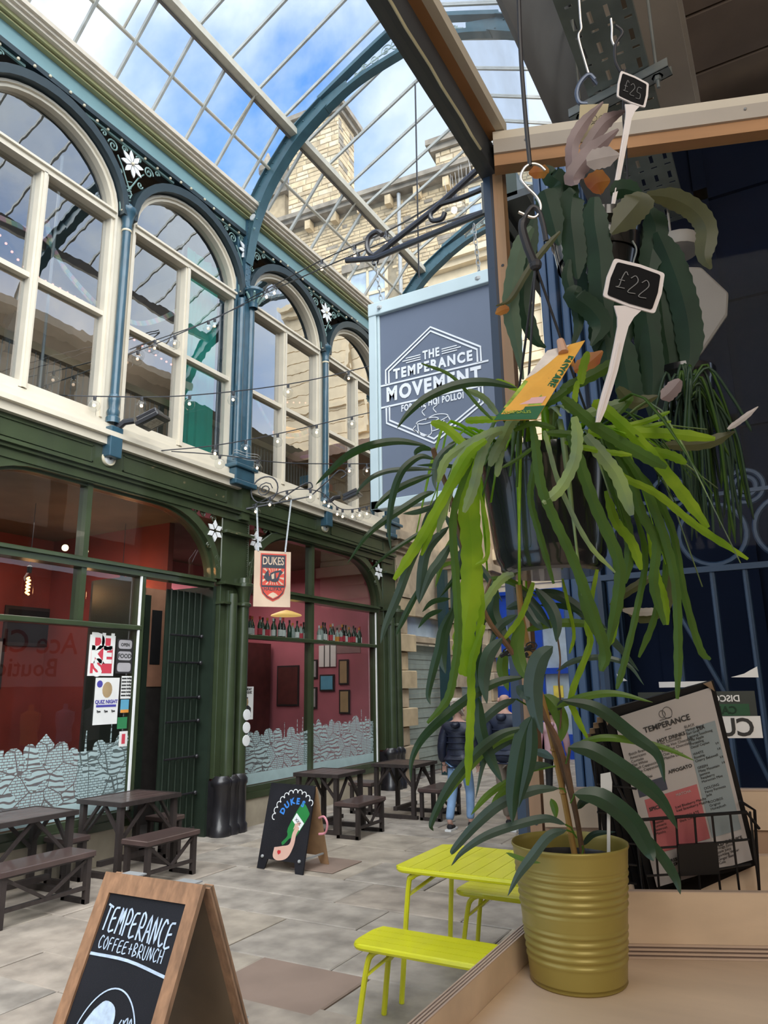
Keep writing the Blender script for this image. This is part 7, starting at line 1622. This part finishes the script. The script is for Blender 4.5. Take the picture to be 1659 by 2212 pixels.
# ---- upper hanging cactus with broad leaves
ep = empty('hanging_plant', at(1295, 560, 1.30), 'upper hanging cactus with broad scalloped dark leaves in a small black pot', 'potted plant')
c2 = hanging_pot(1300, 640, 1.32, .082, .062, .13, ep)
EP = [
 ([(1200,365),(1190,378),(1212,397),(1205,433)],38,'d',1.24),([(1175,410),(1180,425),(1192,470),(1208,530)],44,'d',1.22),([(1245,415),(1237,426),(1233,470),(1240,530),(1244,575),(1248,603)],46,'d',1.22),([(1284,425),(1284,476),(1295,548),(1302,639),(1320,729)],50,'d',1.21),
 ([(1388,415),(1380,435),(1355,465),(1320,505)],56,'o',1.20),([(1318,415),(1349,408),(1388,420)],34,'d',1.22),([(1396,422),(1450,428),(1500,455),(1526,495),(1522,552),(1536,581)],38,'o',1.22),
 ([(1400,450),(1417,494),(1407,550),(1395,620)],44,'d',1.27),([(1420,500),(1443,552),(1468,620),(1486,693),(1490,765),(1475,820)],52,'d',1.26),([(1248,617),(1242,640),(1277,668),(1298,704),(1277,747)],44,'d',1.2),
 ([(1150,490),(1129,523),(1114,574),(1103,657),(1114,729),(1130,820)],34,'t',1.18),([(1155,470),(1147,510),(1139,567),(1132,657),(1154,729),(1179,751)],32,'d',1.2),([(1210,500),(1183,530),(1143,581),(1103,646),(1071,661)],13,'o',1.16),
 ([(1380,600),(1396,675),(1399,747),(1392,848)],50,'d',1.27),([(1425,620),(1435,711),(1446,783),(1443,890)],50,'d',1.28),([(1340,720),(1349,783),(1360,848),(1370,900)],52,'d',1.24),([(1334,837),(1370,870),(1421,855)],28,'o',1.18),
 ([(1470,820),(1446,848),(1428,862)],30,'p',1.18),([(1237,400),(1237,367),(1237,312),(1263,264),(1303,220)],25,'p',1.25),([(1241,400),(1241,378),(1278,330),(1336,279)],36,'p',1.22),([(1262,330),(1270,316),(1307,264),(1351,239)],26,'p',1.26),
 ([(1267,349),(1300,341),(1338,334)],36,'w',1.2),([(1186,371),(1165,371),(1142,374)],24,'r',1.24),([(1275,410),(1290,395),(1318,390)],44,'r',1.28),([(1100,666),(1085,670),(1070,678)],18,'r',1.15),([(1240,800),(1270,785),(1302,758)],32,'r',1.12),
 ([(1360,480),(1374,520),(1385,640),(1375,750)],46,'d',1.32),([(1430,962),(1520,958),(1588,932)],24,'o',1.1),([(1572,927),(1600,908),(1638,878)],11,'w',1.09),([(1438,1210),(1443,1296),(1394,1335),(1341,1311)],22,'o',1.15),([(1413,1243),(1360,1275),(1317,1306)],18,'o',1.15),([(1345,1318),(1390,1322),(1430,1318)],16,'w',1.14),
 ([(1330,520),(1345,600),(1350,700),(1340,760)],48,'d',1.3),([(1270,440),(1262,520),(1268,600),(1275,680)],40,'d',1.28),([(1230,560),(1225,600),(1240,650),(1250,700),(1232,760)],22,'d',1.22),([(1300,700),(1310,760),(1312,830)],40,'d',1.24),
 ([(1400,700),(1410,800),(1405,900)],44,'d',1.24),([(1215,450),(1225,500),(1245,560)],30,'d',1.26),([(1280,640),(1290,700),(1285,760)],34,'d',1.24),([(1450,600),(1455,700),(1470,790)],40,'d',1.29),([(1225,380),(1232,400),(1245,440)],26,'d',1.25),
 ([(1240,790),(1215,770),(1185,765)],18,'r',1.14)]
for pts, w, k, d in EP: leaf(ep, pts, w, d, 'ep_' + k, fold=.16, prof=broadf, wavy=.10, n=6)
card = [(1253, 226, 1.3), (1315, 224, 1.3), (1301, 311, 1.27), (1247, 305, 1.27)]
b, n_ = prism_px(card, 1, .0006); cd_ = obj('care_card', b, mat('card_yellow', (.50, .43, .27), .6, var=.06), label='faded yellow care card with small round symbols in the upper hanging plant', cat='plant tag')
sm = MB()
for i in range(3):
    for j in range(2):
        q = at(1266 + i*17, 256 + j*16, 1.283) ; rr3 = Vector((RX[0], RY[0], RZ[0])); uu3 = Vector((-RX[1], -RY[1], -RZ[1]))
        sm.tube([q + (rr3*math.cos(a) + uu3*math.sin(a))*.0055 for a in [2*PI*k/10 for k in range(10)]], .0005, 4, closed=True)
obj('symbols', sm, 'ink', cd_)
obj('hanger_wire', MB().tube(path3([(1352, 150), (1350, 250), (1356, 395)], 1.3), .0016, 5).tube(path3([(1345, 150), (1346, 260), (1352, 330)], 1.3), .0016, 5).tube(path3([(1225, 640), (1205, 560), (1196, 520)], 1.3), .001, 5), 'twine', ep)
obj('hanger_hoop', MB().tube(spline(path3([(1366, 520), (1375, 540), (1368, 570), (1372, 600)], 1.25), 5), .0015, 5), 'galv_light', ep)

# ---- third plant: thin trailing stems behind
tp_ = empty('hanging_plant', at(1490, 860, 1.30), 'hanging cactus with thin bristly dark trailing stems, behind the two larger ones', 'potted plant')
c3 = hanging_pot(1480, 905, 1.30, .06, .05, .085, tp_)
r3 = random.Random(5)
leaf_mat('tn_d', (.035, .075, .04), (.1, .2, .05), .2, .5)
for i in range(64):
    x0 = 1480 + r3.uniform(-25, 25); y0 = 850 + r3.uniform(-15, 15); sp = r3.uniform(-60, 120); ln = r3.uniform(90, 330)*(1 if sp > 10 else .8)
    x1 = x0 + sp; y1 = y0 + ln
    pts = [(x0, y0), (x0 + sp*.35, y0 - r3.uniform(5, 55)), (x0 + sp*.8, y0 + ln*.25), (x1, y0 + ln*.65), (x1 + r3.uniform(-6, 22), y1)]
    c = spline(path3(pts, 1.24 + r3.uniform(-.04, .05)), 4)
    obj('trailing_stem', MB().tube(c, [.0024]*(len(c)-1) + [.0008], 5), 'tn_d' if i % 5 else 'rh_d', tp_, smooth=2)
bz = MB()
for i in range(420):
    px, py = 1455 + r3.random()*150, 840 + r3.random()*300; q = at(px, py, clampd(px, py, 1.22)); bz.tube([q, q + Vector((r3.uniform(-.005, .005), r3.uniform(-.005, .005), r3.uniform(-.002, .005)))], .0003, 3)
# cords and hooks
def cord(name, pts, d, r, m, label, cat): return obj(name, MB().tube(spline(path3(pts, d), 4), r, 8), m, label=label, cat=cat, smooth=1)
hk_d = 1.03
cord('cord', [(1119, -60), (1124, 100), (1134, 240), (1145, 358)], hk_d, .0032, 'twine', 'black cord holding the steel hook of the lower hanging pot', 'cord')
cord('steel_hook', [(1178, 368), (1165, 357), (1148, 354), (1132, 364), (1125, 385), (1138, 404), (1158, 424), (1168, 444), (1163, 462), (1150, 470), (1120, 458)], hk_d, .0021, mat('steel', (.55, .52, .48), .3, metal=.8, var=.1), 'bent steel double hook joining the black cord and the lower hanging pot', 'hook')
cord('cord', [(1330, 55), (1345, 70), (1330, 95), (1329, 130), (1340, 155)], 1.32, .0028, 'twine', 'knotted black cord hanging from the cable tray above the price marker', 'cord')
cord('steel_hook', [(1250, -20), (1254, 40), (1256, 62), (1250, 75), (1253, 95), (1263, 130), (1272, 160)], 1.34, .0022, 'steel', 'steel wire and clip hanging from the cable tray above the blue carabiner', 'hook')
cord('steel_hook', [(1320, 40), (1322, 60), (1322, 85), (1328, 98), (1336, 92)], 1.36, .0022, 'steel', 'steel ceiling hook at the middle of the cable tray', 'hook')
cb_ = empty('carabiner', at(1268, 190, 1.32), 'small blue grey carabiner clip hanging beside the yellow care card', 'clip')
obj('clip_body', MB().tube(spline(path3([(1285, 172), (1274, 162), (1262, 168), (1250, 185), (1246, 205), (1252, 222), (1268, 224)], 1.32), 6), .0042, 8), mat('clip_blue', (.10, .13, .19), .35, metal=.3), cb_, smooth=1)
obj('clip_gate', MB().tube(path3([(1285, 172), (1290, 182), (1280, 170)], 1.32), .003, 6), 'clip_blue', cb_)

# ================================================================ MENU RACK
rk = empty('menu_rack', Wq(.25, 1.455, -.04), 'black wire rack with a blank black plate, standing in the plywood trough', 'rack')
fr_d = 1.135
def wire(name, pts, d, r=.0018): return obj(name, MB().tube([at(p[0], p[1], clampd(p[0], p[1], p[2] if len(p) > 2 else d)) for p in pts], r, 6), 'black_wire', rk, smooth=1)
mat('black_wire', (.008, .008, .009), .4, var=.1, spec=.35)
wire('rack_rail', [(1372, 1772), (1500, 1762), (1612, 1754), (1640, 1790)], fr_d, .0026); wire('rack_rail', [(1392, 1834), (1500, 1826), (1618, 1813)], fr_d); wire('rack_rail', [(1398, 1892), (1500, 1886), (1622, 1866)], fr_d)
for x0, x1 in ((1412, 1424), (1460, 1470), (1500, 1512), (1538, 1556), (1577, 1597), (1620, 1640)): wire('rack_bar', [(x0, 1770 - (x0-1412)*.08), (x1, 1922)], fr_d)
wire('rack_side', [(1283, 1612), (1290, 1700), (1300, 1840), (1302, 1925)], 1.16, .0024); wire('rack_side', [(1283, 1612), (1300, 1605), (1335, 1700), (1372, 1772), (1390, 1925)], 1.155, .0024)
for y in (1700, 1760, 1820, 1865, 1905): wire('rack_rung', [(1290, y-6), (1375, y+4)], 1.15)
wire('rack_side', [(1598, 1730), (1630, 1750), (1640, 1924)], 1.15, .0024)
b, _ = prism_px([(1464, 1826), (1549, 1820), (1555, 1888), (1470, 1893)], fr_d-.004, .004); obj('blank_plate', b, 'black_wire', rk)
mat('menu_sheet', (.44, .41, .40), .35, var=.03, scale=2); mat('menu_cover', (.006, .006, .007), .5, var=.2, spec=.3)
mn = empty('menu_folder', at(1460, 1900, 1.17), 'cafe menu in a black folder with metal corners, leaning foremost in the wire rack', 'menu')
M4 = [(1318, 1548, 1.17), (1536, 1478, 1.17), (1628, 1856, 1.155), (1412, 1918, 1.155)]
mp4 = [at(*p) for p in M4]; b, nM = prism_px([(1302, 1535, 1.174), (1541, 1470, 1.174), (1640, 1868, 1.16), (1405, 1925, 1.16)], 1, .006); obj('cover', b, 'menu_cover', mn)
MO, MU, MV = mp4[3], mp4[2]-mp4[3], mp4[0]-mp4[3]; MU2 = mp4[1]-mp4[0]
def MP(a, b_, d=.001): return MO + (MU*(1-b_) + MU2*b_)*a + MV*b_ - nM*d
def mquad(name, a0, a1, b0, b1, m, d): return obj(name, MB().prism([MP(a0, b0, d), MP(a1, b0, d), MP(a1, b1, d), MP(a0, b1, d)], nM*.0003), m, mn)
mquad('sheet', .03, .985, .0, .985, 'menu_sheet', .0008)
mquad('blue_column', .66, .95, .18, .80, mat('menu_blue', (.25, .30, .32), .4, var=.03), .0014); mquad('pink_panel', .12, .64, .18, .49, mat('menu_pink', (.44, .12, .13), .4, var=.04), .0014); mquad('navy_panel', .08, .36, .51, .585, mat('menu_navy', (.05, .06, .09), .4), .0014)
mux = (MP(1, .5)-MP(0, .5)).normalized(); muy = (-nM).cross(mux).normalized()
def MT(s, size, a, b_, m='ink', al='CENTER', bold=.0): text('lettering', s, size, MP(a, b_, .0022), mux, muy, m, mn, .0001, bold, al)
MT('TEMPERANCE', .0125, .50, .865, bold=.0002); MT('HOT DRINKS', .0078, .51, .785, bold=.0002); MT('TEA', .0075, .80, .785, bold=.0002); MT('AFFOGATO', .0075, .52, .60, bold=.0002); MT('COLD DRINKS', .0080, .78, .135, bold=.0002); MT('SPICE', .008, .14, .43, 'ink', 'LEFT', .0002); MT('MATCHA', .006, .42, .465, 'menu_sheet', 'LEFT')
MT('Hot Chocolate\nWhite Hot Chocolate\nKids Hot Chocolate\nChai Latte\nMatcha Latte', .0060, .39, .725, al='LEFT'); MT('Batch Brew\nAmericano\nCortado\nFlat White\nSmall Cappuccino\nLarge Cappuccino\nLatte\nDirty Chai\nMocha\nCold Brew', .0060, .09, .665, al='LEFT')
MT('BLACK\nMarket Blend\nEarl Grey\nLapsang Souchong\nChai Apple\nDarjeeling\nDecaf Ceylon\n\nWHITE\nRosehip\nCherry Bakewell\n\nGREEN\nMisty Mountain\nJasmine\nRaspberry\nMoroccan Mint\n\nOOLONG\nFancy Formosa\nJade\n\nROOIBOS\nOriginal\nHoneybush', .0056, .68, .575, al='LEFT'); MT('Iced Blueberry Matcha\nIced Strawberry Matcha\n\nCHOCOLATE\nDark Chocolate', .0056, .39, .36, al='LEFT'); MT('Earl Grey\nRoasted\nTurmeric\nBeetroot\nMatcha', .0056, .14, .33, al='LEFT')
MT('3.9\n\n3.8\n\n\n3.8\n\n3.8', .0045, .925, .62); MT('Orange Juice\nApple Juice\nSparkling Water\nGinger Beer\nCola', .0056, .66, .075, al='LEFT'); MT('PRESSED JUICE\n& SMOOTHIES', .0068, .20, .11, al='LEFT', bold=.0002)
lg = MB(); 
for (a, b_, r) in ((.48, .925, .014), (.53, .925, .022)):
    lg.tube([MP(a, b_, .002) + (mux*math.cos(t) + muy*math.sin(t)*1.2)*r*.35 for t in [2*PI*i/14 for i in range(14)]], .0004, 4, closed=True)
lg.tube([MP(.44, .895, .002), MP(.56, .895, .002)], .0004, 4); lg.tube([MP(.47, .835, .002), MP(.53, .835, .002)], .0004, 4)
obj('emblem', lg, 'ink', mn)
for c in (0, 1): obj('metal_corner', MB().prism([[MP(-.06, 1.02, .004), MP(.03, 1.035, .004), MP(-.05, .96, .004)], [MP(1.0, 1.02, .004), MP(.92, 1.02, .004), MP(1.01, .96, .004)]][c], nM*.002), mat('brass_corner', (.30, .22, .15), .4, metal=.6), mn)
lbls = ['thin black menu folder standing behind the front one, showing a lit right edge'.replace(' right', ''), 'black menu folder edge just behind, second in the rack', 'black menu folder edge, third in the rack', 'black menu folder edge, fourth in the rack', 'black menu folder edge, fifth in the rack and nearest the pot rim']
for i in range(5):
    o2 = empty('menu_folder', at(1330 - i*9, 1915, 1.185 + i*.004), ['black menu folder second in the rack, its corner showing past the front menu', 'black menu folder third in the rack, its near edge just showing', 'black menu folder fourth in the rack, between other dark edges', 'black menu folder fifth in the rack, beside the last one', 'rearmost black menu folder, its clip against the rack side nearest the brass pot'][i], 'menu', 'spare menus in the rack')
    x = 1300 - i*8; dz = 1.182 + i*.006
    q4 = [(x, 1542 + i*12), (1560 if i == 0 else x+40, 1572 if i == 0 else 1545 + i*12), (1640 if i == 0 else x + 130, 1925), (x + 90 - i*8, 1930)]
    b, _ = prism_px(q4, dz, .003); obj('cover', b, 'menu_cover', o2)
    b, _ = prism_px([(x-2, 1538 + i*12), (x+14, 1536 + i*12), (x+14, 1548 + i*12), (x-2, 1550 + i*12)], dz-.002, .002); obj('metal_corner', b, 'brass_corner', o2)

finish_texts()
